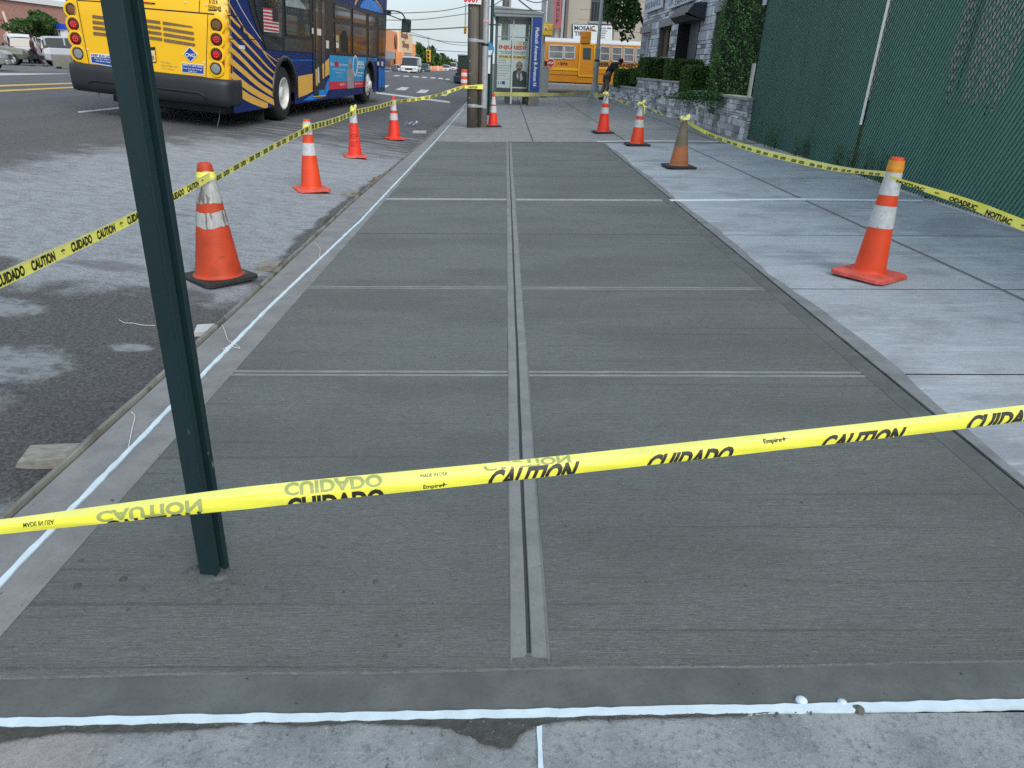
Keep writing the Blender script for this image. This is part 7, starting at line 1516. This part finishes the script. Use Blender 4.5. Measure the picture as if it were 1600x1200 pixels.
# orange store: side wall runs along the street at left
XO = -19.5; pO = [onX(px, py, XO) for px, py in ((600, 42), (652, 64))]; Ya, Yb = onX(597, 60, XO).y, onX(642, 60, XO).y; Yc = onX(652, 70, XO).y
zo = onX(604, 43, XO).z; zo2 = onX(640, 58, XO).z; ZO = (zo + zo2) / 2; ob_ = empty('orange_store', V((XO, Ya, 0)), 'sunlit orange and cream store building with dark red lettering beyond the van', 'building')
ORM = mat('store_orange', (.85, .36, .15), .8, var=(.3, .1)); CRM = mat('store_cream', (.85, .62, .36), .8); GRY = mat('store_grey', (.38, .39, .41), .8, var=(.4, .15))
zm = onX(620, 81, XO).z; zg = onX(615, 92, XO).z; LY_ = Yb - Ya
mb = MB(); mb.box((-30, 0, 0), (0, LY_, ZO)); mb.build('wall', ORM, ob_); s1 = onX(621, 60, XO).y - Ya
mb = MB(); mb.box((.0, s1, zm), (.3, LY_, ZO + .3)); mb.build('cream_fascia', CRM, ob_); mb = MB(); mb.box((-30, -.2, zm), (0, -.01, ZO + .2)); mb.build('cream_end', CRM, ob_)
mb = MB(); mb.box((.01, 0, zg), (.2, LY_, zm - .02)); mb.build('grey_band', GRY, ob_); mb = MB(); mb.box((.02, 0, .2), (.10, LY_, zg - .02)); mb.build('shopfront_glass', BG, ob_)
for px in (616, 623): q_ = onX(px, 90, XO).y - Ya; mb = MB(); mb.box((.3, q_, 0), (.9, q_ + 1.6, zm)); mb.build('column', ORM, ob_)
o_c = onX(627, 62, XO + .35) - ob_.location; o_d = onX(638, 66, XO + .35) - ob_.location; mb = MB()
for i, s in enumerate(('SHOP', 'STOP')):
    zz = (zm + ZO) / 2 + .5 - i * 1.6; put_text(mb, 'Shop' if i else 'Stop&', lambda u, v: V((.34, o_c.y + (o_d.y - o_c.y) * u + i * 1.5, zz + 1.5 * v)), .04)
mb.v = [p for p in mb.v]; mb.build('lettering', mat('store_letters', (.22, .05, .05), .6), ob_); mb = MB(); q_ = onX(617, 60, XO).y - Ya; mb.lathe((.2, q_, (zm + ZO) / 2), [(.0001, .1), (1.2, .1), (1.2, 0)], 14, axis=(1, 0, 0)); mb.build('round_logo', mat('store_letters2', (.25, .08, .07), .6), ob_)
ob2 = empty('orange_annex', V((XO + 1, Yb + 1, 0)), 'smaller orange building with grey base just beyond the orange store', 'building'); mb = MB(); z2 = onX(648, 68, XO + 1).z; L2 = max(8, onX(652.5, 70, XO + 1).y - Yb - 1); mb.box((-15, 0, 0), (0, L2, z2)); mb.build('wall', ORM, ob2); mb = MB(); mb.box((0, 0, 0), (.2, L2, z2 * .55)); mb.build('grey_base', GRY, ob2)
# trees down the left side of the street
for i, (px, pt_, pw_, Y, c) in enumerate(((596, 36, 10, 190, LF), (628, 48, 10, 230, LF), (661, 68, 15, 128, LT), (676, 74, 20, 120, LF), (690, 84, 15, 150, LF), (700, 88, 12, 190, LT), (711, 94, 9, 240, LT), (719, 97, 7, 300, LT))):
    cc = onY(px, pt_ + (20 if i > 1 else 8), Y); tpz = onY(px, pt_, Y).z; rx = abs(onY(px + pw_, 90, Y).x - onY(px - pw_, 90, Y).x) / 2; rz_ = max(1.5, (tpz - cc.z)); cc.z = tpz - rz_
    tree(V((cc.x, Y, 0)), 6, cc, rx, rx, rz_ * 1.12, 1500, max(.35, rx * .13), ['dark treetop rising behind the bus mirror, left of the orange store', 'dark treetop behind the roof of the orange store', 'dark broken treetop just right of the orange annex', 'bright green bushy tree behind the dark grey sport utility car', 'bright green tree right of the bushy one down the street', 'darker green tree near the yellow hanging signal', 'distant dark tree right of the signal', 'farthest small dark tree before the dark trailer'][i], c, group='trees down the street', seed=60 + i, clumps=20, tr=.3, cr=.36)
# orange and white water barriers
for i, (px, col) in enumerate(((674, 0), (679, 0), (684, 1), (689, 0))):
    p = far_at(px, 112.5, .15); w_ = abs(onY(px + 5, 112, p.y).x - onY(px, 112, p.y).x); h_ = onY(px, 103, p.y).z - p.z; r = empty('water_barrier', p, ['leftmost orange plastic barrier down the street', 'second orange plastic barrier from the dark grey car', 'paler pink plastic barrier among the orange ones', 'orange plastic barrier nearest the white cars'][i], 'barrier', 'plastic barriers down the street')
    mb = MB(); mb.slab([(-w_ * .5, 0, 0), (w_ * .5, 0, 0), (w_ * .42, 0, h_), (-w_ * .42, 0, h_)], (0, .6, 0)); mb.build('body', mat('barrier_o', (.85, .28, .10) if not col else (.85, .50, .40), .6), r, bevel=.05); mb = MB(); mb.box((-w_ * .3, -.02, h_ * .6), (w_ * .3, -.001, h_ * .75)); mb.build('white_strip', WHT, r)
# hanging signals and wires
def hangsig(px, py0, py1, Y, lab, n=2):
    c = onY(px, (py0 + py1) / 2, Y); h = (onY(px, py0, Y).z - onY(px, py1, Y).z) / 2; r = empty('traffic_signal', c, lab, 'traffic signal', 'hanging traffic signals'); w_ = h * .38
    mb = MB(); mb.box((-w_, -w_, -h), (w_, w_, h)); mb.build('housing', SYW, r, bevel=w_ * .2)
    for k in range(3): z = h * (.62 - .62 * k); mb = MB(); mb.lathe((0, -w_, z), [(w_ * .7, 0), (w_ * .75, w_ * .7), (w_ * .62, w_ * .7), (w_ * .6, 0)], 12, axis=(0, -1, 0)); mb.build('visor', SYW, r); mb = MB(); mb.lathe((0, -w_ * 1.0, z), [(w_ * .6, .01), (.0001, .02)], 12, axis=(0, -1, 0)); mb.build('lens', M['black'], r)
    mb = MB(); mb.cyl((0, 0, h), (0, 0, h + 1.2), .03, n=6); mb.build('hanger', M['steel'], r)
hangsig(669.5, 78, 97, 75, 'orange yellow traffic signal hanging in front of the bright green tree'); hangsig(727, 41, 53, 40, 'yellow traffic signal poking out left of the wooden utility pole')
WIRE = mat('overhead_wire', (.10, .11, .12), .7)
def wire(pts, r, lab): ps = spline([onY(*p) for p in pts], 10); mb = MB(); mb.tube(ps, r, 5); mb.build('overhead_wire', WIRE, label=lab, cat='wire', group='overhead wires')
wire([(560, 30, 40), (650, 31, 41), (733, 21, 42)], .018, 'upper overhead wire from the bus mirror to the pole'); wire([(600, 46, 40), (665, 46, 41), (735, 42, 42)], .03, 'thick level overhead wire just above the orange store'); wire([(640, 54, 70), (690, 64, 72), (735, 67, 74)], .028, 'lower sagging overhead wire above the trees')
wire([(640, 50, 70), (700, 68, 72), (735, 71, 74)], .022, 'lowest sagging overhead wire crossing just under the lower one'); wire([(676, 78, 80), (705, 80, 82), (737, 82, 84)], .03, 'short overhead wire right of the orange traffic signal'); wire([(560, 22, 36), (680, 18, 38), (735, 8, 40)], .018, 'topmost overhead wire slanting up toward the number plate')
wire([(758, 38, 32), (770, 38.5, 33), (782, 39, 34)], .03, 'short overhead wire between grey pole and shelter roof'); wire([(757, 12, 36), (775, 6, 38), (800, -12, 40)], .02, 'overhead wire slanting up right of the grey pole'); wire([(818, -2, 34), (840, 4, 34), (870, -6, 35)], .02, 'overhead wire above the shelter roof'); wire([(806, -4, 34), (826, 12, 34), (845, 24, 34)], .03, 'thin cable slanting down over the blue shelter panel')
# distant pole behind shelter
p = V((onY(788, 60, 37).x, 37, 0)); up2 = empty('utility_pole', p, 'second utility pole standing behind the shelter roof with a grey pipe', 'utility pole'); mb = MB(); mb.cyl((0, 0, 0), (0, 0, 9), .15, .13, 14); mb.build('pole', WD, up2); mb = MB(); mb.cyl((.2, -.1, 0), (.2, -.1, 9), .06, n=8); mb.build('conduit', M['steel'], up2)
p = V((onY(846, 60, 36).x, 36, 0)); mb = MB(); mb.cyl(p, p + V((0, 0, 9)), .07, n=10); mb.cyl(p + V((0, 0, 2.6)), p + V((0, 0, 2.9)), .11, n=10); mb.build('signal_mast', M['steel'], label='plain grey signal mast rising behind the right end of the shelter', cat='mast')
# dark trailer / truck at the kerb, seen from behind
tp2 = gr(716, 131); tr_ = empty('truck', tp2, 'dark truck with tall black box parked at the kerb left of the wooden pole', 'truck'); hx2 = lambda px, py: onY(px, py, tp2.y) - tp2
A, B = hx2(715.5, 87), hx2(731, 108); mb = MB(); mb.box((A.x, 0, B.z), (A.x + 1.35, 2.6, A.z)); mb.build('box', mat('truck_dark', (.012, .022, .022), .5), tr_, bevel=.05); mb = MB(); mb.box((A.x - .03, -.05, A.z), (A.x + 1.4, 2.65, A.z + .08)); mb.build('box_lid', mat('lid', (.12, .15, .15), .5), tr_)
A, B = hx2(709, 118), hx2(735, 130); mb = MB(); mb.box((A.x, -.2, B.z), (A.x + 2.0, 3.5, A.z)); mb.build('navy_body', mat('truck_navy', (.010, .016, .035), .4), tr_, bevel=.06); A2, B2 = hx2(714, 108), hx2(731, 118); mb = MB(); mb.box((A2.x, .1, A.z), (A2.x + 1.5, 3.0, A2.z)); mb.build('engine_deck', M['black'], tr_)
for y in (.5, 2.6): mb = MB(); mb.lathe((A.x + .2, y, .32), [(.0001, .12), (.34, .12), (.34, -.12), (.0001, -.12)], 16, axis=(-1, 0, 0)); mb.build('wheel', M['rubber'], tr_)
mb = MB(); mb.obox(hx2(722, 112) + V((0, .05, 0)), (.16, 0, 0), (0, .02, 0), (0, 0, .07)); mb.build('tail_light', REDL, tr_)
# striped drum
dp = gr(725, 135.5); dr_ = empty('traffic_drum', dp, 'orange and white striped traffic drum left of the wooden pole', 'traffic drum'); h_ = (onY(725, 109, dp.y) - dp).z; mb = MB(); r_ = .2; n = 5
prf = [(r_ * 1.0, 0)] + [(r_ * (1 - .12 * k / n), h_ * k / n) for k in range(1, n + 1)] + [(.0001, h_ + .01)]
mb.lathe((0, 0, .03), prf, 20, mis=[1, 0, 1, 0, 1, 1]); mb.build('drum', [WHT, mat('drum_orange', (.80, .10, .03), .5)], dr_); mb = MB(); mb.lathe((0, 0, 0), [(.0001, .05), (.28, .05), (.3, 0)], 20); mb.build('base', M['rubber'], dr_)
# barricade boards and tiny cone seen between the poles and the shelter
bq = g(764, 147); bar = empty('barricade', bq, 'orange and white barricade board leaning behind the dark green stop pole', 'barricade'); mb = MB(); A = onY(761, 136, bq.y) - bq; B = onY(766, 118, bq.y) - bq; mb.slab([A, A + V((.12, 0, 0)), B + V((.12, 0, 0)), B], (0, .03, 0)); mb.build('board', RED2, bar); mb = MB(); mb.tube([(A.x, .1, 0), (A.x, .1, 1.0)], .02, 5); mb.build('leg', M['steel'], bar)
cone('K', 768.5, 139, .7, .3, .26, .07, False, 'tiny half hidden cone between the dark green stop pole and the shelter', RED2, (RED2, SLV, .001), 0)
